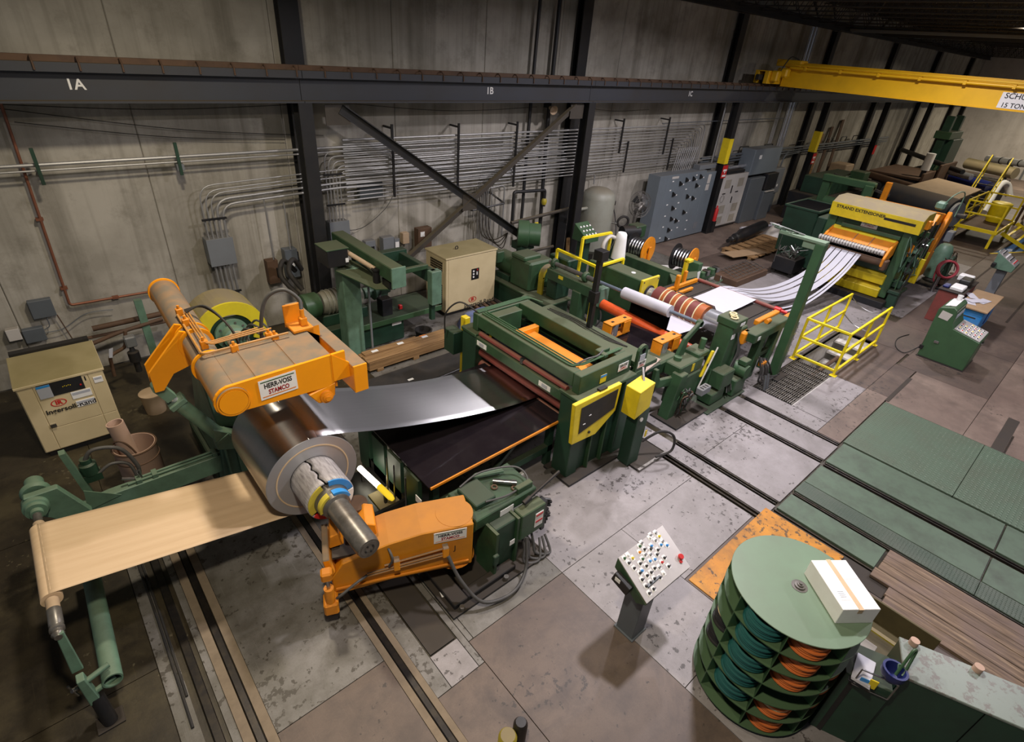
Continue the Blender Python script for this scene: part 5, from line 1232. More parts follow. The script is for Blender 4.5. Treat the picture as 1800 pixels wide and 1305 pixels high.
b = MB(); b.cyl((4.28, 9.4, 2.3), (4.52, 8.72, 2.12), .045, n=16); b.build('ram', 'kraft_core', sb, smooth=True)
b = MB(); b.lathe((4.52, 8.68, 1.84), (0, 0, 1), [(0, .07), (.26, .07), (.28, .09), (.31, .09)], 18); b.build('sensor_head', 'black', sb, smooth=True)
gbox('gearbox', (4.58, 8.3, 1.84), (4.8, 8.6, 2.0), 'black', .02, sb)
b = MB(); b.cyl((4.50, 9.0, 0.0), (4.50, 9.0, 1.8), .022, n=10); b.build('support_rod', 'panel_grey', sb, smooth=True)
gbox('cross_beam', (4.85, 10.2, 1.55), (6.1, 10.4, 1.8), 'green_dark', .01, sb); gbox('beam', (5.9, 8.9, 1.45), (6.02, 10.4, 1.75), 'green_dark', .01, sb)
gbox('bracket', (5.85, 8.82, 1.0), (6.1, 9.0, 1.75), 'seafoam', .01, sb); gbox('arm_rail', (4.85, 9.1, 1.72), (5.95, 9.2, 1.82), 'green', .01, sb); gbox('bracket_leg', (5.95, 9.0, .56), (6.05, 9.1, 1.05), 'green_dark', .005, sb)
# timber crate on the floor
cr = thing('timber_crate', 'long brown wooden crate on skids in front of the hydraulic unit', 'crate', (5.2, 8.75, 0))
for x in (4.35, 5.2, 6.05):
    gbox('skid', (x, 8.55, 0), (x + .14, 9.0, .07), 'wood_crate', .004, cr)
ys = [8.56, 8.70, 8.84, 8.98]
for i in range(3): gbox('top_board', (4.16 + random.uniform(-.02, .02), ys[i] + .004, .25), (6.24 + random.uniform(-.02, .02), ys[i + 1] - .004, .28), 'wood_crate', .003, cr)
gbox('front_board', (4.18, 8.555, .07), (6.22, 8.58, .25), 'wood_crate', .003, cr); gbox('back_board', (4.18, 8.96, .07), (6.22, 8.985, .25), 'wood_crate', .003, cr); gbox('end_board', (4.17, 8.58, .07), (4.19, 8.96, .25), 'wood_crate', .003, cr); gbox('end_board', (6.21, 8.58, .07), (6.23, 8.96, .25), 'wood_crate', .003, cr)
gbox('upper_plank', (4.22, 8.80, .28), (5.5, 8.97, .31), 'wood_crate', .003, cr)
for x, y in ((4.40, 8.86), (5.0, 8.86), (5.62, 8.88)):
    gbox('stencil_label', (x, y - .04, .3105 if x < 5.5 else .281), (x + .14, y + .04, .3125 if x < 5.5 else .283), 'ink_white', 0, cr)
gbox('orange_label', (5.6, 8.93, .281), (5.75, 8.97, .285), 'ink_orange', 0, cr)
# dryer
dr = thing('air_dryer', 'square tan dryer cabinet with dark vent grilles by the wall', 'cabinet', (7.7, 10.3, 0))
gbox('plinth', (7.0, 9.95, 0), (8.44, 10.68, .10), 'black', 0, dr); gbox('cabinet', (6.95, 9.88, .10), (8.48, 10.74, 1.50), 'cream', .012, dr); gbox('lid', (6.93, 9.86, 1.48), (8.50, 10.76, 1.52), 'cream', .006, dr)
gbox('front_panel', (7.02, 9.872, .14), (8.42, 9.88, 1.46), 'cream', .004, dr)
for z0_, z1_, ya, yb in ((1.12, 1.40, 10.0, 10.55), (.22, .84, 10.0, 10.55)):
    g = gbox('vent_frame', (6.944, ya, z0_), (6.95, yb, z1_), 'cream', 0, dr)
    n1, n2 = 9, int((z1_ - z0_) / .062)
    b = MB()
    for i in range(n1):
        for j in range(n2):
            yy_, zz_ = ya + .02 + i * (yb - ya - .04) / n1, z0_ + .02 + j * (z1_ - z0_ - .04) / n2
            b.box((6.940, yy_ + .006, zz_ + .006), (6.9445, yy_ + (yb - ya - .04) / n1 - .006, zz_ + (z1_ - z0_ - .04) / n2 - .006))
    b.build('vent_hole', 'slot_black', g, kind='stuff')
cpn = gbox('control_panel', (7.70, 9.862, .84), (7.93, 9.872, 1.12), 'black', 0, dr)
for k in range(3):
    b = MB(); b.cyl((7.76, 9.862, .91 + .075 * k), (7.76, 9.855, .91 + .075 * k), .024, n=14); b.build('dial', 'white', cpn)
b = MB(); b.box((7.85, 9.855, .95), (7.88, 9.862, 1.03)); b.build('switch', 'white', cpn)
b = MB(); b.box((7.86, 9.855, 1.06), (7.89, 9.862, 1.10)); b.build('red_lamp', 'red', cpn)
badge(dr, (7.76, 9.868, .31), (1, 0, 0), (0, 0, 1), .12, (0, -1, 0))
text('Ingersoll-Rand', .165, 'ink', dr, (7.98, 9.8705, .155), (1, 0, 0), (0, 0, 1), bold=.003)
b = MB(); b.torus((7.55, 10.3, 1.56), (0, 1, 0), .04, .012, 16, 6); b.build('lifting_eye', 'steel_dark', dr, smooth=True)
# tarp heap
def heap(name, label, cat, c, rx, ry, h, mat, seed=1, n=18, flat=.5):
    rnd = random.Random(seed); ph = [rnd.uniform(0, 6) for _ in range(6)]
    bm = bmesh.new(); V = []
    for i in range(n + 1):
        row = []
        for j in range(n + 1):
            u, v = i / n * 2 - 1, j / n * 2 - 1
            x, y = u * math.sqrt(1 - v * v / 2), v * math.sqrt(1 - u * u / 2)
            r = min(1, math.hypot(x, y)); z = h * (1 - r ** 4) * (flat + (1 - flat) * (.5 + .5 * math.sin(3.1 * u + 4 * v + ph[0]) * math.cos(2.3 * v - 2 * u + ph[1])))
            row.append(bm.verts.new((c[0] + rx * x * (1 + .06 * math.sin(5 * v + ph[2])), c[1] + ry * y * (1 + .06 * math.sin(4 * u + ph[3])), c[2] + z + .002)))
        V.append(row)
    for i in range(n):
        for j in range(n): f = bm.faces.new((V[i][j], V[i + 1][j], V[i + 1][j + 1], V[i][j + 1])); f.smooth = True
    me = bpy.data.meshes.new(name); bm.to_mesh(me); bm.free(); me.materials.append(M[mat]); o = bpy.data.objects.new(name, me); COL.objects.link(o)
    return tag(o, label, cat)
heap('tarpaulin', 'crumpled blue tarpaulin heap on the floor beside the tan dryer', 'tarpaulin', (7.45, 9.15, 0), .62, .45, .38, 'tarp', 3, flat=.65)
# dark sheet on the floor and a bundle of black bars
mt = MB(); mt.box((3.6, 7.5, 0), (6.4, 8.4, .006)); tag(mt.build('rubber_mat', 'rubber'), 'large dark rubber mat on the floor beyond the steel strip', 'mat')
pc = MB(); pc.box((4.68, 7.90, .008), (4.80, 7.96, .012)); tag(pc.build('paper_scrap', 'white'), 'small white paper scrap lying on the dark mat', 'paper')
pc = MB(); pc.prism([(2.42, 3.52, .042), (2.50, 3.50, .042), (2.48, 3.40, .042), (2.40, 3.44, .042)], (0, 0, .004)); tag(pc.build('paper_scrap', 'white'), 'small white paper scrap beside the dark channel cover', 'paper')
pc = MB(); pc.box((4.60, 4.50, .0), (4.74, 4.56, .03)); tag(pc.build('small_carton', 'white'), 'tiny white carton on the floor left of the leveller frame', 'carton')
bb = thing('bar_bundle', 'bundle of black round bars on the floor behind the leveller', 'bars', (5.0, 7.6, 0))
for k in range(6):
    b = MB(); b.cyl((4.75, 7.25 + .10 * (k % 3), .05 + .09 * (k // 3)), (6.1, 7.35 + .10 * (k % 3), .05 + .09 * (k // 3)), .045, n=14); b.build('round_bar', 'black', bb, smooth=True)
bk = thing('black_bin', 'low black round bin on the floor behind the crate', 'bin', (5.85, 9.55, 0))
b = MB(); b.lathe((5.9, 9.25, 0), (0, 0, 1), [(0, .15), (.22, .19), (.23, .2), (.24, .2), (.24, .17), (.04, .14), (.035, .01)], 26); b.build('bin_wall', 'rubber', bk, smooth=True)
# ================================================================== MIDDLE OF THE LINE: slitter stand, deck, strands
def tubeo(nm, pts, r, mat, parent, n=10, smooth=True):
    b = MB(); b.tube(pts, r, n); return b.build(nm, mat, parent, smooth=smooth)
def cylo(nm, a, c, r, mat, parent, n=22, r2=None):
    b = MB(); b.cyl(a, c, r, r2, n); return b.build(nm, mat, parent, smooth=True)
# dark strip running up from the leveller over the slitter
lp = curve_pts([(6.6, 0, 1.18), (7.3, 0, 1.12), (7.9, 0, 1.02), (8.5, 0, .98), (9.0, 0, 1.02), (9.2, 0, 1.03)], 5)
ds = uv_mesh('dark_strip', 'table_black', None, [[(p.x, 4.98 + 1.12 * j / 6, p.z) for j in range(7)] for p in lp])  # steel coloured near black, its dark reflections put into the colour
tag(ds, 'dark shiny strip running from the leveller exit deck to the slitter rolls', 'steel strip')
cu = MB()
for j in range(14):
    y = 5.15 + .070 * j
    cu.obox((9.12, y, .95), (.02, 0, 0), (0, .066, 0), (0.05, 0, .60))
tag(cu.build('strip_curtain', 'slot_black', kind='stuff'), 'black strip curtain hanging below the white paper roll', 'curtain')

sh = thing('paper_roll_shaft', 'white paper roll on a long blue-grey shaft beside the banded roll', 'paper roll', (9.0, 5.7, 1.55))
cylo('paper_roll', (9.0, 6.25, 1.55), (9.0, 5.08, 1.58), .125, 'paper_white', sh, 30)
cylo('shaft', (9.0, 8.5, 1.52), (9.0, 4.42, 1.60), .036, 'blue_steel', sh, 16)
cylo('shaft_sleeve', (9.0, 8.5, 1.52), (9.0, 7.0, 1.54), .052, 'steel_worn', sh, 16)
b = MB(); b.lathe((9.0, 6.26, 1.55), (0, -1, 0), [(0, .06), (.02, .06)], 16); b.build('core_end', 'kraft_core', sh)
tubeo('paper_tail', [(8.95, 5.1, 1.5), (8.95, 5.1, 1.5001)], .001, 'paper_white', sh, 4) if False else None
# banded slitter roll
RX, RZ = 10.42, 1.10
ro = thing('banded_roll', 'big slitter roll with brown, orange and cream bands', 'roller', (RX, 5.6, RZ))
cylo('arbor', (RX, 6.75, RZ), (RX, 4.45, RZ), .16, 'chrome', ro, 30)
cylo('shaft_end', (RX, 4.95, RZ), (RX, 4.42, RZ), .235, 'chrome', ro, 30)
y = 6.32
for wd, mt_ in ((.22, 'rubber_roll'), (.025, 'cream_ring'), (.08, 'orange_roll'), (.025, 'cream_ring'), (.15, 'rubber_roll'), (.025, 'cream_ring'), (.10, 'orange_roll'), (.025, 'cream_ring'), (.15, 'rubber_roll'), (.025, 'cream_ring'), (.10, 'orange_roll'), (.025, 'cream_ring'), (.17, 'rubber_roll'), (.025, 'cream_ring'), (.17, 'orange_roll')):
    cylo({'rubber_roll': 'brown_sleeve', 'cream_ring': 'spacer_ring', 'orange_roll': 'orange_sleeve'}[mt_], (RX, y, RZ), (RX, y - wd + .002, RZ), .262 if mt_ != 'cream_ring' else .275, mt_, ro, 32)
    y -= wd
lr = thing('lower_roll', 'red-orange pinch roller low in front of the banded roll', 'roller', (9.05, 5.6, .95))
cylo('roller', (8.98, 6.75, 1.10), (9.15, 4.45, .92), .11, 'redorange', lr, 22)
cylo('journal', (8.96, 6.95, 1.115), (8.98, 6.75, 1.10), .05, 'steel_dark', lr, 14)
# far side housing with yellow plate (drive)
dh = thing('drive_housing', 'long green drive housing with a yellow end plate at the banded roll', 'machine', (10.5, 7.4, 0))
gbox('housing', (10.2, 6.62, .55), (10.72, 8.3, 1.42), 'green', .02, dh); gbox('base', (10.15, 6.7, 0), (10.8, 8.3, .55), 'green_dark', .01, dh)
gbox('yellow_plate', (10.10, 6.56, .80), (10.76, 6.62, 1.48), 'yellow', .01, dh)
b = MB(); b.lathe((RX, 6.56, RZ), (0, -1, 0), [(0, .2), (.03, .2), (.04, .17)], 24); b.build('bearing_cap', 'steel_dark', dh)
b = MB(); b.lathe((10.45, 7.1, 1.42), (0, 0, 1), [(0, .055), (.012, .055)], 16); b.build('breather_cap', 'white', dh)
for (x, z) in ((10.16, .86), (10.70, .86), (10.16, 1.42), (10.70, 1.42)): cylo('bolt', (x, 6.56, z), (x, 6.545, z), .02, 'steel_worn', dh, 6)
gbox('gearbox', (10.0, 8.8, .45), (10.55, 9.5, 1.25), 'green_dark', .03, dh)
# shaft stand (far side)
ss = thing('shaft_stand', 'green bearing stand holding the far end of the paper roll shaft', 'machine stand', (9.1, 7.8, 0))
for y in (8.35, 7.35):
    b = MB(); b.lathe((9.0, y + .05, 1.53), (0, -1, 0), [(0, .10), (.03, .12), (.07, .12), (.10, .10)], 20); b.build('bearing', 'green', ss, smooth=True)
gbox('rail', (8.86, 6.9, 1.15), (9.14, 8.45, 1.40), 'green', .015, ss); gbox('post', (8.82, 7.3, 0), (9.12, 7.55, 1.18), 'green', .012, ss); gbox('post', (8.9, 6.9, .2), (9.1, 7.05, 1.18), 'green', .012, ss)
gbox('end_block', (8.92, 6.78, 1.0), (9.2, 6.95, 1.45), 'seafoam', .015, ss); gbox('cap_block', (8.9, 8.3, 1.38), (9.1, 8.42, 1.44), 'green', .01, ss)
gbox('yellow_label', (8.855, 7.9, 1.28), (8.86, 8.05, 1.36), 'yellow', 0, ss); gbox('foot', (8.7, 7.2, 0), (9.25, 7.7, .04), 'steel_dark', .004, ss)
b = MB(); b.tube(curve_pts([(9.0, 6.85, 1.05), (8.8, 6.6, .8), (8.6, 6.8, .4), (8.9, 7.0, .2)]), .02, 8); b.build('hose', 'rubber', ss, smooth=True)
# orange guide boxes
for nm, lab, c in (('far', 'orange steel guide box near the far end of the leveller exit', (7.90, 5.78, 1.02)), ('near', 'orange steel guide box near the front edge of the dark strip', (8.22, 4.80, .98))):
    g = thing('guide_box', lab, 'guide', c, group='orange edge guides')
    gbox('side_plate', (c[0], c[1] - .16, c[2]), (c[0] + .03, c[1] + .06, c[2] + .30), 'orange_lite', .004, g); gbox('side_plate', (c[0] + .62, c[1] - .12, c[2]), (c[0] + .65, c[1] + .06, c[2] + .26), 'orange_lite', .004, g)
    gbox('top_plate', (c[0], c[1] - .16, c[2] + .28), (c[0] + .65, c[1] + .06, c[2] + .31), 'orange_lite', .004, g); gbox('bottom_plate', (c[0], c[1] - .16, c[2]), (c[0] + .65, c[1] + .06, c[2] + .03), 'orange_lite', .004, g); gbox('front_plate', (c[0] + .40, c[1] - .17, c[2] + .03), (c[0] + .62, c[1] - .15, c[2] + .28), 'orange_lite', .004, g)
    cylo('guide_roller', (c[0] + .20, c[1] - .08, c[2] + .03), (c[0] + .20, c[1] - .08, c[2] + .28), .085, 'chrome', g, 20)
    for x in (.12, .5): gbox('slot', (c[0] + x, c[1] - .08, c[2] + .309), (c[0] + x + .07, c[1] - .03, c[2] + .314), 'black', 0, g)
    gbox('mount', (c[0] - .08, c[1] - .10, c[2] - .16), (c[0] + .6, c[1] + .02, c[2]), 'orange_lite', .01, g)
    gbox('support_leg', (c[0] + .2, c[1] - .06, 0), (c[0] + .34, c[1] + .02, c[2] - .16), 'green_dark', .006, g)
# pale board
pb = MB(); pb.prism([(7.36, 4.72, 1.02), (8.02, 4.86, 1.02), (8.10, 4.52, 1.02), (7.42, 4.40, 1.02)], (0, 0, .03)); tag(pb.build('pale_board', 'wood_pale', bevel=.003), 'pale weathered board resting beside the lug of the leveller frame', 'board')
gl = thing('board_ledge', 'green ledge bracket carrying the pale board', 'bracket', (7.7, 4.6, 0))
gbox('ledge', (7.36, 4.44, .94), (8.0, 4.80, 1.018), 'green_dark', .006, gl); gbox('post', (7.5, 4.5, 0), (7.7, 4.7, .94), 'green_dark', .006, gl)
# near stands A, B, C
A = thing('pinch_stand', 'green near-side stand with open arm, cables and a grey switch box', 'machine stand', (8.1, 4.1, 0))
b = MB(); b.prism([(7.88, 3.98, 0), (8.12, 3.98, 0), (8.26, 3.98, .95), (8.04, 3.98, .95)], (0, .22, 0)); b.build('leaning_post', 'green', A, bevel=.012)
b = MB(); b.prism([(7.56, 4.24, 1.12), (7.64, 4.24, 1.12), (7.76, 4.24, .84), (8.24, 4.10, .86), (8.24, 4.10, .66), (7.70, 4.24, .68), (7.56, 4.24, .86)], (0, .08, 0)); b.build('hooked_arm', 'green', A, bevel=.01)
gbox('head_block', (8.1, 4.08, .80), (8.9, 4.42, 1.06), 'green', .02, A); gbox('upper_box', (8.0, 4.45, .75), (8.6, 4.95, 1.02), 'green', .03, A)
cylo('ram', (8.30, 4.32, .72), (8.34, 4.32, 1.12), .075, 'green_clean', A, 18)
b = MB(); b.prism([(8.36, 4.36, 1.05), (8.62, 4.36, 1.05), (8.66, 4.36, 1.34), (9.05, 4.36, 1.60), (9.0, 4.36, 1.68), (8.52, 4.36, 1.42)], (0, .07, 0)); b.build('shaft_hook', 'green', A, bevel=.012)
b = MB(); b.lathe((9.0, 4.46, 1.60), (0, -1, 0), [(0, .075), (.06, .085), (.1, .06)], 18); b.build('bearing', 'green', A, smooth=True)
gbox('lower_body', (8.25, 4.05, .10), (8.85, 4.4, .80), 'green', .02, A); gbox('foot', (7.8, 3.7, 0), (8.9, 4.3, .04), 'steel_dark', .003, A)
gbox('side_sticker', (8.5, 4.072, .86), (8.58, 4.078, 1.02), 'yellow', 0, A)
sbx = gbox('switch_box', (8.42, 3.70, .52), (8.72, 3.84, .66), 'panel_grey', .012, A)
for k in range(3): gbox('switch_label', (8.46 + .08 * k, 3.72, .66), (8.50 + .08 * k, 3.80, .664), 'black', 0, sbx)
for i in range(8):
    rr = random.Random(i + 40); p = [(8.15 + rr.uniform(-.08, .3), 3.95 + rr.uniform(-.12, .1), .5 + rr.uniform(-.12, .15)) for _ in range(4)] + [(8.1 + .04 * i, 3.92, .12)]
    tubeo('cable', curve_pts(p, 5), .012, ('rubber', 'hose', 'rust', 'green_clean')[i % 4], A, 6)
b = MB(); b.prism([(8.84, 4.02, .62), (8.94, 4.02, .62), (9.16, 4.02, 1.12), (9.06, 4.02, 1.16)], (0, .05, 0)); b.build('yellow_tag_board', 'yellow', A, bevel=.02)
gbox('tag_print', (8.96, 4.014, .84), (9.04, 4.02, .90), 'ink', 0, A)
cylo('valve_rod', (8.70, 3.95, .45), (9.16, 4.0, 1.22), .015, 'white_cab', A, 8)
gbox('side_block', (8.72, 4.1, 1.02), (9.1, 4.44, 1.14), 'green', .02, A); cylo('side_ram', (9.0, 4.25, 1.12), (9.02, 4.25, 1.34), .06, 'green_clean', A, 16)
B = thing('roll_bearing_stand', 'tall green bearing stand at the near end of the banded roll', 'machine stand', (9.8, 4.2, 0))
gbox('sole', (8.75, 3.62, 0), (10.2, 4.3, .03), 'green_dark', .003, B)
b = MB(); b.prism([(9.15, 3.95, .03), (9.85, 3.95, .03), (9.92, 3.95, .5), (9.85, 3.95, 1.58), (9.48, 3.95, 1.58), (9.40, 3.95, .6)], (0, .34, 0)); b.build('housing', 'green', B, bevel=.02)
b = MB(); b.lathe((RX, 4.44, RZ), (0, -1, 0), [(0, .2), (.1, .2), (.12, .15), (.3, .15)], 22); b.build('bearing_block', 'green', B, smooth=True)
gbox('bearing_arm', (9.8, 4.1, .95), (10.5, 4.34, 1.28), 'green', .02, B); gbox('top_head', (9.46, 3.9, 1.55), (9.88, 4.32, 1.70), 'green', .012, B)
gbox('front_bracket', (9.18, 3.72, .35), (9.62, 4.0, .72), 'green', .02, B); gbox('lower_bracket', (9.0, 3.75, .05), (9.5, 4.05, .30), 'green', .02, B)
cylo('side_motor', (10.0, 3.95, .55), (10.0, 3.62, .55), .14, 'green_clean', B, 20); gbox('motor_box', (9.9, 3.66, .69), (10.12, 3.84, .80), 'green', .012, B); gbox('motor_base', (9.7, 3.66, .04), (10.15, 4.0, .42), 'green', .02, B)
gbox('plate_sticker', (9.50, 3.944, 1.30), (9.62, 3.95, 1.40), 'white', 0, B); gbox('head_sticker', (9.62, 3.894, 1.58), (9.78, 3.90, 1.64), 'white', 0, B)
for k in range(4): tubeo('hose', curve_pts([(9.7 + .03 * k, 3.93, 1.4 - .05 * k), (9.75 + .03 * k, 3.86, 1.0), (9.62 + .05 * k, 3.85, .6), (9.5 + .09 * k, 3.7, .2)]), .014, 'rubber' if k % 2 else 'hose', B, 6)
for k in range(3):
    rp = thing('spacer_ring', ('cream spacer ring at the left of the heap on the bearing stand', 'cream spacer ring in the middle of the heap on the bearing stand', 'cream spacer ring at the right of the heap on the bearing stand')[k], 'ring', (9.58 + .055 * k, 4.04 + .035 * (k % 3), 1.70 + .018 * k), group='cream rings on the bearing stand')
    b = MB(); b.torus((9.58 + .055 * k, 4.04 + .05 * (k % 3), 1.72 + .012 * k), (.15 * (k % 2), .1, 1), .06, .016, 20, 8); b.build('ring', 'cream_ring', rp, smooth=True)
Cs = thing('outfeed_stand', 'green outfeed stand with sloping legs beside the tall post', 'machine stand', (10.8, 3.9, 0))
gbox('beam', (10.35, 3.82, 1.0), (11.9, 4.1, 1.20), 'green', .015, Cs); b = MB(); b.prism([(10.72, 3.86, .0), (10.95, 3.86, .0), (11.02, 3.86, 1.0), (10.80, 3.86, 1.0)], (0, .16, 0)); b.build('leg', 'green', Cs, bevel=.01)
b = MB(); b.prism([(11.45, 3.86, .0), (11.65, 3.86, .0), (11.8, 3.86, 1.0), (11.6, 3.86, 1.0)], (0, .16, 0)); b.build('leg', 'green', Cs, bevel=.01); gbox('brace', (10.9, 3.9, .42), (11.5, 3.98, .54), 'green', .01, Cs)
gbox('letter_plate', (10.48, 3.814, 1.05), (10.58, 3.82, 1.13), 'ink_white', 0, Cs)
gbox('orange_bracket', (10.25, 4.0, .92), (10.5, 4.2, 1.20), 'orange_lite', .03, Cs); gbox('orange_arm', (10.95, 4.08, 1.14), (11.9, 4.2, 1.26), 'orange_lite', .015, Cs); cylo('orange_knob', (11.1, 4.0, 1.24), (11.25, 4.0, 1.24), .05, 'orange_lite', Cs, 14)
for k in range(5): tubeo('hose', curve_pts([(10.85 + .1 * k, 3.80, .55 - .04 * k), (10.8 + .1 * k, 3.66, .3), (10.75 + .15 * k, 3.60, .06), (11.1 + .1 * k, 3.5, .05)]), .02, ('rubber', 'hose')[k % 2], Cs, 6)
for x in (10.62, 10.74): cylo('conduit_stub', (x + .08, 3.5, .30), (x, 3.40, .0), .035, 'steel', Cs, 12)
gbox('orange_block_low', (10.9, 3.7, .32), (11.1, 3.8, .42), 'orange_lite', .01, Cs)
# steel sole under outfeed
# tall green post with head arm
tp = thing('tall_green_post', 'tall green square post with a pale arm over the white strands', 'post', (11.5, 3.6, 0))
gbox('shaft', (11.34, 3.52, .03), (11.53, 3.70, 3.0), 'green_clean', .01, tp); gbox('base_plate', (11.2, 3.38, 0), (11.7, 3.84, .03), 'steel_dark', .004, tp)
gbox('head_arm', (11.34, 3.52, 3.0), (11.54, 4.45, 3.06), 'sage', .008, tp); gbox('arm_bracket', (11.38, 3.70, 2.86), (11.50, 3.95, 3.0), 'sage', .008, tp)
for k in range(3): cylo('conduit', (11.56 + .03 * k, 3.54, .3), (11.56 + .03 * k, 3.54, 1.3), .014, 'galv', tp, 8)
for i in range(6): gbox('conduit_clip', (11.53, 3.52, .45 + .14 * i), (11.65, 3.55, .47 + .14 * i), 'steel', 0, tp)
for k in range(4): tubeo('cable_loop', curve_pts([(11.42 + .02 * k, 4.35 - .12 * k, 3.07), (11.3 - .03 * k, 4.55, 3.10 + .03 * k), (11.3, 4.35 + .08 * k, 3.14), (11.46, 4.05, 3.08)]), .010, 'galv' if k % 2 else 'seafoam', tp, 6)
cylo('hanging_rod', (11.44, 4.4, 3.0), (11.44, 4.4, 2.4), .006, 'steel', tp, 6)
gbox('arm_mark', (11.40, 4.0, 3.06), (11.48, 4.2, 3.064), 'green_dark', 0, tp)
# slatted deck and white sheet
dk = thing('slatted_deck', 'dark slatted outfeed deck under the white sheet', 'deck', (12.2, 5.5, 0))
for i in range(7):
    y = 4.25 + .38 * i
    gbox('deck_slat', (9.5 if 1 < i < 5 else 10.9, y, .86), (12.7, y + .36, .90), 'steel_dark', .006, dk)
for x in (10.95, 12.4):
    for y in (4.35, 6.7): gbox('leg', (x, y, 0), (x + .12, y + .12, .86), 'green_dark', .006, dk)
cylo('red_bar', (12.72, 6.6, .95), (12.72, 4.4, .95), .05, 'maroon', dk, 14)
b = MB(); b.lathe((12.72, 4.5, .95), (0, -1, 0), [(0, .07), (.14, .07), (.16, .04), (.3, .04)], 14); b.build('bar_end', 'red', dk, smooth=True)
gbox('far_rail', (11.2, 6.55, .92), (12.6, 6.63, 1.02), 'orange_lite', .01, dk); gbox('far_post', (11.55, 6.5, .92), (11.65, 6.6, 1.32), 'orange_lite', .01, dk); gbox('far_bar', (11.2, 6.3, .93), (12.0, 6.38, 1.0), 'orange_lite', .01, dk); gbox('far_post', (12.05, 6.62, .92), (12.13, 6.7, 1.3), 'orange_lite', .01, dk)
gbox('near_rail', (11.9, 4.02, .94), (12.6, 4.12, 1.04), 'orange_lite', .01, dk)
ws = uv_mesh('white_sheet', 'paper_white', None, [[(x, 4.98 + .98 * j / 4, z) for j in range(5)] for x, z in ((10.62, 1.34), (10.72, 1.24), (10.85, 1.08), (11.0, 1.01), (11.4, .985), (12.0, .98), (12.7, 1.0))])
tag(ws, 'white coated sheet lying flat on the slatted deck beyond the banded roll', 'sheet')
ws2 = uv_mesh('white_sheet', 'paper_white', None, [[(x, 4.93 + .85 * j / 4, z) for j in range(5)] for x, z in ((9.24, 1.06), (9.5, 1.04), (9.9, 1.0), (10.3, .93))])
tag(ws2, 'white sheet emerging between the white paper roll and banded roll', 'sheet')
# strands
STR = [(4.98, .07), (5.06, .07), (5.16, .20), (5.38, .20), (5.61, .17), (5.81, .15)]
sags = [.30, .24, .05, .03, .0, -.02]
for k, (y0_, wd_) in enumerate(STR):
    sg_ = sags[k]; rows = []
    ctrl = [(12.70, 0, 1.0), (13.1, 0, .93 - sg_ * .4), (13.6, 0, .78 - sg_ * .8), (14.3, 0, .64 - sg_), (15.1, 0, .58 - sg_ * .95), (15.9, 0, .64 - sg_ * .7), (16.6, 0, .80 - sg_ * .4), (17.2, 0, 1.06 - sg_ * .15), (17.66, 0, 1.44)]
    for p in curve_pts(ctrl, 5):
        f = (p.x - 12.7) / 4.96
        def yy2(y): return y + ((4.47 + (y - 4.98) * .87) - y) * f
        ya, yb = yy2(y0_), yy2(y0_ + wd_)
        rows.append([(p.x, ya + (yb - ya) * j / 2, p.z) for j in range(3)])
    s_ = uv_mesh('coated_strand', 'strip_white', None, rows)
    tag(s_, ('narrow white strand sagging lowest, nearest the yellow railing', 'narrow white strand second from the yellow railing', 'wide white strand third from the yellow railing', 'wide white strand fourth from the yellow railing',
             'white strand second from the wall side', 'white strand on the wall side of the sagging row')[k], 'strand', 'white strands entering the strand machine')

# ------------------------------------------------------------------ spool reels and gear behind
def spool(lab, c, r, wd, ang, flange='orange_lite', group='wire spools on the green stand'):
    t = thing('wire_spool', lab, 'spool', c, group=group)
    ax = Vector((math.cos(ang), math.sin(ang), 0)); c = Vector(c)
    b = MB(); b.cyl(c - ax * wd / 2, c - ax * (wd / 2 - .03), r, n=32); b.build('far_flange', 'black', t, smooth=True)
    b = MB(); b.cyl(c + ax * (wd / 2 - .03), c + ax * wd / 2, r, n=32); b.build('near_flange', flange, t, smooth=True)
    cylo('hub', c - ax * (wd / 2 + .06), c + ax * wd / 2, .09, 'steel_dark', t, 18)
    for k in range(6):
        b = MB(); b.torus(c + ax * (-wd / 2 + .06 + k * (wd - .12) / 5), ax, r * .62, .035, 28, 8); b.build('wire_turns', 'steel', t, smooth=True)
    b = MB(); u = Vector((-ax.y, ax.x, 0)); b.obox(c + ax * (wd / 2 + .02) - u * .05 - Vector((0, 0, r * .9)), u * .10, ax * .05, Vector((0, 0, r * 1.2))); b.build('spool_bracket', 'orange_lite', t, bevel=.008)
    return t
spool('wire spool with orange flange near the air tank', (12.95, 8.75, 1.12), .40, .55, D(-82)); spool('wire spool with orange flange nearer the concrete pad', (13.75, 7.75, .98), .38, .55, D(-82))
spd = thing('spool_stand', 'long dark green stand under the orange-flanged wire spools', 'machine stand', (12.6, 7.8, 0))
gbox('beam', (12.42, 6.95, .42), (12.70, 9.05, .98), 'green', .012, spd)
gbox('leg', (12.42, 8.6, 0), (12.9, 8.9, .42), 'green_dark', .01, spd); gbox('leg', (12.42, 7.1, 0), (12.9, 7.4, .42), 'green_dark', .01, spd); gbox('spool_cradle', (12.70, 8.3, .5), (13.5, 9.0, .68), 'green_dark', .01, spd); gbox('spool_cradle', (12.9, 7.3, .4), (14.1, 8.0, .56), 'green_dark', .01, spd)
gbox('end_plate', (13.35, 7.02, .0), (13.55, 7.4, 1.12), 'green_clean', .01, spd); gbox('end_arm', (13.5, 7.1, .5), (14.6, 7.3, .62), 'green_clean', .01, spd)
gbox('control_plate', (13.35, 7.01, .62), (13.5, 7.016, .9), 'ink_white', 0, spd)
for i in range(14):
    rr = random.Random(i); p = [(13.7 + rr.uniform(0, 1.1), 7.15 + rr.uniform(-.25, .3), .35 + rr.uniform(-.25, .35)) for _ in range(3)]
    tubeo('air_line', curve_pts(p, 4), .014, ('green_clean', 'hose', 'steel')[i % 3], spd, 6)
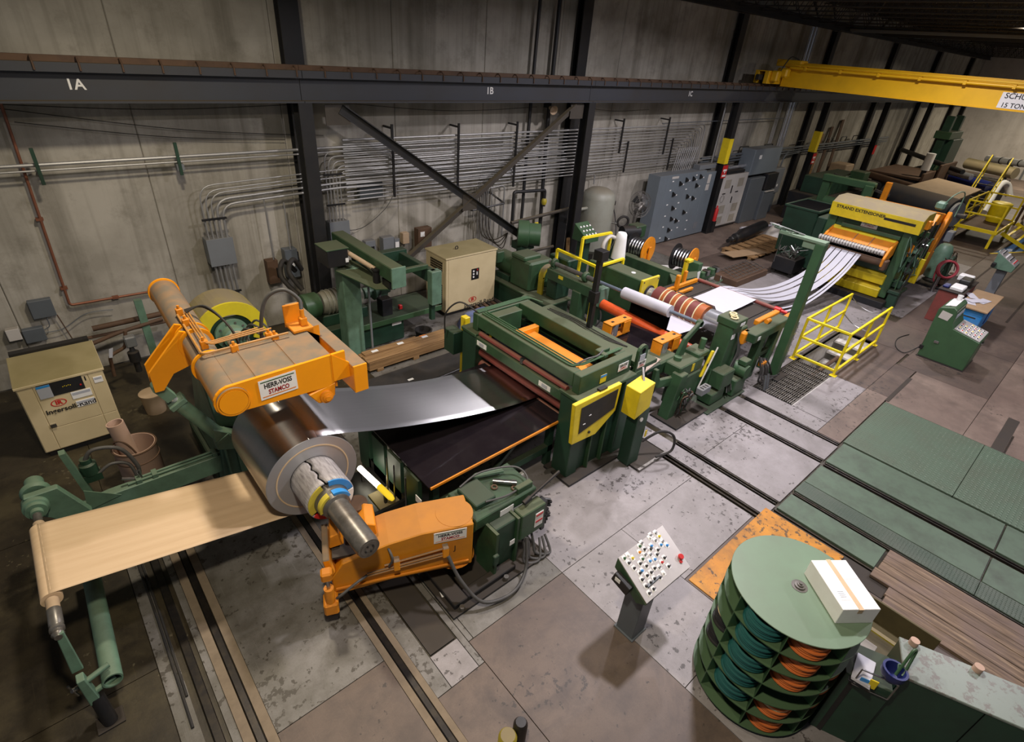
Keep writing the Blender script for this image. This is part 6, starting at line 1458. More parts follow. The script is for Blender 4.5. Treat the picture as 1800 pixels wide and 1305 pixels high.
for i in range(4): gbox('valve_block', (13.75 + .26 * i, 7.05, .62), (13.90 + .26 * i, 7.25, .78), ('green_clean', 'steel')[i % 2], .015, spd)
gbox('yellow_strut', (12.2, 6.75, .9), (12.3, 6.85, 1.5), 'yellow', .01, spd); gbox('yellow_strut_head', (12.2, 6.7, 1.46), (12.4, 6.85, 1.54), 'yellow', .01, spd)
b = MB(); b.prism([(11.95, 6.9, .85), (12.9, 6.75, .85), (13.3, 7.0, .85), (12.4, 7.3, .85)], (0, 0, .1)); b.build('low_table', 'green', spd, bevel=.01)
cpad = MB(); cpad.prism([(14.1, 8.7, 0), (15.6, 7.6, 0), (15.9, 8.0, 0), (14.5, 9.0, 0)], (0, 0, .25)); tag(cpad.build('concrete_kerb', 'pit', bevel=.01), 'low grey concrete block on the floor beyond the wire spools', 'kerb')
# big motor drive along the wall side (left of the tank)
gm = thing('main_drive', 'bulky dark green motor drive behind the tan dryer cabinet', 'machine', (9.4, 9.6, 0))
gbox('bed', (8.75, 8.2, .0), (9.5, 10.6, .52), 'green_dark', .015, gm); gbox('bed_top', (8.7, 8.15, .52), (9.58, 10.65, .56), 'green', .004, gm)
b = MB(); b.lathe((9.15, 10.45, .95), (0, -1, 0), [(0, .2), (.05, .28), (.7, .28), (.75, .2)], 26); b.build('motor', 'green', gm, smooth=True)
gbox('motor_feet', (8.88, 9.8, .56), (9.42, 10.3, .72), 'green_dark', .01, gm); gbox('gear_case', (8.85, 9.0, .56), (9.65, 9.75, 1.32), 'green', .05, gm); gbox('case_lid', (8.82, 9.2, 1.30), (9.4, 9.72, 1.42), 'green', .03, gm)
gbox('terminal_box', (8.7, 10.1, 1.0), (8.95, 10.4, 1.3), 'green', .02, gm)
arcgrid(9.30, 8.72, 1.02, .20, .26, D(-10), D(190), .16).build('yellow_belt_guard', 'ochre', gm)
gbox('yellow_guard_leg', (9.04, 8.72, .56), (9.10, 8.88, 1.02), 'ochre', .004, gm); gbox('drive_block', (9.1, 8.3, .56), (9.6, 8.65, 1.15), 'green_dark', .03, gm)
gbox('yellow_post', (8.80, 10.5, .1), (8.90, 10.62, .95), 'ochre', .01, gm)
wm = thing('blower', 'round dark green blower drum on a shelf against the wall', 'blower', (9.95, 10.4, 1.5))
b = MB(); b.lathe((9.75, 10.55, 1.52), (.75, -.65, 0), [(0, .14), (.02, .36), (.30, .36), (.32, .30), (.62, .30)], 30); b.build('drum', 'green_clean', wm, smooth=True)
gbox('bracket', (9.7, 10.3, 1.1), (10.2, 10.7, 1.3), 'green_dark', .01, wm); gbox('shelf_leg', (9.8, 10.45, .0), (9.95, 10.6, 1.1), 'green_dark', .01, wm)
# dark loose rails on the floor
fr = thing('stacked_rails', 'dark steel rails laid on the floor between dryer and leveller', 'rails', (8.3, 8.2, 0), )
for k in range(6):
    b = MB(); b.bar((7.95 + .13 * k, 10.3, .05), (7.55 + .14 * k, 7.4, .05), .09, .10); b.build('steel_rail', 'steel_dark' if k % 2 else 'rust', fr, bevel=.008)
# yellow guard rail and white stack light base
yr = thing('yellow_guard_rail', 'short yellow guard railing in front of the air tank', 'railing', (10.4, 8.5, 0))
p0, p1, p2 = (9.85, 9.1), (9.78, 7.7), (10.85, 7.75)
for a in (p0, p1, p2, (9.9, 8.35)):
    b = MB(); b.box((a[0] - .03, a[1] - .03, 0), (a[0] + .03, a[1] + .03, 1.5 if a != (9.9, 8.35) else 2.0)); b.build('post', 'yellow_rail', yr, bevel=.004)
for a, c, z in ((p0, p1, 1.5), (p1, p2, 1.5), (p0, p1, .95), ((9.9, 8.35), (10.9, 8.3), 2.0)):
    b = MB(); b.bar((a[0], a[1], z), (c[0], c[1], z), .06, .06); b.build('rail', 'yellow_rail', yr, bevel=.004)
b = MB(); b.box((10.87, 8.27, 0), (10.93, 8.33, 2.0)); b.build('post', 'yellow_rail', yr, bevel=.004)
sc = thing('filter_can', 'white cylindrical filter can standing behind the yellow guard railing', 'can', (10.95, 8.05, 1.0))
b = MB(); b.lathe((10.95, 8.0, 1.42), (0, 0, 1), [(0, .18), (.5, .14), (.62, .13), (.66, .10), (.66, .01)], 20); b.build('can', 'white', sc, smooth=True)
gbox('can_stand', (10.8, 7.85, 0), (11.1, 8.15, 1.42), 'green_dark', .01, sc)
b = MB(); b.tube(curve_pts([(10.9, 8.1, 1.9), (10.6, 8.1, 2.0), (10.4, 8.1, 1.8), (10.5, 8.1, 1.4)]), .05, 10); b.build('duct_hose', 'white_cab', sc, smooth=True)
ps = thing('small_push_panel', 'small green push-button console in front of the air tank', 'console', (12.0, 10.0, 0))
gbox('pedestal', (11.85, 9.9, 0), (12.1, 10.2, 1.2), 'green_dark', .01, ps)
b = MB(); b.prism([(11.7, 9.75, 1.15), (11.7, 9.75, 1.3), (11.7, 10.25, 1.62), (11.7, 10.3, 1.15)], (.55, 0, 0)); b.build('sloping_box', 'green_clean', ps, bevel=.008)
for i in range(3):
    for j in range(4):
        y_, z_ = 9.83 + .13 * i, 1.30 + .083 * i + .03; cylo('push_button', (11.78 + .13 * j, y_ , z_ + .025), (11.78 + .13 * j, y_ - .02, z_ + .05), .03, 'white', ps, 8)

# ------------------------------------------------------------------ strand machine
ex = thing('strand_machine', 'large green and yellow strand extensioner with orange entry hood', 'machine', (19, 4.6, 0))
def ebox(nm, a, c, mat='green_clean', bev=.015): return gbox(nm, a, c, mat, bev, ex)
ebox('near_housing', (18.3, 3.60, .25), (19.6, 3.85, 2.2), 'green_clean'); ebox('far_housing', (18.3, 5.65, .25), (19.6, 5.9, 2.3), 'green_clean')
ebox('front_panel', (18.35, 3.85, 1.55), (18.5, 5.65, 2.25), 'green', .01); ebox('front_lip', (18.2, 3.85, 1.95), (18.38, 5.45, 2.05), 'green', .01)
b = MB(); b.prism([(18.12, 3.45, 2.22), (18.05, 3.45, 2.60), (18.34, 3.45, 2.75), (19.0, 3.45, 2.75), (19.1, 3.45, 2.4)], (0, 2.40, 0)); b.build('dust_hood', 'ochre', ex, bevel=.01)
hf = MB(); hf.prism([(18.112, 3.45, 2.22), (18.042, 3.45, 2.60), (18.034, 3.45, 2.60), (18.104, 3.45, 2.22)], (0, 2.40, 0)); hood = hf.build('hood_front', 'yellow', ex)
text('STRAND EXTENSIONER', .125, 'ink', hood, (18.047, 5.70, 2.50), (0, -1, 0), (-.181, 0, .983), bold=.003, align='LEFT')
b = MB(); b.prism([(18.066, 3.60, 2.42), (18.053, 3.60, 2.49), (18.046, 3.60, 2.49), (18.059, 3.60, 2.42)], (0, .80, 0)); b.build('black_bar', 'ink', hood)
b = MB(); b.box((18.05, 3.44, 2.42), (18.25, 3.448, 2.66)); b.build('side_slot', 'ink', ex) if False else b.bm.free()
maker_sign(ex, (18.33, 4.75, 2.14), (0, -1, .0), (.05, 0, 1), .44, .17)
b = MB(); b.prism([(18.22, 3.9, 1.82), (18.20, 3.9, 1.86), (18.30, 3.9, 1.94), (18.33, 3.9, 1.88)], (0, 1.75, 0)); b.build('yellow_lip', 'yellow', ex)
b = MB(); b.prism([(17.84, 3.92, 1.68), (17.86, 3.92, 1.63), (18.24, 3.92, 1.80), (18.22, 3.92, 1.86)], (0, 1.70, 0)); b.build('orange_hood', 'orange_lite', ex, bevel=.01)
for y in (4.45, 4.9):
    b = MB(); b.bar((17.86, y, 1.70), (18.20, y, 1.86), .02, .02); b.build('hood_rib', 'orange', ex)
for y in (3.86, 5.62):
    b = MB(); b.prism([(18.3, y, 1.92), (17.86, y, 1.76), (17.62, y, 1.50), (17.62, y, 1.25), (17.78, y, 1.3), (18.3, y, 1.5)], (0, .07, 0)); b.build('hood_cheek', 'orange_lite', ex, bevel=.02)
cylo('entry_roll', (17.72, 5.75, 1.62), (17.72, 3.95, 1.62), .075, 'white_cab', ex, 18)
for i in range(22):
    b = MB(); b.ring((17.72, 5.68 - .078 * i, 1.62), (0, 1, 0), .074, .092, .02, 18); b.build('roll_ring', 'steel_worn', ex)
cylo('lower_roll', (17.8, 5.7, 1.34), (17.8, 3.9, 1.34), .10, 'rust', ex, 18)
ebox('roll_end', (17.65, 3.78, 1.15), (17.95, 3.92, 1.45), 'rust', .03)
ebox('cross_beam', (18.3, 3.85, .95), (18.55, 5.65, 1.25), 'green_dark')
for z in (.62, .22):
    b = MB(); b.prism([(18.22, 3.78, z), (18.15, 3.78, z + .25), (18.45, 3.78, z + .34), (18.6, 3.78, z)], (0, 1.9, 0)); b.build('yellow_guard', 'ochre' if z > .9 else 'yellow', ex, bevel=.01)
ebox('floor_sill', (18.0, 3.5, 0), (19.8, 5.9, .2), 'steel_dark'); ebox('near_leg', (18.3, 3.3, 0), (18.6, 3.55, .45), 'green_dark'); ebox('near_ledge', (18.25, 3.28, .45), (19.0, 3.6, .55), 'green_dark')
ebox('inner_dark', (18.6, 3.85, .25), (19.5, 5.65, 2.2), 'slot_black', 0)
for i in range(26):
    rr = random.Random(100 + i); x = 18.3 + rr.uniform(0, 1.5); y = 3.35 + rr.uniform(0, .25)
    p = [(x + rr.uniform(-.2, .2), y + rr.uniform(-.1, .1), .5 + rr.uniform(0, 1.9)) for _ in range(4)]
    tubeo('air_line', curve_pts(p, 4), .015, ('green_clean', 'seafoam', 'hose', 'rubber')[i % 4], ex, 5)
for i in range(12):
    rr = random.Random(300 + i); x = 18.35 + rr.uniform(0, 1.2); z = .6 + rr.uniform(0, 1.8)
    ebox('valve_body', (x, 3.36, z), (x + rr.uniform(.08, .2), 3.6, z + rr.uniform(.1, .25)), ('seafoam', 'green_clean', 'steel', 'orange_lite', 'green_dark')[i % 5], .02)
ebox('yellow_panel', (19.4, 3.25, .6), (19.45, 3.5, 1.35), 'yellow', .005); ebox('yellow_panel', (19.75, 3.3, .55), (19.8, 3.6, 1.5), 'yellow', .005)
ebox('lever_box', (18.5, 3.5, 1.5), (18.6, 3.6, 1.85), 'orange_lite', .02)
# orange bridle section behind
b = MB(); b.prism([(19.9, 3.55, 2.2), (20.2, 3.55, 2.5), (20.9, 3.55, 2.45), (21.2, 3.55, 2.1)], (0, 2.3, 0)); b.build('orange_cover', 'orange_lite', ex, bevel=.02)
b = MB(); b.prism([(20.8, 3.4, 2.55), (21.2, 3.4, 2.3), (20.5, 3.4, .7), (20.2, 3.4, .8)], (0, .12, 0)); b.build('orange_cheek', 'orange_lite', ex, bevel=.02)
ebox('rear_frame', (19.8, 3.6, .2), (21.2, 5.8, 2.2), 'green_dark'); ebox('rear_unit', (21.3, 3.6, .2), (22.2, 3.9, 1.1), 'orange_lite', .06); ebox('rear_head', (20.2, 3.55, 2.62), (20.5, 3.8, 2.85), 'seafoam', .05)
tubeo('big_hose_loop', curve_pts([(20.3, 3.6, 2.8), (20.35, 3.5, 3.05), (20.7, 3.4, 3.15), (21.0, 3.35, 3.0), (21.0, 3.35, 2.4)]), .016, 'seafoam', ex, 8)
ebox('side_tank', (18.9, 6.1, .2), (21.5, 6.4, 1.9), 'green_dark', .03)
# green bin left of the strand machine
gb = thing('green_hopper', 'dark green scrap hopper left of the strand machine', 'hopper', (19.5, 7.2, 0))
b = MB(); b.prism([(19.2, 6.45, .45), (19.0, 6.45, 2.0), (20.6, 6.45, 2.0), (20.6, 6.45, .45)], (0, 1.05, 0)); b.build('hopper_body', 'green_dark', gb, bevel=.02)
gbox('rim', (18.96, 6.40, 1.97), (20.64, 6.46, 2.03), 'green_dark', .005, gb); gbox('rim', (18.96, 7.48, 1.97), (20.64, 7.54, 2.03), 'green_dark', .005, gb); gbox('rim', (18.96, 6.46, 1.97), (19.02, 7.48, 2.03), 'green_dark', .005, gb); gbox('rim', (20.58, 6.46, 1.97), (20.64, 7.48, 2.03), 'green_dark', .005, gb)
for x, y in ((19.3, 6.5), (20.4, 6.5), (19.3, 7.3), (20.4, 7.3)): gbox('leg', (x, y, 0), (x + .12, y + .12, .45), 'green_dark', .005, gb)
gbox('hollow_shade_sheet', (19.02, 6.46, 1.99), (20.58, 7.48, 2.006), 'slot_black', 0, gb)  # black sheet on the closed body paints the shade of an open top
sl = thing('scrap_cart', 'dark scrap cart of tangled offcuts in front of the green hopper', 'cart', (18.2, 6.6, 0))
gbox('cart_body', (18.0, 6.25, .15), (18.75, 6.95, .6), 'steel_dark', .01, sl)
for i in range(16):
    rr = random.Random(500 + i); p = [(18.0 + rr.uniform(0, .75), 6.25 + rr.uniform(0, .7), .61 + rr.uniform(0, .35)) for _ in range(3)]
    tubeo('offcut', curve_pts(p, 3), .016, ('steel_worn', 'steel', 'green_dark')[i % 3], sl, 5)
for x, y in ((18.1, 6.3), (18.65, 6.3), (18.1, 6.9), (18.65, 6.9)): cylo('wheel', (x - .02, y, .08), (x + .04, y, .08), .08, 'rubber', sl, 14)
# hose reel beside
hr = thing('hose_reel_unit', 'pale green pump cabinet with a coiled pinkish-red hose', 'machine', (22.3, 3.4, 0))
gbox('base', (21.7, 2.95, 0), (23.3, 3.6, .08), 'steel_dark', .01, hr); b = MB(); b.lathe((22.75, 3.45, .1), (0, 0, 1), [(0, .26), (.9, .26), (1.1, .18), (1.15, .1)], 24); b.build('tank', 'seafoam', hr, smooth=True)
gbox('dark_front', (22.0, 3.0, .12), (22.4, 3.12, 1.0), 'green_dark', .02, hr); gbox('pale_box', (23.2, 3.5, 1.2), (23.6, 3.7, 1.55), 'panel_grey', .02, hr)
for k in range(4):
    b = MB(); b.torus((21.88 - .035 * k, 3.02 - .02 * k, .66 + .012 * k), (-.85, -.5, .30), .28 - .02 * (k % 2), .028, 28, 8); b.build('red_hose_turn', 'hose_red', hr, smooth=True)
tubeo('hose_tail', curve_pts([(21.75, 3.25, .6), (21.7, 3.2, .3), (21.8, 3.05, .1)]), .026, 'hose_red', hr, 8)
for i in range(10):
    rr = random.Random(700 + i); p = [(21.75 + rr.uniform(0, 1.4), 2.95 + rr.uniform(0, .3), .15 + rr.uniform(0, 1.0)) for _ in range(3)]
    tubeo('small_line', curve_pts(p, 4), .014, ('seafoam', 'hose', 'rust')[i % 3], hr, 5)
for i in range(5): gbox('valve', (21.8 + .28 * i, 2.92, .16), (21.95 + .28 * i, 3.05, .34), ('rust', 'steel_worn')[i % 2], .02, hr)
cylo('white_can', (21.35, 3.05, 0), (21.35, 3.05, .5), .06, 'steel', thing('steel_bottle', 'slim steel bottle on the floor left of the hose cabinet', 'bottle', (21.35, 3.05, 0)), 14)

# ------------------------------------------------------------------ far machines
def farbox(t, nm, a, c, mat, bev=.02): return gbox(nm, a, c, mat, bev, t)
f1 = thing('dark_coil_roll', 'big dark blue-grey roll on its stand behind the strand machine', 'machine roll', (27, 5.8, 0))
cylo('roll', (27.6, 7.0, 1.55), (26.6, 4.3, 1.55), .55, 'steel_dark', f1, 36); b = MB(); b.cyl((26.6, 4.3, 1.55), (26.57, 4.2, 1.55), .45, n=30); b.build('roll_face', 'panel_grey', f1, smooth=True)
farbox(f1, 'cradle', (26.2, 4.4, 0), (28.0, 7.0, 1.0), 'navy'); farbox(f1, 'frame', (25.6, 7.1, 0), (26.0, 7.4, 2.2), 'green'); cylo('shaft', (26.6, 4.2, 1.55), (26.5, 3.9, 1.55), .08, 'steel', f1, 14)
f2 = thing('tan_sheet_table', 'wide tan sheet on a table far behind the strand machine', 'sheet table', (32, 6.5, 0))
b = MB(); b.prism([(30.2, 7.3, 1.50), (29.3, 5.0, 1.50), (33.8, 4.9, 1.62), (35.0, 7.0, 1.62)], (0, 0, .05)); b.build('tan_sheet', 'kraft_core', f2)
farbox(f2, 'table_frame', (30, 5.2, 0), (34, 6.9, 1.45), 'steel_dark'); cylo('edge_roll', (29.7, 7.4, 1.5), (29.0, 4.9, 1.45), .14, 'steel_dark', f2, 18)
f3 = thing('green_far_machine', 'green machine with open frame left of the dark roll', 'machine', (25, 7.6, 0))
farbox(f3, 'body', (23.6, 7.2, 0), (25.4, 9.0, 1.3), 'green_dark'); farbox(f3, 'post', (24.0, 6.6, 0), (24.3, 6.9, 2.3), 'green_clean'); farbox(f3, 'post', (24.2, 8.2, 0), (24.5, 8.5, 2.3), 'green_clean'); farbox(f3, 'lintel', (24.1, 6.6, 2.15), (24.4, 8.5, 2.4), 'green_clean'); cylo('drum', (24.0, 8.1, 1.45), (23.9, 6.9, 1.4), .22, 'green_clean', f3, 20); farbox(f3, 'orange_post', (25.1, 6.35, .6), (25.3, 6.55, 2.4), 'orange_lite')
farbox(f3, 'low_bed', (22.4, 6.4, 0), (24.0, 8.6, .9), 'green_dark')
f4 = thing('far_green_press', 'tall dark green press frame against the far wall', 'machine', (42, 9, 0))
farbox(f4, 'post', (40.6, 8.6, 0), (41.0, 9.0, 4.2), 'green_dark'); farbox(f4, 'post', (42.6, 8.6, 0), (43.0, 9.0, 4.2), 'green_dark'); farbox(f4, 'head', (40.5, 8.4, 3.0), (43.1, 9.2, 3.4), 'green'); farbox(f4, 'cabinet', (41.2, 8.3, 1.2), (43.4, 9.0, 3.0), 'green_dark'); farbox(f4, 'bed', (39.8, 7.6, 0), (43.5, 9.6, 1.3), 'steel_dark')
b = MB(); b.bar((40.8, 8.5, 1.3), (42.8, 8.5, 3.0), .12, .12); b.build('strut', 'green', f4)
f5 = thing('rusty_table_machine', 'rusty brown flat machine with a dark roller far along the line', 'machine', (35.5, 8.4, 0))
farbox(f5, 'plate', (33.8, 7.4, 1.5), (38.0, 9.8, 1.62), 'rust'); farbox(f5, 'side', (33.6, 7.3, .2), (38.2, 7.4, 1.9), 'rust'); cylo('front_roller', (33.4, 9.8, 1.45), (32.6, 7.2, 1.35), .17, 'rust', f5, 16); farbox(f5, 'base', (34, 7.6, 0), (38, 9.6, 1.5), 'steel_dark'); cylo('rear_pipe', (41.0, 10.6, 2.1), (36.6, 6.4, 1.95), .12, 'steel_dark', f5, 14)
f6 = thing('cream_roll_stand', 'long cream roll on a dark stand at the far right', 'machine roll', (40, 6, 0))
cylo('cream_roll', (40.6, 7.1, 2.0), (39.4, 4.7, 2.0), .28, 'cream', f6, 24); cylo('dark_roll', (38.2, 7.3, 1.5), (36.9, 5.1, 1.45), .25, 'navy', f6, 20); cylo('white_roll', (37.6, 7.5, 1.8), (36.9, 6.0, 1.75), .16, 'chrome', f6, 18); farbox(f6, 'stand', (38, 4.9, 0), (40.8, 7.2, 1.5), 'steel_dark'); farbox(f6, 'orange_rail', (35.6, 7.16, 1.2), (38.6, 7.26, 2.2), 'rust')
b = MB(); b.tube(curve_pts([(36.0, 4.7, .4), (37.2, 4.8, 1.5), (37.8, 4.6, 1.6), (37.9, 4.3, 1.1)]), .16, 10); b.build('white_duct', 'white', f6, smooth=True)
f7 = thing('white_pipe_run', 'banded white pipe crossing near the end wall', 'pipe', (44, 5.5, 2.2)); cylo('pipe', (45.0, 7.0, 2.0), (43.0, 4.8, 2.2), .18, 'white', f7, 16)
for k in range(4): b = MB(); q = Vector((45.0, 7.0, 2.0)).lerp(Vector((43.0, 4.8, 2.2)), .15 + .23 * k); b.ring(q, (-2, -2.2, .2), .17, .2, .06, 16); b.build('pipe_band', 'steel_dark', f7)
farbox(f7, 'support', (43.8, 5.5, 0), (44.0, 5.7, 2.0), 'steel_dark')
f8 = thing('hanging_roll', 'short white roll standing upright on the far machine', 'roll', (35.8, 7.9, 1.6)); cylo('roll', (34.6, 7.6, 1.95), (34.6, 7.6, 2.75), .2, 'white', f8, 18); farbox(f8, 'roll_stand', (34.5, 7.5, 1.62), (34.7, 7.7, 1.95), 'steel_dark')
f9 = thing('dark_line_machine', 'dark idle machine with a chain rail behind the green hopper', 'machine', (27.5, 9, 0))
farbox(f9, 'bed', (25.8, 8.6, 0), (30.5, 10.3, 1.2), 'steel_dark'); farbox(f9, 'upper', (26.2, 8.9, 1.2), (29.8, 10.0, 1.9), 'green_dark'); cylo('roller', (30.2, 9.8, 1.6), (29.3, 7.9, 1.55), .2, 'steel_dark', f9, 16); farbox(f9, 'top_box', (28.6, 8.4, 1.5), (29.3, 9.0, 2.1), 'green')
b = MB(); b.bar((27.6, 9.3, 1.95), (26.4, 6.6, 1.75), .06, .1); b.build('chain_rail', 'steel_worn', f9)
farbox(f9, 'blue_sack', (31.6, 9.6, 1.2), (32.2, 10.2, 1.6), 'blue', .1); farbox(f9, 'tan_box', (31.5, 10.2, 1.2), (32.6, 11.0, 1.9), 'kraft_core', .04); farbox(f9, 'shelf', (31.2, 9.4, 0), (32.8, 11.1, 1.2), 'steel_dark')
# leaning boards on the wall
for k, (x0_, x1_) in enumerate(((29.3, 29.9), (30.4, 30.8), (31.6, 31.9))):
    b = MB(); b.prism([(x0_ + .2, 11.1, 0), (x0_ + .5, 11.1, 0), (x1_ + .9, 11.5, 3.2 + .3 * k), (x1_ + .6, 11.5, 3.2 + .3 * k)], (0, .04, 0)); tag(b.build('leaning_board', 'rust' if k else 'wood_crate'), ('brown board leaning on the wall, first past the fourth column', 'dark board leaning on the wall, second past the fourth column', 'narrow dark board leaning on the wall past the others')[k], 'board')
# yellow platform with steps, drum and blue floor
yp_ = thing('yellow_platform', 'yellow steel work platform with railings at the right edge', 'platform', (31.5, 3.9, 0))
gbox('deck', (29.66, 3.16, .64), (33.14, 4.54, .70), 'rust', .004, yp_)
for a, c in (((29.6, 3.1, .60), (33.2, 3.16, .74)), ((29.6, 4.54, .60), (33.2, 4.6, .74)), ((29.6, 3.16, .60), (29.66, 4.54, .74)), ((33.14, 3.16, .60), (33.2, 4.54, .74))): gbox('edge_beam', a, c, 'yellow_rail', .004, yp_)
for x, y in ((29.7, 3.2), (33.1, 3.2), (29.7, 4.5), (33.1, 4.5)): gbox('leg', (x - .05, y - .05, 0), (x + .05, y + .05, .62), 'yellow_rail', .005, yp_)
for x, y in ((29.7, 3.2), (29.7, 4.5), (31.5, 4.55), (33.1, 3.2), (33.1, 4.5)): gbox('rail_post', (x - .035, y - .035, .72), (x + .035, y + .035, 1.75), 'yellow_rail', .004, yp_)
for z in (1.72, 1.25):
    for a, c in (((29.7, 3.2), (29.7, 4.5)), ((29.7, 4.5), (33.1, 4.5)), ((33.1, 4.5), (33.1, 3.2))):
        b = MB(); b.bar((a[0], a[1], z), (c[0], c[1], z), .06, .06); b.build('rail', 'yellow_rail', yp_, bevel=.004)
for k in range(3): gbox('step', (30.5 + .15 * k, 2.9 - .35 * k - .10, .48 - .17 * k), (33.6, 2.9 - .35 * k, .52 - .17 * k), 'yellow_rail', .004, yp_)
b = MB(); b.bar((30.4, 3.05, .6), (30.9, 1.9, .05), .06, .14); b.build('stringer', 'yellow_rail', yp_); b = MB(); b.bar((33.5, 3.05, .6), (33.6, 1.9, .05), .06, .14); b.build('stringer', 'yellow_rail', yp_)
yd = thing('yellow_drum', 'yellow plastic drum standing on the yellow platform', 'drum', (32.3, 3.75, .72)); b = MB(); b.lathe((32.0, 3.7, .72), (0, 0, 1), [(0, .30), (.3, .34), (.7, .36), (.72, .38), (.80, .38), (.84, .3), (.84, .01)], 24); b.build('drum_wall', 'yellow_rail', yd, smooth=True)
ys_ = thing('yellow_stairs', 'yellow ladder stairs behind the yellow work platform', 'stairs', (35, 5, 0))
for y in (4.6, 5.4):
    b = MB(); b.bar((33.9, y, .05), (35.6, y, 2.1), .05, .07); b.build('stringer', 'yellow_rail', ys_); b = MB(); b.bar((33.9, y, .95), (35.6, y, 3.0), .05, .05); b.build('handrail', 'yellow_rail', ys_); b = MB(); b.bar((35.6, y, 2.1), (35.6, y, 3.0), .05, .05); b.build('post', 'yellow_rail', ys_); b = MB(); b.bar((33.9, y, 0), (33.9, y, .95), .05, .05); b.build('post', 'yellow_rail', ys_)
for k in range(7): gbox('tread', (34.0 + .24 * k, 4.6, .25 + .29 * k), (34.2 + .24 * k, 5.4, .28 + .29 * k), 'steel_dark', 0, ys_)
b = MB(); b.prism([(29.2, 2.85, 0), (33, 1.2, 0), (38, 1.2, 0), (38, 2.3, 0), (30.4, 2.75, 0)], (0, 0, .008)); o = b.build('blue_floor_paint', 'blue', floor); 
b = MB(); b.bar((29.0, 2.9, .006), (33, 1.15, .006), .10, .012); b.build('yellow_floor_line', 'yellow', floor)
rk = thing('brown_rack', 'brown rack with an orange drum at the far right edge', 'rack', (38, 3, 0))
for x, y in ((36.6, 3.4), (38.8, 3.4), (36.6, 2.4), (38.8, 2.4)): gbox('post', (x - .05, y - .05, 0), (x + .05, y + .05, 2.2), 'rust', .005, rk)
for z in (.9, 2.1): gbox('shelf', (36.5, 2.3, z), (38.9, 3.5, z + .06), 'rust', .005, rk)
gbox('orange_crate', (36.9, 2.5, .96), (37.8, 3.2, 1.6), 'orange_lite', .05, rk)

# ------------------------------------------------------------------ pallet scrap and black shaft on the floor
pl = thing('wooden_pallet', 'broken pallet with cardboard on the floor near the switchgear', 'pallet', (20.3, 8.2, 0))
for k in range(3):
    b = MB(); b.obox((18.5 + .35 * k * 0, 8.9 - .5 * k, 0), (3.4, .15, 0), (0, .12, 0), (0, 0, .10)); b.build('bearer', 'wood_crate', pl)
for k in range(7):
    b = MB(); b.obox((18.5 + .5 * k, 7.8, .10), (.34, 0, 0), (0, 1.25, 0), (0, 0, .03)); b.build('deck_board', 'wood_crate', pl)
cb = MB(); cb.prism([(17.9, 8.75, .14), (19.6, 8.3, .14), (19.5, 7.8, .14), (17.8, 8.2, .14)], (0, 0, .02)); tag(cb.build('cardboard_sheet', 'cardboard'), 'flat brown cardboard sheet lying on the broken pallet', 'cardboard')
bs = thing('black_roll_shaft', 'long black wrapped roll with a stepped end on the pallet', 'roll', (20.6, 8.8, .3))
b = MB(); b.lathe((18.6, 8.95, .40), (1.0, .10, 0), [(0, .07), (.25, .07), (.27, .11), (.6, .11), (.62, .16), (1.2, .18), (1.25, .22), (3.3, .22), (3.32, .1)], 22); b.build('shaft', 'black', bs, smooth=True)
heap('crumpled_paper', 'crumpled pale wrapping paper at the end of the black roll', 'paper', (22.6, 8.9, .0), .75, .5, .45, 'white_cab', 9, flat=.4)
gl_ = thing('wire_basket', 'low wire-mesh basket of scrap beside the white strands', 'basket', (16.4, 7.2, 0))
for k in range(9):
    b = MB(); b.bar((15.6 + .22 * k, 6.9, .28), (15.9 + .22 * k, 7.6, .30), .016, .016); b.build('wire', 'steel_worn', gl_)
for k in range(5):
    b = MB(); b.bar((15.6 + .07 * k, 6.9 + .17 * k, .29), (17.4 + .07 * k, 6.9 + .17 * k, .29), .016, .016); b.build('wire', 'steel_worn', gl_)
gbox('basket_tray', (15.6, 6.85, 0), (17.6, 7.65, .20), 'rust', .01, gl_)
fl = MB(); fl.cyl((22.0, 10.2, .05), (24.2, 9.6, .05), .05, n=14); tag(fl.build('white_tube', 'paper_white', smooth=True), 'white plastic tube lying on the floor before the white cabinets', 'tube')
yk = thing('yellow_hook_post', 'yellow hook-shaped floor guard beside the fourth column', 'guard', (27.4, 10.4, 0))
b = MB(); b.prism([(26.6, 10.4, 0), (26.9, 10.4, .0), (27.1, 10.4, .35), (27.3, 10.4, .38), (27.35, 10.4, .55), (27.2, 10.4, .62), (27.2, 10.4, .9), (26.9, 10.4, .95)], (0, -.06, 0)); b.build('guard_plate', 'yellow_rail', yk, bevel=.01)
# ================================================================== WALL SERVICES
def tbox(name, label, cat, a, c, mat, bev=.008, group=None):
    t = thing(name, label, cat, ((a[0] + c[0]) / 2, (a[1] + c[1]) / 2, a[2]), group=group)
    gbox('enclosure', a, c, mat, bev, t); return t
YC = 11.33
c1 = thing('conduit_pair', 'two long silver conduits running along the left wall above the tan compressor', 'conduits', (-2, YC, 3.7))
for z, r in ((3.785, .028), (3.70, .016)): tubeo('conduit', [(-6, YC, z - .05), (4.2, YC, z), (10, YC, z + .04)], r, 'galv', c1, 8)
for x in (.27, 2.21):
    gbox('strut_bracket', (x - .025, YC - .08, 3.48), (x + .025, YC - .04, 4.02), 'green_dark', .002, c1); gbox('strut_foot', (x - .02, YC - .05, 3.6), (x + .02, 11.58, 3.64), 'green_dark', 0, c1)
gbox('strut_box', (2.16, YC - .05, 3.55), (2.28, YC + .06, 3.66), 'panel_grey', .003, c1)
c2 = thing('conduit_bank', 'bank of bent silver conduits rising from the large left junction box', 'conduits', (2.6, YC, 2.2))
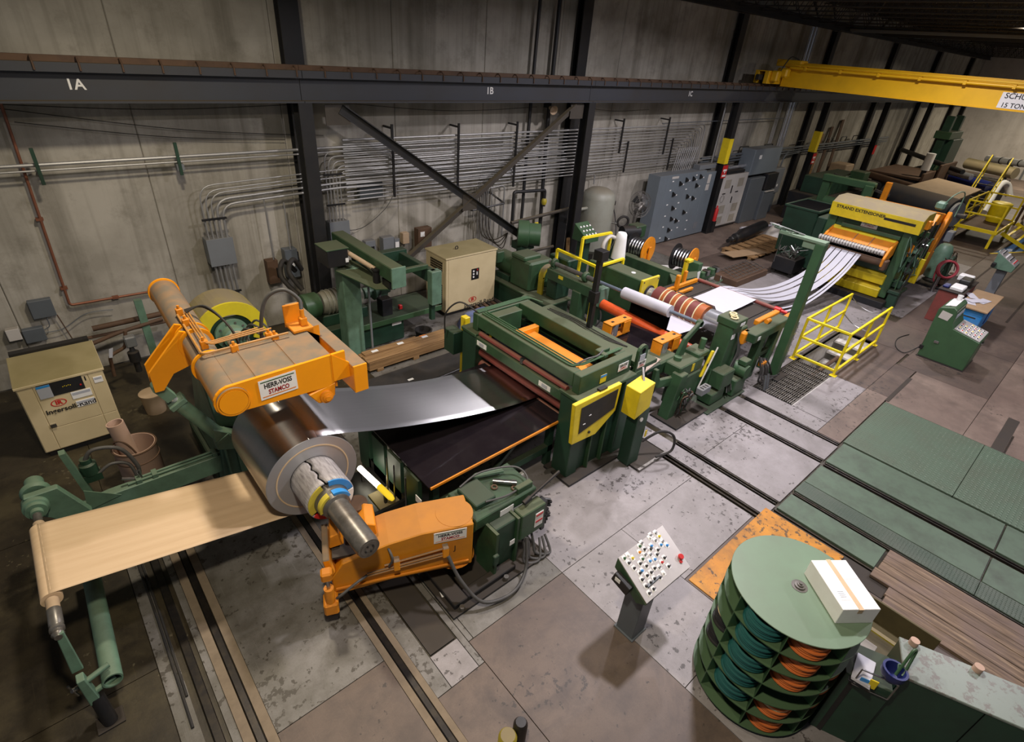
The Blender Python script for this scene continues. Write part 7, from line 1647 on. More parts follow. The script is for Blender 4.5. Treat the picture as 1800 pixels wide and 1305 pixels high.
for x, z, r in ((2.42, 3.25, .014), (2.50, 3.16, .014), (2.58, 3.10, .014), (2.66, 2.98, .024), (2.75, 2.88, .024)):
    tubeo('conduit', bend_pts([(x, YC, 2.24), (x, YC, z), (5.2, YC, z + .10), (12.2, YC, z + .05 if r < .02 else z - .04)], .28), r, 'galv', c2, 8)
for x in (2.42, 2.50, 2.58, 2.66, 2.74): tubeo('conduit', [(x, YC, 1.74), (x + .01, YC, 1.02)], .02, 'galv', c2, 8)
gbox('clamp_strut', (2.36, YC - .05, 2.62), (2.80, YC - .02, 2.66), 'black', .002, c2); gbox('clamp_strut', (2.36, YC - .05, 1.12), (2.80, YC - .02, 1.16), 'black', .002, c2)
for x, z in ((3.55, 1.65), (3.93, 1.8)): tubeo('conduit', [(x, YC, z), (x, YC, 2.95 if x < 3.7 else 2.80)], .014, 'galv', c2, 6)
c3 = thing('conduit_bank', 'bank of bent silver conduits rising from the box behind the first column', 'conduits', (5, 11.36, 2.2))
for k in range(5):
    x, z = 4.88 + .075 * k, 3.72 - .10 * k
    tubeo('conduit', bend_pts([(x, 11.33, 2.26), (x, 11.33, z), (12, 11.30, z + .04)], .22), .014, 'galv', c3, 8)
    tubeo('conduit', [(x, 11.33, 1.82), (x, 11.33, 1.0)], .012, 'galv', c3, 6)
for z in (2.62, 3.25): gbox('clamp_strut', (4.82, 11.28, z), (5.24, 11.31, z + .035), 'black', .002, c3)
c4 = thing('conduit_bank', 'long ladder of parallel silver conduits crossing the wall to the switchgear', 'conduits', (12, 11.3, 2.6))
n = 15
for k in range(n):
    z = 3.93 - .088 * k; xe = 19.2 - .13 * k if k < 9 else 18.6 - .12 * (k - 9)
    if k < 9: pts = bend_pts([(5.3, 11.30, z), (xe, 11.26, z), (xe, 11.26, 2.45)], .25)
    else: pts = bend_pts([(5.3, 11.30, z), (xe - .3, 11.26, z - .02), (xe - .3, 11.26, 2.45)], .12) if k < 13 else [(5.3, 11.3, z), (20.2, 11.26, z)]
    tubeo('conduit', pts, .017 if k % 5 else .026, 'galv', c4, 8)
for x, z0_, z1_ in ((6.43, 2.68, 4.22), (8.22, 2.58, 4.2), (10.08, 2.58, 4.2), (14.43, 3.2, 4.2), (14.82, 2.6, 3.54), (16.83, 3.05, 4.2), (17.27, 2.5, 3.54)):
    gbox('strut_bracket', (x - .025, 11.20, z0_), (x + .025, 11.24, z1_), 'black', .002, c4); gbox('strut_arm', (x - .02, 11.22, z1_ - .1), (x + .02, 11.58, z1_ - .06), 'black', 0, c4)
for k in range(8): tubeo('conduit', bend_pts([(9.0 + .07 * k, 11.35, 2.9 - .02 * k), (9.0 + .07 * k, 11.38, 2.62), (9.05 + .06 * k, 11.40, .9)], .1), .012, 'galv', c4, 6)
for k in range(10): tubeo('conduit', [(17.5 + .12 * k, 11.15, 2.42), (17.75 + .13 * k, 11.2, 3.2)], .014, 'galv', c4, 6)
tubeo('conduit', bend_pts([(9.2, 11.38, 2.55), (9.9, 11.36, 2.62), (9.9, 11.36, 1.2)], .15), .02, 'galv', c4, 8)
tubeo('conduit', bend_pts([(12.6, 11.36, 2.60), (13.6, 11.36, 2.62), (13.6, 11.36, 2.3)], .12), .02, 'galv', c4, 8)
c5 = thing('cable_tray_run', 'long low conduit run with hooks along the wall beyond the switchgear', 'conduits', (26, 11.3, 2.6))
for z, r in ((2.72, .05), (2.60, .03), (2.50, .03)): tubeo('conduit', [(19.5, 11.3, z), (24.6, 11.3, z + .05), (40, 11.3, z + .02)], r, 'ped_grey', c5, 8)
for x in (22.2, 24.3, 27.4, 29.2, 30.8, 32.6, 34.2):
    tubeo('hook', bend_pts([(x, 11.30, 2.72), (x, 11.28, 3.02), (x + .7, 11.28, 3.02), (x + .7, 11.30, 2.8)], .04), .022, 'black', c5, 6)
tubeo('conduit', bend_pts([(16.6, 11.33, 4.0), (26.0, 11.33, 4.02), (26.4, 11.33, 4.7)], .2), .014, 'ped_grey', c5, 6)
c6 = thing('vertical_conduits', 'shiny vertical conduits beside the fourth crane column', 'conduits', (26, 11.3, 2))
for k in range(5): tubeo('conduit', [(25.55 + .14 * k, 11.32, 2.0), (25.45 + .14 * k, 11.32, 7.33)], .035, 'chrome' if k % 2 else 'galv', c6, 8)
for k in range(3): tubeo('conduit', [(24.7 + .12 * k, 11.36, 2.0), (24.75 + .12 * k, 11.36, 4.9)], .02, 'galv', c6, 8)
for k in range(3): tubeo('conduit', bend_pts([(26.5, 11.3, 1.6 + .0 * k), (26.5 + .06 * k, 11.3, 2.45 + .08 * k), (28.0, 11.28, 2.5 + .08 * k)], .35), .025, 'ped_grey', c6, 8)
tubeo('conduit', [(20.05, 11.15, 0), (20.05, 11.15, 4.7)], .03, 'galv', c6, 8)
# black pipes with a loop
bp3 = thing('black_pipework', 'black vertical pipes with a square pipe loop left of the second crane column', 'pipes', (10.9, 11.3, 1.2))
for pts, r in (([(10.75, 11.46, 7.33), (10.70, 11.46, 3.9), (10.62, 11.36, 2.0), (10.6, 11.36, 1.1)], .045), ([(11.42, 11.46, 7.33), (11.40, 11.46, 4.0), (11.40, 11.36, 1.2)], .055)): tubeo('pipe_run', pts, r, 'column', bp3, 10)
tubeo('pipe_run', bend_pts([(10.16, 11.25, 1.58), (10.16, 11.25, 2.42), (11.36, 11.25, 2.36), (11.36, 11.25, 1.9)], .06), .045, 'column', bp3, 10)
tubeo('pipe_run', [(10.1, 11.22, 1.58), (12.45, 11.2, 1.72)], .05, 'steel_brace', bp3, 10)
tubeo('pipe_run', [(9.8, 11.2, .60), (11.8, 11.1, .66)], .045, 'steel_brace', bp3, 10)
b = MB(); b.lathe((11.36, 11.25, 1.95), (0, 0, 1), [(0, .06), (.06, .08), (.12, .08), (.18, .05)], 14); b.build('valve', 'ochre', bp3, smooth=True)
gbox('yellow_handle', (11.0, 11.15, 1.18), (11.12, 11.2, 1.48), 'yellow', .004, bp3)
tubeo('bracket_loop', bend_pts([(8.6, 11.5, 2.14), (8.6, 11.1, 2.14), (9.7, 11.1, 2.2), (9.5, 11.5, 2.42), (8.9, 11.5, 2.45)], .04), .025, 'black', bp3, 6)
hn = thing('horn_speaker', 'brown horn loudspeaker hanging under the runway beam', 'speaker', (11.25, 11.2, 4.5))
b = MB(); b.lathe((11.22, 11.25, 4.52), (-.15, -1, -.25), [(0, .04), (.08, .05), (.16, .09), (.2, .12), (.2, .10), (.12, .05)], 20); b.build('horn', 'kraft_core', hn, smooth=True); gbox('bracket', (11.18, 11.25, 4.5), (11.26, 11.45, 4.64), 'black', 0, hn)
# junction boxes
j1 = tbox('junction_box', 'large grey junction box on the wall right of the copper-brown pipe', 'box', (2.35, 11.26, 1.74), (2.81, 11.55, 2.26), 'panel_grey')
gbox('cover', (2.34, 11.25, 1.73), (2.82, 11.265, 2.27), 'panel_grey', .004, j1)
j2 = tbox('junction_box', 'grey junction box on the wall just right of the first crane column', 'box', (4.83, 11.26, 1.82), (5.27, 11.5, 2.27), 'panel_grey'); gbox('cover', (4.82, 11.25, 1.81), (5.28, 11.265, 2.28), 'panel_grey', .004, j2)
j3 = tbox('switch_box', 'dull brown switch box on the wall left of the first column', 'box', (3.41, 11.36, 1.10), (3.64, 11.55, 1.62), 'rust'); gbox('handle', (3.58, 11.33, 1.25), (3.61, 11.36, 1.45), 'black', .003, j3)
j4 = tbox('disconnect_switch', 'dark grey disconnect switch with white label beside the first column', 'box', (3.80, 11.34, 1.16), (4.07, 11.55, 1.80), 'ped_grey'); gbox('label', (3.89, 11.334, 1.42), (3.98, 11.34, 1.56), 'white', 0, j4); gbox('handle', (4.07, 11.36, 1.5), (4.10, 11.42, 1.72), 'black', .004, j4)
j5 = tbox('junction_box', 'dark grey box on the wall behind the lowest conduits', 'box', (5.66, 11.40, 2.66), (6.24, 11.55, 3.02), 'ped_grey')
j6 = tbox('switch_box', 'small dusty grey switch on the wall behind the sensor bridge, leftmost of three', 'box', (5.70, 11.38, 1.40), (5.96, 11.55, 1.68), 'panel_grey'); gbox('dial', (5.82, 11.37, 1.46), (5.92, 11.38, 1.54), 'black', 0, j6)
j7 = tbox('switch_box', 'grey switch with white label behind the sensor bridge, middle of three', 'box', (6.15, 11.36, 1.36), (6.45, 11.55, 1.70), 'panel_grey'); gbox('label', (6.50, 11.39, 1.40), (6.60, 11.40, 1.54), 'white', 0, j7); gbox('side_box', (6.48, 11.40, 1.36), (6.62, 11.55, 1.62), 'panel_grey', .004, j7)
j8 = tbox('switch_box', 'smallest brown switch behind the sensor bridge, rightmost of three', 'box', (6.72, 11.4, 1.45), (6.90, 11.55, 1.72), 'kraft_core')
j9 = tbox('junction_box', 'brown tilted box where the diagonal brace meets the wall', 'box', (7.1, 11.3, 1.3), (7.5, 11.5, 1.8), 'rust'); gbox('paper_label', (7.16, 11.29, 1.6), (7.28, 11.3, 1.72), 'white', 0, j9)
j10 = tbox('socket_box', 'dark square socket box on the left wall beside the copper-brown pipe', 'box', (-.52, 11.46, 1.26), (-.20, 11.58, 1.58), 'ped_grey')
j11 = tbox('socket_box', 'small pair of wall boxes low at the left edge above the compressor', 'box', (-.94, 11.46, .95), (-.76, 11.58, 1.16), 'white_cab'); gbox('second_box', (-.74, 11.46, .85), (-.45, 11.58, 1.10), 'ped_grey', .01, j11)
tubeo('wire', curve_pts([(-.35, 11.5, 1.26), (-.36, 11.5, 1.08), (-.5, 11.5, 1.0), (-.2, 11.5, .98), (.2, 11.5, 1.18), (.6, 11.5, 1.16)]), .008, 'ped_grey', j11, 6)
tubeo('wire', [(-.2, 11.5, 1.26), (-.1, 11.5, .6)], .01, 'rust', j11, 6)
hw = thing('hanging_wires', 'thin dark wires sagging across the wall below the runway beam', 'wires', (3, 11.5, 4.4))
for k, (x0_, z0_, x1_, z1_, s) in enumerate(((-1, 4.66, 5, 4.6, .12), (0.0, 4.55, 5, 4.0, .1), (.2, 4.35, 4.2, 3.95, .08), (5.5, 4.6, 11, 4.5, .12), (12.3, 4.55, 16, 4.4, .1))):
    tubeo('wire', curve_pts([(x0_, 11.52, z0_), ((x0_ + x1_) / 2, 11.52, (z0_ + z1_) / 2 - s), (x1_, 11.52, z1_)], 6), .006, 'black', hw, 5)
tubeo('wire', curve_pts([(5.0, 11.35, 2.05), (5.6, 11.3, 2.05), (6.2, 11.3, 2.4), (6.45, 11.3, 2.72)]), .008, 'black', hw, 5)
for k in range(4): tubeo('wire', curve_pts([(9.0 + .12 * k, 11.3, 2.6), (9.0 + .1 * k, 11.2, 1.5), (9.4 + .1 * k, 11.1, 1.25 - .1 * k), (9.8, 11.0, 1.4)]), .014, 'steel_brace', hw, 6)

# switchgear
mc = thing('switchgear', 'wide blue-grey switchgear panel with rows of black handles against the wall', 'cabinet', (18, 11, 0))
gbox('plinth', (16.32, 10.80, 0), (19.9, 11.2, .06), 'black', 0, mc)
sx_ = [16.3, 16.75, 17.35, 17.95, 18.55, 19.2, 19.9]
for i in range(6):
    o = gbox('section', (sx_[i] + .003, 10.76, .05), (sx_[i + 1] - .003, 11.25, 2.44 if i < 5 else 2.36), 'mcc', .006, mc)
rr = random.Random(5)
hd = [(17.5, 2.06), (17.2, 1.72), (17.85, 2.16), (18.3, 2.16), (18.75, 2.2), (18.15, 1.55), (18.6, 1.90), (18.55, 1.45), (17.35, 1.22), (17.42, .82), (18.15, .98), (17.75, .72), (17.4, .42), (17.35, .10)]
for x, z in hd:
    b = MB(); b.prism([(x, 10.752, z + .14), (x + .20, 10.752, z + .02), (x + .02, 10.752, z - .02)], (0, -.05, 0)); b.build('switch_handle', 'black', mc)
    b = MB(); b.box((x + .24, 10.752, z - .02), (x + .33, 10.757, z + .02)); b.build('nameplate', 'white', mc)
for x, z in ((17.0, 1.4), (17.02, 1.0), (17.05, .6), (17.0, .2), (17.0, 1.9), (17.06, 2.2), (18.0, 1.85), (18.0, .45), (18.55, .65), (18.6, .3), (17.7, 1.4), (18.5, 2.3)):
    b = MB(); b.box((x, 10.752, z), (x + .09, 10.757, z + .04)); b.build('nameplate', 'white', mc)
for x0_, z0_, x1_, z1_ in ((19.38, 1.95, 19.58, 2.28), (19.36, 1.70, 19.58, 1.92), (19.15, .28, 19.42, .52), (17.0, 2.3, 17.4, 2.38)):
    b = MB(); b.box((x0_, 10.752, z0_), (x1_, 10.758, z1_)); b.build('data_plate', 'white_cab' if z0_ > 1 else 'panel_grey', mc)
gbox('top_duct', (18.9, 10.9, 2.44), (20.0, 11.2, 2.6), 'panel_grey', .01, mc)
fe = thing('fire_extinguisher', 'red fire extinguisher at the foot of the yellow-banded column', 'extinguisher', (20.45, 10.6, .3))
b = MB(); b.lathe((20.4, 10.62, .45), (0, 0, 1), [(0, .08), (.45, .08), (.52, .04), (.6, .03)], 16); b.build('cylinder', 'red', fe, smooth=True); gbox('stand', (20.3, 10.55, 0), (20.5, 10.7, .45), 'column', .004, fe)
for k, (x0_, x1_) in enumerate(((20.5, 22.55),)):
    M['vent_beige'] = paint('vent_beige', (0.36, 0.33, 0.27), 0.6, amt=0.3)
    wc = thing('white_cabinets', 'pair of white control cabinet doors with beige vents beside the banded column', 'cabinet', (21.5, 10.8, 0))
    gbox('plinth', (20.52, 10.8, 0), (22.5, 11.2, .1), 'black', 0, wc); gbox('body', (20.5, 10.78, .1), (22.55, 11.25, 2.12), 'white_cab', .01, wc)
    for d_ in range(2):
        a = 20.53 + 1.0 * d_; dr_ = gbox('door', (a, 10.765, .14), (a + .97, 10.78, 2.08), 'white_cab', .006, wc)
        for z0_, z1_ in ((1.62, 1.95), (.62, .95), (.2, .5)):
            gbox('vent', (a + .28, 10.758, z0_), (a + .72, 10.766, z1_), 'vent_beige', 0, dr_)
        gbox('indicator', (a + .25, 10.757, 1.40), (a + .48, 10.766, 1.44), 'black', 0, dr_)
        gbox('handle', (a + (.86 if d_ == 0 else .06), 10.74, 1.0 if d_ else 1.4), (a + (.91 if d_ == 0 else .11), 10.766, 1.25 if d_ else 1.7), 'black', .004, dr_)
    b = MB(); b.torus((20.75, 10.70, 1.25), (0, 1, 0), .14, .006, 20, 6); b.build('wire_loop', 'black', wc, smooth=True)
    cylo('top_duct', (21.3, 11.1, 2.3), (23.6, 11.0, 2.35), .07, 'chrome', wc, 12); gbox('top_box', (21.0, 10.85, 2.12), (22.3, 11.2, 2.25), 'steel_dark', .01, wc)
g1 = tbox('grey_cabinet', 'grey wall cabinet mounted high above the dark floor cabinets', 'cabinet', (22.55, 10.75, 1.98), (24.9, 11.35, 2.98), 'mcc', .02)
gbox('label', (23.0, 10.745, 2.6), (23.2, 10.75, 2.75), 'white', 0, g1)
g2 = tbox('grey_cabinet', 'dark grey floor cabinets below the grey wall cabinet', 'cabinet', (22.75, 10.7, 0), (24.0, 11.3, 1.85), 'ped_grey', .02)
gbox('second_cabinet', (24.05, 10.6, 0), (25.0, 11.3, 1.25), 'ped_grey', .02, g2); gbox('open_box', (24.1, 10.65, 1.28), (25.1, 11.2, 1.95), 'steel_dark', .02, g2); gbox('light_bar', (24.1, 10.55, 1.22), (24.9, 10.6, 1.26), 'white_cab', 0, g2)
g3 = tbox('meter_cabinet', 'grey meter cabinet by the wall left of the fourth column', 'cabinet', (25.2, 11.0, .9), (26.4, 11.4, 2.0), 'panel_grey', .02); gbox('panel_stand', (25.3, 11.05, 0), (26.3, 11.35, .9), 'ped_grey', .02, g3)
for k in range(3): gbox('meter', (25.4 + .3 * k, 10.99, 1.5 - .15 * k), (25.5 + .3 * k, 11.0, 1.6 - .15 * k), 'white', 0, g3)
# air tank
tk = thing('air_tank', 'tall grey-green air tank standing right of the second column', 'tank', (13.4, 10.9, 0))
b = MB(); b.lathe((13.45, 10.95, .25), (0, 0, 1), [(0, .1), (.05, .4), (.18, .52), (1.75, .52), (1.92, .46), (2.03, .30), (2.08, .08)], 36); b.build('vessel', 'tank', tk, smooth=True)
for a in range(3): gbox('leg', (13.45 + .42 * math.cos(a * 2.1) - .05, 10.95 + .42 * math.sin(a * 2.1) - .05, 0), (13.45 + .42 * math.cos(a * 2.1) + .05, 10.95 + .42 * math.sin(a * 2.1) + .05, .5), 'tank', .004, tk)
cylo('top_pipe', (12.9, 10.9, 1.75), (12.4, 11.0, 1.72), .05, 'tank', tk, 12); cylo('nozzle', (13.7, 10.55, 1.3), (13.8, 10.35, 1.3), .03, 'steel', tk, 10)
tubeo('side_hose', curve_pts([(14.0, 10.9, 1.9), (14.1, 10.7, 1.4), (13.9, 10.4, .8), (13.3, 10.2, .3)]), .02, 'rubber', tk, 6)
gbox('gauge', (13.95, 10.7, 1.75), (14.05, 10.85, 1.9), 'steel', .02, tk)
pm = thing('pump_set', 'small dark pump with round hoses at the foot of the air tank', 'pump', (14.3, 10.2, 0))
cylo('motor', (14.2, 10.4, .95), (14.8, 10.2, .95), .2, 'steel_dark', pm, 18); gbox('pump_base', (14.0, 10.0, 0), (15.0, 10.6, .75), 'green_dark', .02, pm); b = MB(); b.torus((14.3, 10.5, 1.25), (0.6, 1, .2), .18, .04, 20, 8); b.build('hose_ring', 'rubber', pm, smooth=True); gbox('green_case', (14.6, 10.1, .75), (15.1, 10.5, 1.15), 'green', .03, pm)
# pedestal fan
fn = thing('pedestal_fan', 'round wire-cage pedestal fan left of the blue-grey switchgear', 'fan', (15.6, 10.6, 0))
FC = Vector((15.12, 10.55, 1.70)); fa = Vector((-.25, -1, .15)).normalized()
fu = fa.cross(Vector((0, 0, 1))).normalized(); fv = fu.cross(fa)
for e, R_ in ((-.07, .40), (.07, .40), (0, .42), (-.10, .16), (.09, .28), (-.09, .28)):
    b = MB(); b.torus(FC + fa * e, fa, R_, .007, 32, 5); b.build('cage_ring', 'steel_worn', fn, smooth=True)
b = MB()
for i in range(44):
    a = 2 * PI * i / 44; d_ = fu * math.cos(a) + fv * math.sin(a)
    b.tube([FC + fa * .13, FC + d_ * .2 + fa * .12, FC + d_ * .42], .0035, 4); b.tube([FC - fa * .13, FC + d_ * .2 - fa * .12, FC + d_ * .42], .0035, 4)
b.build('cage_wires', 'steel_worn', fn, kind='stuff')
for i in range(4):
    a = PI / 2 * i + .3; d0 = fu * math.cos(a) + fv * math.sin(a); d1 = fu * math.cos(a + .7) + fv * math.sin(a + .7)
    b = MB(); b.prism([FC + d0 * .06 - fa * .03, FC + d0 * .35 - fa * .05, FC + d1 * .35 + fa * .05, FC + d1 * .06 + fa * .03], fa * .006); b.build('blade', 'steel_dark', fn)
cylo('hub', FC + fa * .05, FC - fa * .2, .09, 'white_cab', fn, 16); cylo('pole', (15.16, 10.72, 0.04), (15.16, 10.72, 1.65), .03, 'steel_worn', fn, 12); b = MB(); b.lathe((15.16, 10.72, 0), (0, 0, 1), [(0, .28), (.03, .28), (.06, .05)], 22); b.build('base', 'steel_dark', fn, smooth=True)
# broom handle board by column
br_ = MB(); br_.prism([(11.85, 10.5, 0), (11.97, 10.5, 0), (11.97, 10.6, 1.05), (11.85, 10.6, 1.05)], (0, .04, 0)); tag(br_.build('short_board', 'wood_crate'), 'short brown board propped left of the second crane column', 'board')

# ================================================================== CRANE
cn = thing('bridge_crane', 'yellow overhead bridge crane with a white capacity sign', 'crane', (22.5, 5, 5.3))
GX = 22.3
gbox('girder', (GX, -9, 5.29), (GX + .45, 10.45, 5.98), 'crane', .004, cn); gbox('top_flange', (GX - .06, -9, 5.98), (GX + .51, 10.45, 6.01), 'crane', .002, cn); gbox('bottom_flange', (GX - .02, -9, 5.265), (GX + .47, 10.45, 5.29), 'crane', .002, cn)
gbox('second_girder', (GX + 1.9, -9, 5.29), (GX + 2.35, 10.45, 5.98), 'crane', .004, cn); gbox('second_top_flange', (GX + 1.84, -9, 5.98), (GX + 2.41, 10.45, 6.01), 'crane', .002, cn)
gbox('trolley_rail', (GX + .2, -9, 6.01), (GX + .26, 10.2, 6.06), 'crane', 0, cn)
cylo('bus_tube', (GX - .14, 10.2, 5.88), (GX - .14, 1.5, 5.88), .045, 'crane', cn, 14); cylo('bus_tube', (GX - .22, 10.0, 5.97), (GX - .22, 2.4, 5.97), .025, 'crane', cn, 10)
for k in range(8):
    gbox('bus_bracket', (GX - .2, 9.6 - 1.2 * k, 5.82), (GX, 9.68 - 1.2 * k, 5.94), 'crane', .004, cn)
gbox('end_truck', (GX - 1.0, 10.50, 5.32), (GX + 3.2, 10.66, 5.70), 'crane', .01, cn); gbox('end_truck', (GX - 1.0, 10.88, 5.32), (GX + 3.2, 11.02, 5.70), 'crane', .01, cn); gbox('truck_cap', (GX - 1.0, 10.50, 5.70), (GX + 3.2, 11.02, 5.73), 'crane', .004, cn)
for x in (GX - .7, GX + 2.9): cylo('truck_wheel', (x, 10.70, 5.45), (x, 10.86, 5.45), .15, 'steel_dark', cn, 22)
gbox('bumper', (GX - 1.25, 10.7, 5.42), (GX - 1.0, 10.85, 5.6), 'rubber', .02, cn); gbox('drive_motor', (GX - .5, 10.1, 5.55), (GX - .2, 10.5, 5.85), 'crane', .05, cn); gbox('gear_case', (GX - .85, 10.25, 5.4), (GX - .55, 10.5, 5.75), 'crane', .04, cn); gbox('knee_plate', (GX - .05, 9.9, 5.9), (GX + .5, 10.8, 6.12), 'crane', .02, cn)
tubeo('drive_cable', curve_pts([(GX - .6, 10.3, 5.75), (GX - .4, 10.2, 6.15), (GX, 10.2, 6.2), (GX + .3, 10.0, 6.05)]), .02, 'rubber', cn, 6)
gbox('truck_stop', (GX - .62, 10.44, 5.38), (GX - .5, 10.5, 5.66), 'rust', .01, cn)
sgn = gbox('capacity_sign', (GX - .012, 1.4, 5.32), (GX - .002, 3.86, 5.73), 'white', .002, cn)
text('SCHUETTE C', .20, 'ink', sgn, (GX - .013, 3.78, 5.64), (0, -1, 0), (0, 0, 1), align='LEFT', bold=.003); text('15 TON CAPACITY', .17, 'ink', sgn, (GX - .013, 3.78, 5.40), (0, -1, 0), (0, 0, 1), align='LEFT', bold=.003)

# ================================================================== RIGHT SIDE: railing, consoles, reel rack
ry = thing('pit_railing', 'bright yellow tube railing round the floor pit, one end chained', 'railing', (13.9, 3.2, 0))
RA = [(12.62, 3.69), (13.95, 3.69), (15.25, 3.69)]; RB = [(12.62, 2.75), (13.95, 2.75), (15.22, 2.75)]
for p in RA + RB:
    gbox('post', (p[0] - .025, p[1] - .025, .01), (p[0] + .025, p[1] + .025, 1.07), 'yellow_rail', .004, ry); gbox('foot_plate', (p[0] - .07, p[1] - .07, 0), (p[0] + .07, p[1] + .07, .012), 'yellow_rail', .002, ry)
for z in (1.045, .58, .12):
    for a, c in ((RA[0], RA[2]), (RB[0], RB[2]), (RA[0], RB[0])):
        b = MB(); b.bar((a[0], a[1], z), (c[0], c[1], z), .05, .05); b.build('rail', 'yellow_rail', ry, bevel=.004)
for z in (1.0, .5):
    b = MB(); pts = curve_pts([(15.25, 3.69, z), (15.3, 3.4, z - .2), (15.3, 3.05, z - .24), (15.22, 2.75, z - .02)], 8); b.tube(pts, .011, 6); b.build('chain', 'steel', ry, smooth=True)

# pedestal operator console (stainless face)
pc_ = thing('operator_pedestal', 'operator pedestal with sloping stainless face full of buttons', 'console', (4.0, 1.75, 0))
gbox('pedestal_post', (3.84, 1.62, .02), (4.08, 1.86, .98), 'ped_grey', .006, pc_); gbox('foot_plate', (3.82, 1.60, 0), (4.10, 1.88, .02), 'ped_grey', .003, pc_)
pA = atz(1085, 982, 1.0); pB = atz(1162, 924, 1.24) ; pD = atz(1213, 998, 1.0)
F00 = Vector((3.715, 1.535, .90)); F10 = Vector((4.515, 1.515, .90)); F01 = Vector((3.745, 2.01, 1.15)); F11 = F01 + (F10 - F00)
fU = (F10 - F00); fV = (F01 - F00); fN = fU.cross(fV).normalized()
b = MB(); b.prism([F00 - Vector((0, 0, .03)), F01 - Vector((0, 0, 0)), F01 + Vector((0, .01, -.16)), F00 + Vector((.02, .12, -.14))], fU); b.build('console_box', 'green', pc_, bevel=.004)
b = MB(); b.obox(F00, fU, fV, fN * .012); fp_ = b.build('stainless_face', 'stainless', pc_, bevel=.002)
def fpt(u, v, e=.013): return F00 + fU * u + fV * v + fN * e
grid = []
cols = {'k': 'black', 'g': 'ink_green', 'b': 'blue_paint', 'y': 'yellow', 'r': 'red', 'w': 'white', 'o': 'orange_lite', 's': 'steel'}
spec = [(.08, .92, 'g'), (.16, .93, 'w'), (.10, .80, 'k'), (.20, .83, 'y'), (.13, .66, 'k'), (.17, .52, 'k'), (.14, .40, 'k'), (.14, .26, 'k'), (.12, .12, 'k'), (.22, .53, 'b'), (.26, .66, 'k'), (.25, .40, 'k'), (.24, .26, 'k'), (.22, .13, 'k'), (.34, .70, 'g'), (.36, .84, 'o'), (.33, .55, 'k'), (.34, .40, 'k'), (.33, .27, 'k'), (.42, .74, 's'), (.42, .93, 'g'), (.48, .96, 's'), (.46, .83, 'k'), (.43, .58, 'b'), (.43, .42, 'k'), (.42, .22, 'k'), (.50, .68, 's'), (.52, .55, 'b'), (.51, .38, 's'), (.52, .24, 'w'), (.56, .76, 'k'), (.60, .80, 'b'), (.60, .60, 'k'), (.60, .42, 'r'), (.66, .66, 'k'), (.68, .46, 'k'), (.66, .28, 'k'), (.66, .95, 'w'), (.72, .84, 's'), (.70, .98, 's'), (.76, .70, 'b'), (.80, .96, 's'), (.82, .86, 'y'), (.82, .74, 's'), (.85, .62, 'b')]
for u, v, c_ in spec:
    b = MB(); b.obox(fpt(u, v) - fU.normalized() * .026 - fV.normalized() * .030, fU.normalized() * .052, fV.normalized() * .064, fN * .002); b.build('legend_plate', 'white', fp_)
    b = MB(); q = fpt(u, v, .014); b.lathe(q, fN, [(0, .016), (.006, .016), (.008, .012), (.024, .011)], 12); b.build('push_button', cols[c_], fp_, smooth=True)
    if c_ == 'k' and (u * 100) % 2 < 1:
        b = MB(); b.bar(q + fN * .026 - fU.normalized() * .012, q + fN * .026 + fU.normalized() * .02, .006, .012); b.build('selector_lever', 'black', fp_)
b = MB(); b.lathe(fpt(.93, .28), fN, [(0, .02), (.02, .02), (.022, .036), (.04, .03)], 18); b.build('emergency_stop', 'red', fp_, smooth=True)
b = MB(); b.lathe(fpt(.90, .20), fN, [(0, .02), (.015, .018)], 14); b.build('push_button', 'red', fp_)
b = MB(); b.obox(Vector((3.655, 1.76, .84)), (.07, 0, 0), (0, .22, .06), (0, -.03, .13)); rb_ = b.build('radio_box', 'black', pc_, bevel=.006); gbox('screen', (3.649, 1.86, .94), (3.655, 1.93, .99), 'white', 0, rb_)
# floor console (green)
gc = thing('green_console', 'green floor console desk with sloping button panel right of the railing', 'console', (16.1, 1.4, 0))
prof_c = [(.92, .02), (1.88, .02), (1.93, 1.24), (1.90, 1.30), (1.65, 1.38), (1.58, 1.33), (1.54, 1.02), (1.48, .90), (.90, .78)]
b = MB(); b.prism([(15.6, y, z) for y, z in prof_c], (.95, 0, 0)); b.build('body', 'green_clean', gc, bevel=.012)
gbox('toe_plate', (15.58, .9, 0), (16.58, 1.9, .02), 'steel_dark', 0, gc)
b = MB(); b.prism([(15.592, 1.86, 1.06), (15.592, 1.66, 1.04), (15.592, 1.62, 1.22), (15.592, 1.84, 1.25)], (.006, 0, 0)); b.build('beige_plate', 'white_cab', gc)
gbox('side_latch', (15.58, 1.60, .45), (15.6, 1.70, .51), 'steel', .004, gc); gbox('side_socket', (15.57, 1.84, .2), (15.6, 1.92, .3), 'black', .004, gc); gbox('top_handle', (15.75, 1.72, 1.345), (15.95, 1.78, 1.36), 'black', 0, gc)
dO = Vector((15.62, .92, .795)); dU = Vector((.91, 0, 0)); dV = Vector((0, .55, .115)); dN = Vector((0, -.2, .98))
b = MB(); b.obox(dO, dU, dV, dN * .006); dp_ = b.build('desk_panel', 'stainless', gc)
for i in range(6):
    for j in range(6):
        if i > 3 and j > 3: continue
        q = dO + dU * (.08 + .15 * i) + dV * (.10 + .15 * j) + dN * .007
        b = MB(); b.obox(q, (.075, 0, 0), dV.normalized() * .05, dN * .004); b.build('legend_plate', 'white', dp_)
        b = MB(); b.lathe(q + Vector((.035, .02, .006)), dN, [(0, .016), (.02, .014)], 8); b.build('push_button', ('black', 'black', 'ink_green', 'yellow', 'red')[(i * 3 + j) % 5], dp_)
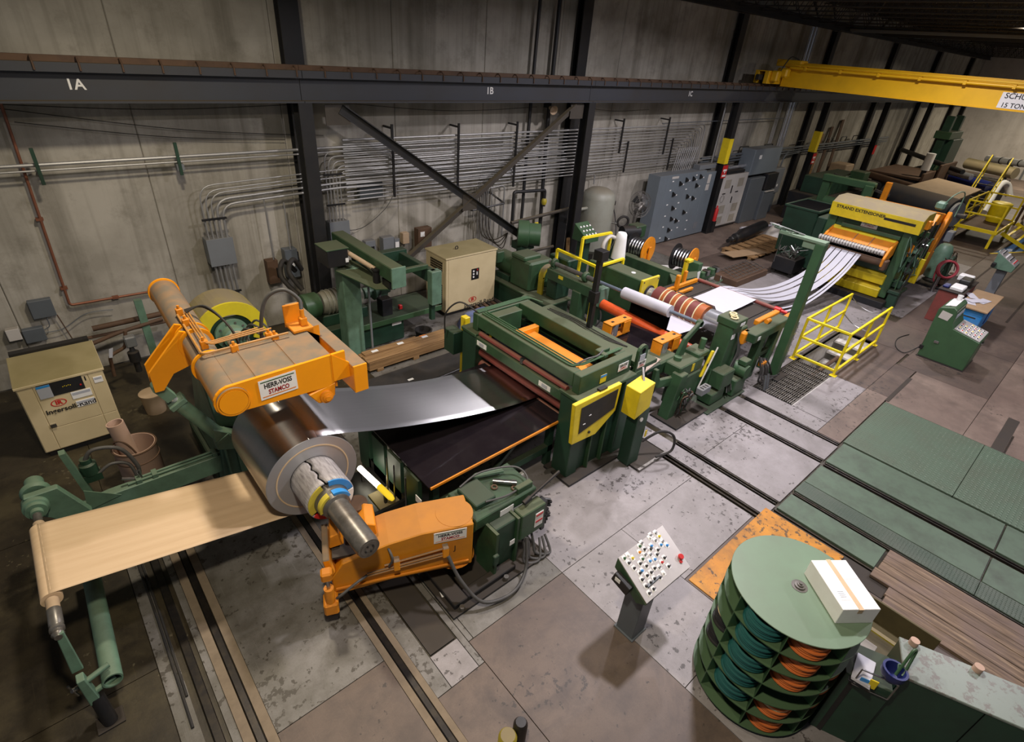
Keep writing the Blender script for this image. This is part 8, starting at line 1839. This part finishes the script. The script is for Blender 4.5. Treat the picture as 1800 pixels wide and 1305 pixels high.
b = MB(); b.prism([(15.65, 1.56, 1.02), (16.5, 1.56, 1.02), (16.5, 1.585, 1.3), (15.65, 1.585, 1.3)], (0, -.01, 0)); bp__ = b.build('back_panel', 'stainless', gc)
for k in range(5):
    b = MB(); b.box((15.75 + .15 * k, 1.545, 1.1), (15.84 + .15 * k, 1.56, 1.2)); b.build('meter', 'ink_grey', bp__)
b = MB(); b.prism([(15.75, 1.66, 1.382), (16.5, 1.66, 1.382), (16.5, 1.86, 1.325), (15.75, 1.86, 1.325)], (0, 0, .012)); b.build('top_binder', 'white', gc)
gbox('side_lever', (15.9, .86, .66), (16.1, .90, .69), 'steel', .006, gc)
tubeo('power_cord', curve_pts([(15.6, 1.92, .22), (15.4, 2.1, .03), (15.6, 2.35, .012), (16.2, 2.5, .012), (16.8, 2.4, .012)]), .012, 'rubber', gc, 6)
# blue cabinet with brown top, papers
bc = thing('blue_cabinet', 'blue tool cabinet with a brown top behind the green console', 'cabinet', (18.8, 1.6, 0))
gbox('body', (18.05, 1.28, .05), (19.85, 1.80, .78), 'blue_paint', .015, bc); gbox('top_board', (17.95, 1.22, .78), (19.95, 1.88, .82), 'cardboard', .006, bc); gbox('drawer_handle', (18.04, 1.4, .55), (18.05, 1.7, .58), 'steel', 0, bc)
gbox('foot', (18.1, 1.3, 0), (19.8, 1.78, .05), 'black', 0, bc); gbox('end_cable', (19.0, 1.26, .2), (19.02, 1.28, .7), 'navy', 0, bc)
for k, (x, y, a) in enumerate(((18.3, 1.55, .3), (18.6, 1.45, -.2), (18.9, 1.6, .5), (18.4, 1.66, -.5))):
    b = MB(); c_, s_ = math.cos(a), math.sin(a); b.obox(Vector((x, y, .822 + .006 * k)), Vector((c_, s_, 0)) * .5, Vector((-s_, c_, 0)) * .22, (0, 0, .005)); tag(b.build('paper_sheet', 'paper_white'), ('white paper sheet lowest on the brown cabinet top', 'white paper sheet nearest the front edge of the brown top', 'white paper sheet farthest along the brown cabinet top', 'white paper sheet turned crosswise on the brown cabinet top')[k], 'paper', 'papers on the blue cabinet')
st_ = thing('tool_shelf', 'dark shelf of clutter standing beside the blue cabinet', 'shelf', (19.4, 2.15, 0))
gbox('shelf_body', (18.5, 1.95, 0), (20.2, 2.5, .92), 'maroon', .01, st_); gbox('shelf_top', (18.45, 1.93, .92), (20.25, 2.52, .95), 'steel_dark', .004, st_)
for k, (nm, a, c, mt_, lab) in enumerate((('folder', (18.6, 2.0, .95), (19.1, 2.3, 1.05), 'white', 'white folder stack on the dark clutter shelf'), ('tool_box', (19.2, 2.0, .95), (19.7, 2.25, 1.15), 'black', 'black tool box on the dark clutter shelf'), ('binder', (19.8, 2.05, .95), (20.1, 2.4, 1.12), 'white', 'upright white binder at the far end of the clutter shelf'), ('rag', (18.65, 2.34, .95), (18.95, 2.48, 1.02), 'navy', 'small dark blue rag on the clutter shelf'))):
    b = MB(); b.box(a, c); tag(b.build(nm, mt_, bevel=.02), lab, nm.replace('_', ' '))
cp_ = thing('white_cup', 'white cup on the corner of the green console top', 'cup', (16.3, 1.78, 1.36)); b = MB(); b.lathe((16.35, 1.74, 1.372), (0, 0, 1), [(0, .05), (.12, .06), (.12, .05), (.02, .04)], 14); b.build('cup', 'white', cp_, smooth=True)
# small far console
sc_ = thing('small_console', 'small pale green console on a grey post at the far right', 'console', (21.9, 1.75, 0))
gbox('post', (21.8, 1.6, .02), (22.1, 1.85, 1.1), 'panel_grey', .008, sc_); gbox('foot', (21.7, 1.5, 0), (22.2, 1.95, .02), 'panel_grey', 0, sc_)
b = MB(); b.prism([(21.6, 1.98, 1.12), (21.6, 2.0, 1.60), (21.6, 1.45, 1.28), (21.6, 1.48, 1.12)], (.75, 0, 0)); b.build('console_box', 'seafoam', sc_, bevel=.008)
nO = Vector((21.62, 1.47, 1.295)); nV = Vector((0, .52, .30)); nN = Vector((0, -.5, .866)); b = MB(); b.obox(nO, (.71, 0, 0), nV, nN * .006); np_ = b.build('face_panel', 'stainless', sc_)
for i in range(5):
    for j in range(4):
        q = nO + Vector((.08 + .13 * i, 0, 0)) + nV * (.12 + .22 * j) + nN * .007
        b = MB(); b.obox(q, (.07, 0, 0), nV.normalized() * .06, nN * .004); b.build('legend_plate', 'white', np_); b = MB(); b.lathe(q + Vector((.03, .02, .015)), nN, [(0, .02), (.03, .016)], 8); b.build('push_button', ('red', 'black', 'white', 'black')[j], np_)
gbox('side_box', (21.45, 1.9, 1.18), (21.6, 2.0, 1.3), 'black', .01, sc_)

# cable rack: round green rack of cable coils
CC = Vector((4.56, .50, 0)); RR = .635; RH = 1.60
ck = thing('cable_rack', 'round green rack with six tiers of pigeonholes for cable coils', 'rack', CC)
b = MB(); b.lathe(CC + Vector((0, 0, RH - .012)), (0, 0, 1), [(0, RR), (.012, RR)], 64); b.build('top_disc', 'sage', ck, bevel=.003)
b = MB(); b.lathe(CC + Vector((0, 0, RH)), (0, 0, 1), [(0, .075), (.004, .075), (.006, .05), (.02, .05), (.022, .03), (.035, .03), (.036, .015), (.05, .015)], 26); b.build('pivot_boss', 'steel_worn', ck, smooth=True)
levels = [.06 + .256 * i for i in range(6)]
for z in levels:
    b = MB(); b.lathe(CC + Vector((0, 0, z)), (0, 0, 1), [(0, RR - .004), (.008, RR - .004)], 56); b.build('tier_disc', 'green_clean', ck)
    b = MB(); b.lathe(CC + Vector((0, 0, z - .002)), (0, 0, 1), [(0, RR - .02), (0, RR), (.012, RR), (.012, RR - .02)], 56, close=True); b.build('tier_rim', 'green_clean', ck)
b = MB(); b.cyl(CC + Vector((0, 0, .06)), CC + Vector((0, 0, RH - .01)), .07, n=20); b.build('centre_post', 'green_dark', ck, smooth=True)
b = MB(); b.cyl(CC, CC + Vector((0, 0, .06)), .4, n=30); b.build('turntable', 'steel_dark', ck)
angs = [math.atan2(.80 - .5, 3.99 - 4.56) - .03, math.atan2(.32 - .5, 3.94 - 4.56) + 2 * PI, math.atan2(-.05 - .5, 4.25 - 4.56) + .12 + 2 * PI]
step = (angs[2] - angs[1])
alla = [angs[0], angs[1], angs[2], angs[2] + .9, angs[2] + 1.85, angs[2] + 2.8, angs[0] - .85]
for a in alla:
    d_ = Vector((math.cos(a), math.sin(a), 0)); t_ = Vector((-d_.y, d_.x, 0))
    b = MB(); b.obox(CC + d_ * .07 - t_ * .004 + Vector((0, 0, .06)), d_ * (RR - .075), t_ * .008, Vector((0, 0, RH - .075))); b.build('divider_plate', 'green_clean', ck)
# coils in the compartments
def coilset(a0, a1, tier, mat, lab, turns=5, R_=None, k=None):
    a = (a0 + a1) / 2; d_ = Vector((math.cos(a), math.sin(a), 0)); c = CC + d_ * .445
    z = levels[tier] + .012
    t = thing('cable_coil', lab, 'cable coil', (c.x, c.y, z), group='cable coils in the round green rack')
    rmax = R_ or .165
    for i in range(turns):
        lv_, rg_ = i % 6, i // 6
        zz = z + .018 + .031 * lv_; r_ = rmax - .004 * (lv_ * 7 % 3) - .034 * rg_
        m_ = 'cable_cream' if (k is not None and i == k) else mat
        b = MB(); b.torus((c.x + .005 * math.sin(i * 2), c.y + .005 * math.cos(i * 3), zz), (.02 * math.sin(i), .02 * math.cos(i * 2), 1), r_, .0165, 30, 7); b.build('cable_turn', m_, t, smooth=True)
A_ = angs
tn = ['lowest', 'second', 'third', 'fourth', 'fifth', 'topmost']
for tier, mat, k in ((0, 'cable_orange', None), (1, 'cable_orange', 4), (3, 'cable_orange', None), (4, 'cable_orange', None), (5, 'cable_orange', None)):
    coilset(A_[1], A_[2], tier, mat, 'orange cable coil in the %s tier of the rack middle bay' % tn[tier], 6, .16, k=k)
for tier in (1, 2, 3, 4, 5):
    coilset(A_[0], A_[1], tier, 'cable_green', 'dark teal cable coil in the %s tier of the rack left bay' % tn[tier], 11, .185)
for tier in (2, 3):
    coilset(A_[0] - .85, A_[0], tier, 'cable_black', 'black cable coil in the %s tier at the rack far left' % tn[tier], 6, k=5 if tier == 3 else None)
for tier in (1, 2, 3):
    coilset(A_[2], A_[2] + .9, tier, 'cable_orange', 'orange cable coil in the %s tier beside the bottom-right cabinet' % tn[tier], 6)
# carton on the rack
cx_ = thing('carton', 'white taped carton on top of the round green cable rack', 'box', (4.73, .22, RH))
P0, P1, P2 = Vector((4.75, .54, RH)), Vector((4.42, .11, RH)), Vector((4.71, -.11, RH))
b = MB(); b.obox(P0, P1 - P0, P2 - P1, (0, 0, .20)); b.build('carton_body', 'white', cx_, bevel=.004)
L_ = (P1 - P0); S_ = (P2 - P1); T_ = Vector((0, 0, .2))
b = MB(); b.obox(P0 + S_ * .42 + T_ + L_ * -.01, L_ * 1.02, S_ * .13, (0, 0, .0015)); b.build('packing_tape', 'kraft', cx_)
b = MB(); b.obox(P1 + S_ * .42 + L_.normalized() * .0005 + T_ * .72, S_ * .13, L_.normalized() * .0015, T_ * .28); b.build('tape_end', 'kraft_core', cx_)
b = MB(); b.obox(P0 + T_ + L_ * .62 + S_ * .12, L_ * .20, S_ * .24, (0, 0, .0015)); lb_ = b.build('address_label', 'white', cx_)
for i in range(4):
    b = MB(); b.obox(P0 + T_ + L_ * (.65 + .035 * i) + S_ * .15 + Vector((0, 0, .002)), L_ * .012, S_ * .16, (0, 0, .0006)); b.build('label_print', 'ink_grey', lb_)
b = MB(); b.obox(P0 + T_ + S_ * .56 + L_ * .40, L_ * .006, S_ * .44, (0, 0, .001)); b.build('flap_seam', 'ink_grey', cx_)
# dark cabinet at the bottom right with a scuffed grey-green top
kb = thing('workshop_cabinet', 'dark green cabinet with scuffed grey-green top at the bottom right', 'cabinet', (5.1, -1.0, 0))
kO = Vector((4.80, -.53, 0)); kU = Vector((.375, -.927, 0)); kV = Vector((.927, .375, 0))
M['crate_dust'] = paint('dusty_olive_board', (0.10, 0.08, 0.035), 0.7, dirt=(0.05, 0.04, 0.02), amt=0.6)
M['scuffed'] = concrete('scuffed_top_paint', (0.22, 0.26, 0.225), (0.20, 0.235, 0.205), (0.13, 0.115, 0.10), 1.1, chip=.12, chipcol=(0.15, 0.13, 0.115), rough=.4, bump=.02)
b = MB(); b.obox(kO, kU * 3.0, kV * .44, (0, 0, 1.17)); b.build('cabinet_body', 'green_dark', kb)
b = MB(); b.obox(kO - kU * .01 - kV * .01 + Vector((0, 0, 1.17)), kU * 3.02, kV * .46, (0, 0, .03)); b.build('cabinet_top', 'scuffed', kb, bevel=.006)
b = MB(); b.obox(kO - kU * .42 - kV * .05, kU * .40, kV * .40, (0, 0, .98)); b.build('end_section', 'green_dark', kb, bevel=.004)
for s in (-.02, .62, 1.3):
    b = MB(); b.obox(kO + kU * s - kV * .004, kU * .006, kV * .004, (0, 0, 1.16)); b.build('door_gap', 'slot_black', kb)
for k, s in enumerate((.10, .62)):
    t = thing('round_magnet', ('pinkish white cylinder at the back edge nearest the navy holder', 'pinkish white cylinder farther along the back edge of the scuffed top')[k], 'cylinder', kO + kU * s + kV * .40 + Vector((0, 0, 1.2)), group='white cylinders on the scuffed top')
    q = kO + kU * s + kV * .42 + Vector((0, 0, 1.2)); b = MB(); b.cyl(q, q + Vector((0, 0, .06)), .04, n=18); b.build('cylinder', 'pink_card', t, smooth=True)
hd_ = thing('navy_holder', 'navy plastic holder with green looped tool at the cabinet corner', 'holder', kO + Vector((0, 0, 1.15)))
q = Vector((4.74, -.44, 1.10)); b = MB(); b.lathe(q, (0, 0, 1), [(0, .02), (.03, .07), (.09, .10), (.16, .105), (.16, .085), (.06, .05), (.05, .01)], 24); b.build('cup', 'navy', hd_, smooth=True)
tubeo('looped_handle', bend_pts([q + Vector((.0, -.02, .10)), q + Vector((.16, -.03, .34)), q + Vector((.21, -.05, .32)), q + Vector((.04, -.07, .09))], .03), .013, 'green_clean', hd_, 8)
tubeo('handle_spring', curve_pts([q + Vector((.02, -.03, .12)), q + Vector((.06, .0, .18)), q + Vector((.07, -.06, .16)), q + Vector((.02, -.06, .12))]), .008, 'seafoam', hd_, 6)
fh = thing('document_pocket', 'clear framed pocket of gloves below the navy holder', 'holder', kO - kU * .05 + Vector((0, 0, .9)))
fo = kO - kU * .34 - kV * .055 + Vector((0, 0, .90))
for a, c in (((0, 0), (.30, 0)), ((.30, 0), (.30, .24)), ((.30, .24), (0, .24)), ((0, .24), (0, 0))):
    b = MB(); b.bar(fo + kU * a[0] + Vector((0, 0, a[1])) - kV * .02, fo + kU * c[0] + Vector((0, 0, c[1])) - kV * .02, .012, .012); b.build('frame_bar', 'steel', fh)
b = MB(); b.obox(fo + kU * .03 + Vector((0, 0, .02)) - kV * .015, kU * .10, -kV * .012, (0, 0, .12)); b.build('blue_glove', 'blue_paint', fh, bevel=.004); b = MB(); b.obox(fo + kU * .10 + Vector((0, 0, .05)) - kV * .015, kU * .07, -kV * .014, (0, 0, .12)); b.build('yellow_glove', 'yellow', fh, bevel=.004)
cbd = thing('clipboard', 'black clipboard with white papers standing between rack and cabinet', 'clipboard', kO - kU * .5)
b = MB(); b.obox(Vector((4.55, -.20, .955)), (.34, .06, .02), (.02, -.18, .01), (0, 0, .012)); b.build('board', 'black', cbd)
for k in range(3):
    b = MB(); b.obox(Vector((4.575 + .006 * k, -.215 + .004 * k, .972 + .006 * k)), (.30, .05, .018), (.018, -.155, .01), (0, 0, .003)); b.build('paper_sheet', 'paper_white', cbd)
gbox('clipboard_post', (4.62, -.26, 0), (4.72, -.20, .95), 'black', .003, cbd)
# crate of bits in the gap behind the cabinet
gp_ = thing('olive_crate', 'dusty olive crate in the dark gap behind the cabinet', 'crate', (5.6, -.35, 0))
gbox('crate_wall', (5.35, -.75, .05), (6.45, .10, .09), 'crate_dust', .004, gp_); gbox('crate_wall', (5.35, -.75, .09), (5.38, .10, .40), 'crate_dust', .004, gp_); gbox('crate_wall', (6.42, -.75, .09), (6.45, .10, .40), 'crate_dust', .004, gp_); gbox('crate_wall', (5.38, .07, .09), (6.42, .10, .40), 'rust', .004, gp_); gbox('crate_foot', (5.4, -.7, 0), (6.4, .05, .05), 'steel_dark', 0, gp_)
gbox('strap', (5.9, -.75, .40), (5.95, .10, .42), 'ochre', 0, gp_); gbox('white_card', (5.6, -.3, .09), (5.85, -.1, .30), 'white_cab', .004, gp_)
b = MB(); b.ring((5.05, -.10, .6), (.2, .3, 1), .10, .16, .05, 24); tag(b.build('pale_ring', 'pink_card', smooth=True), 'pale pinkish ring half hidden between rack and cabinet', 'ring') if False else b.bm.free()
# bottom edge: yellow and black lump in the foreground
yb = thing('yellow_black_post', 'yellow and black bollard top cut off by the bottom edge', 'bollard', (1.9, 1.72, 0))
b = MB(); b.lathe((1.92, 1.66, 0), (0, 0, 1), [(0, .09), (.33, .09), (.37, .07)], 20); b.build('bollard', 'ochre', yb, smooth=True); b = MB(); b.lathe((2.08, 1.66, 0), (0, 0, 1), [(0, .07), (.36, .07), (.40, .05)], 18); b.build('black_post', 'black', yb, smooth=True)
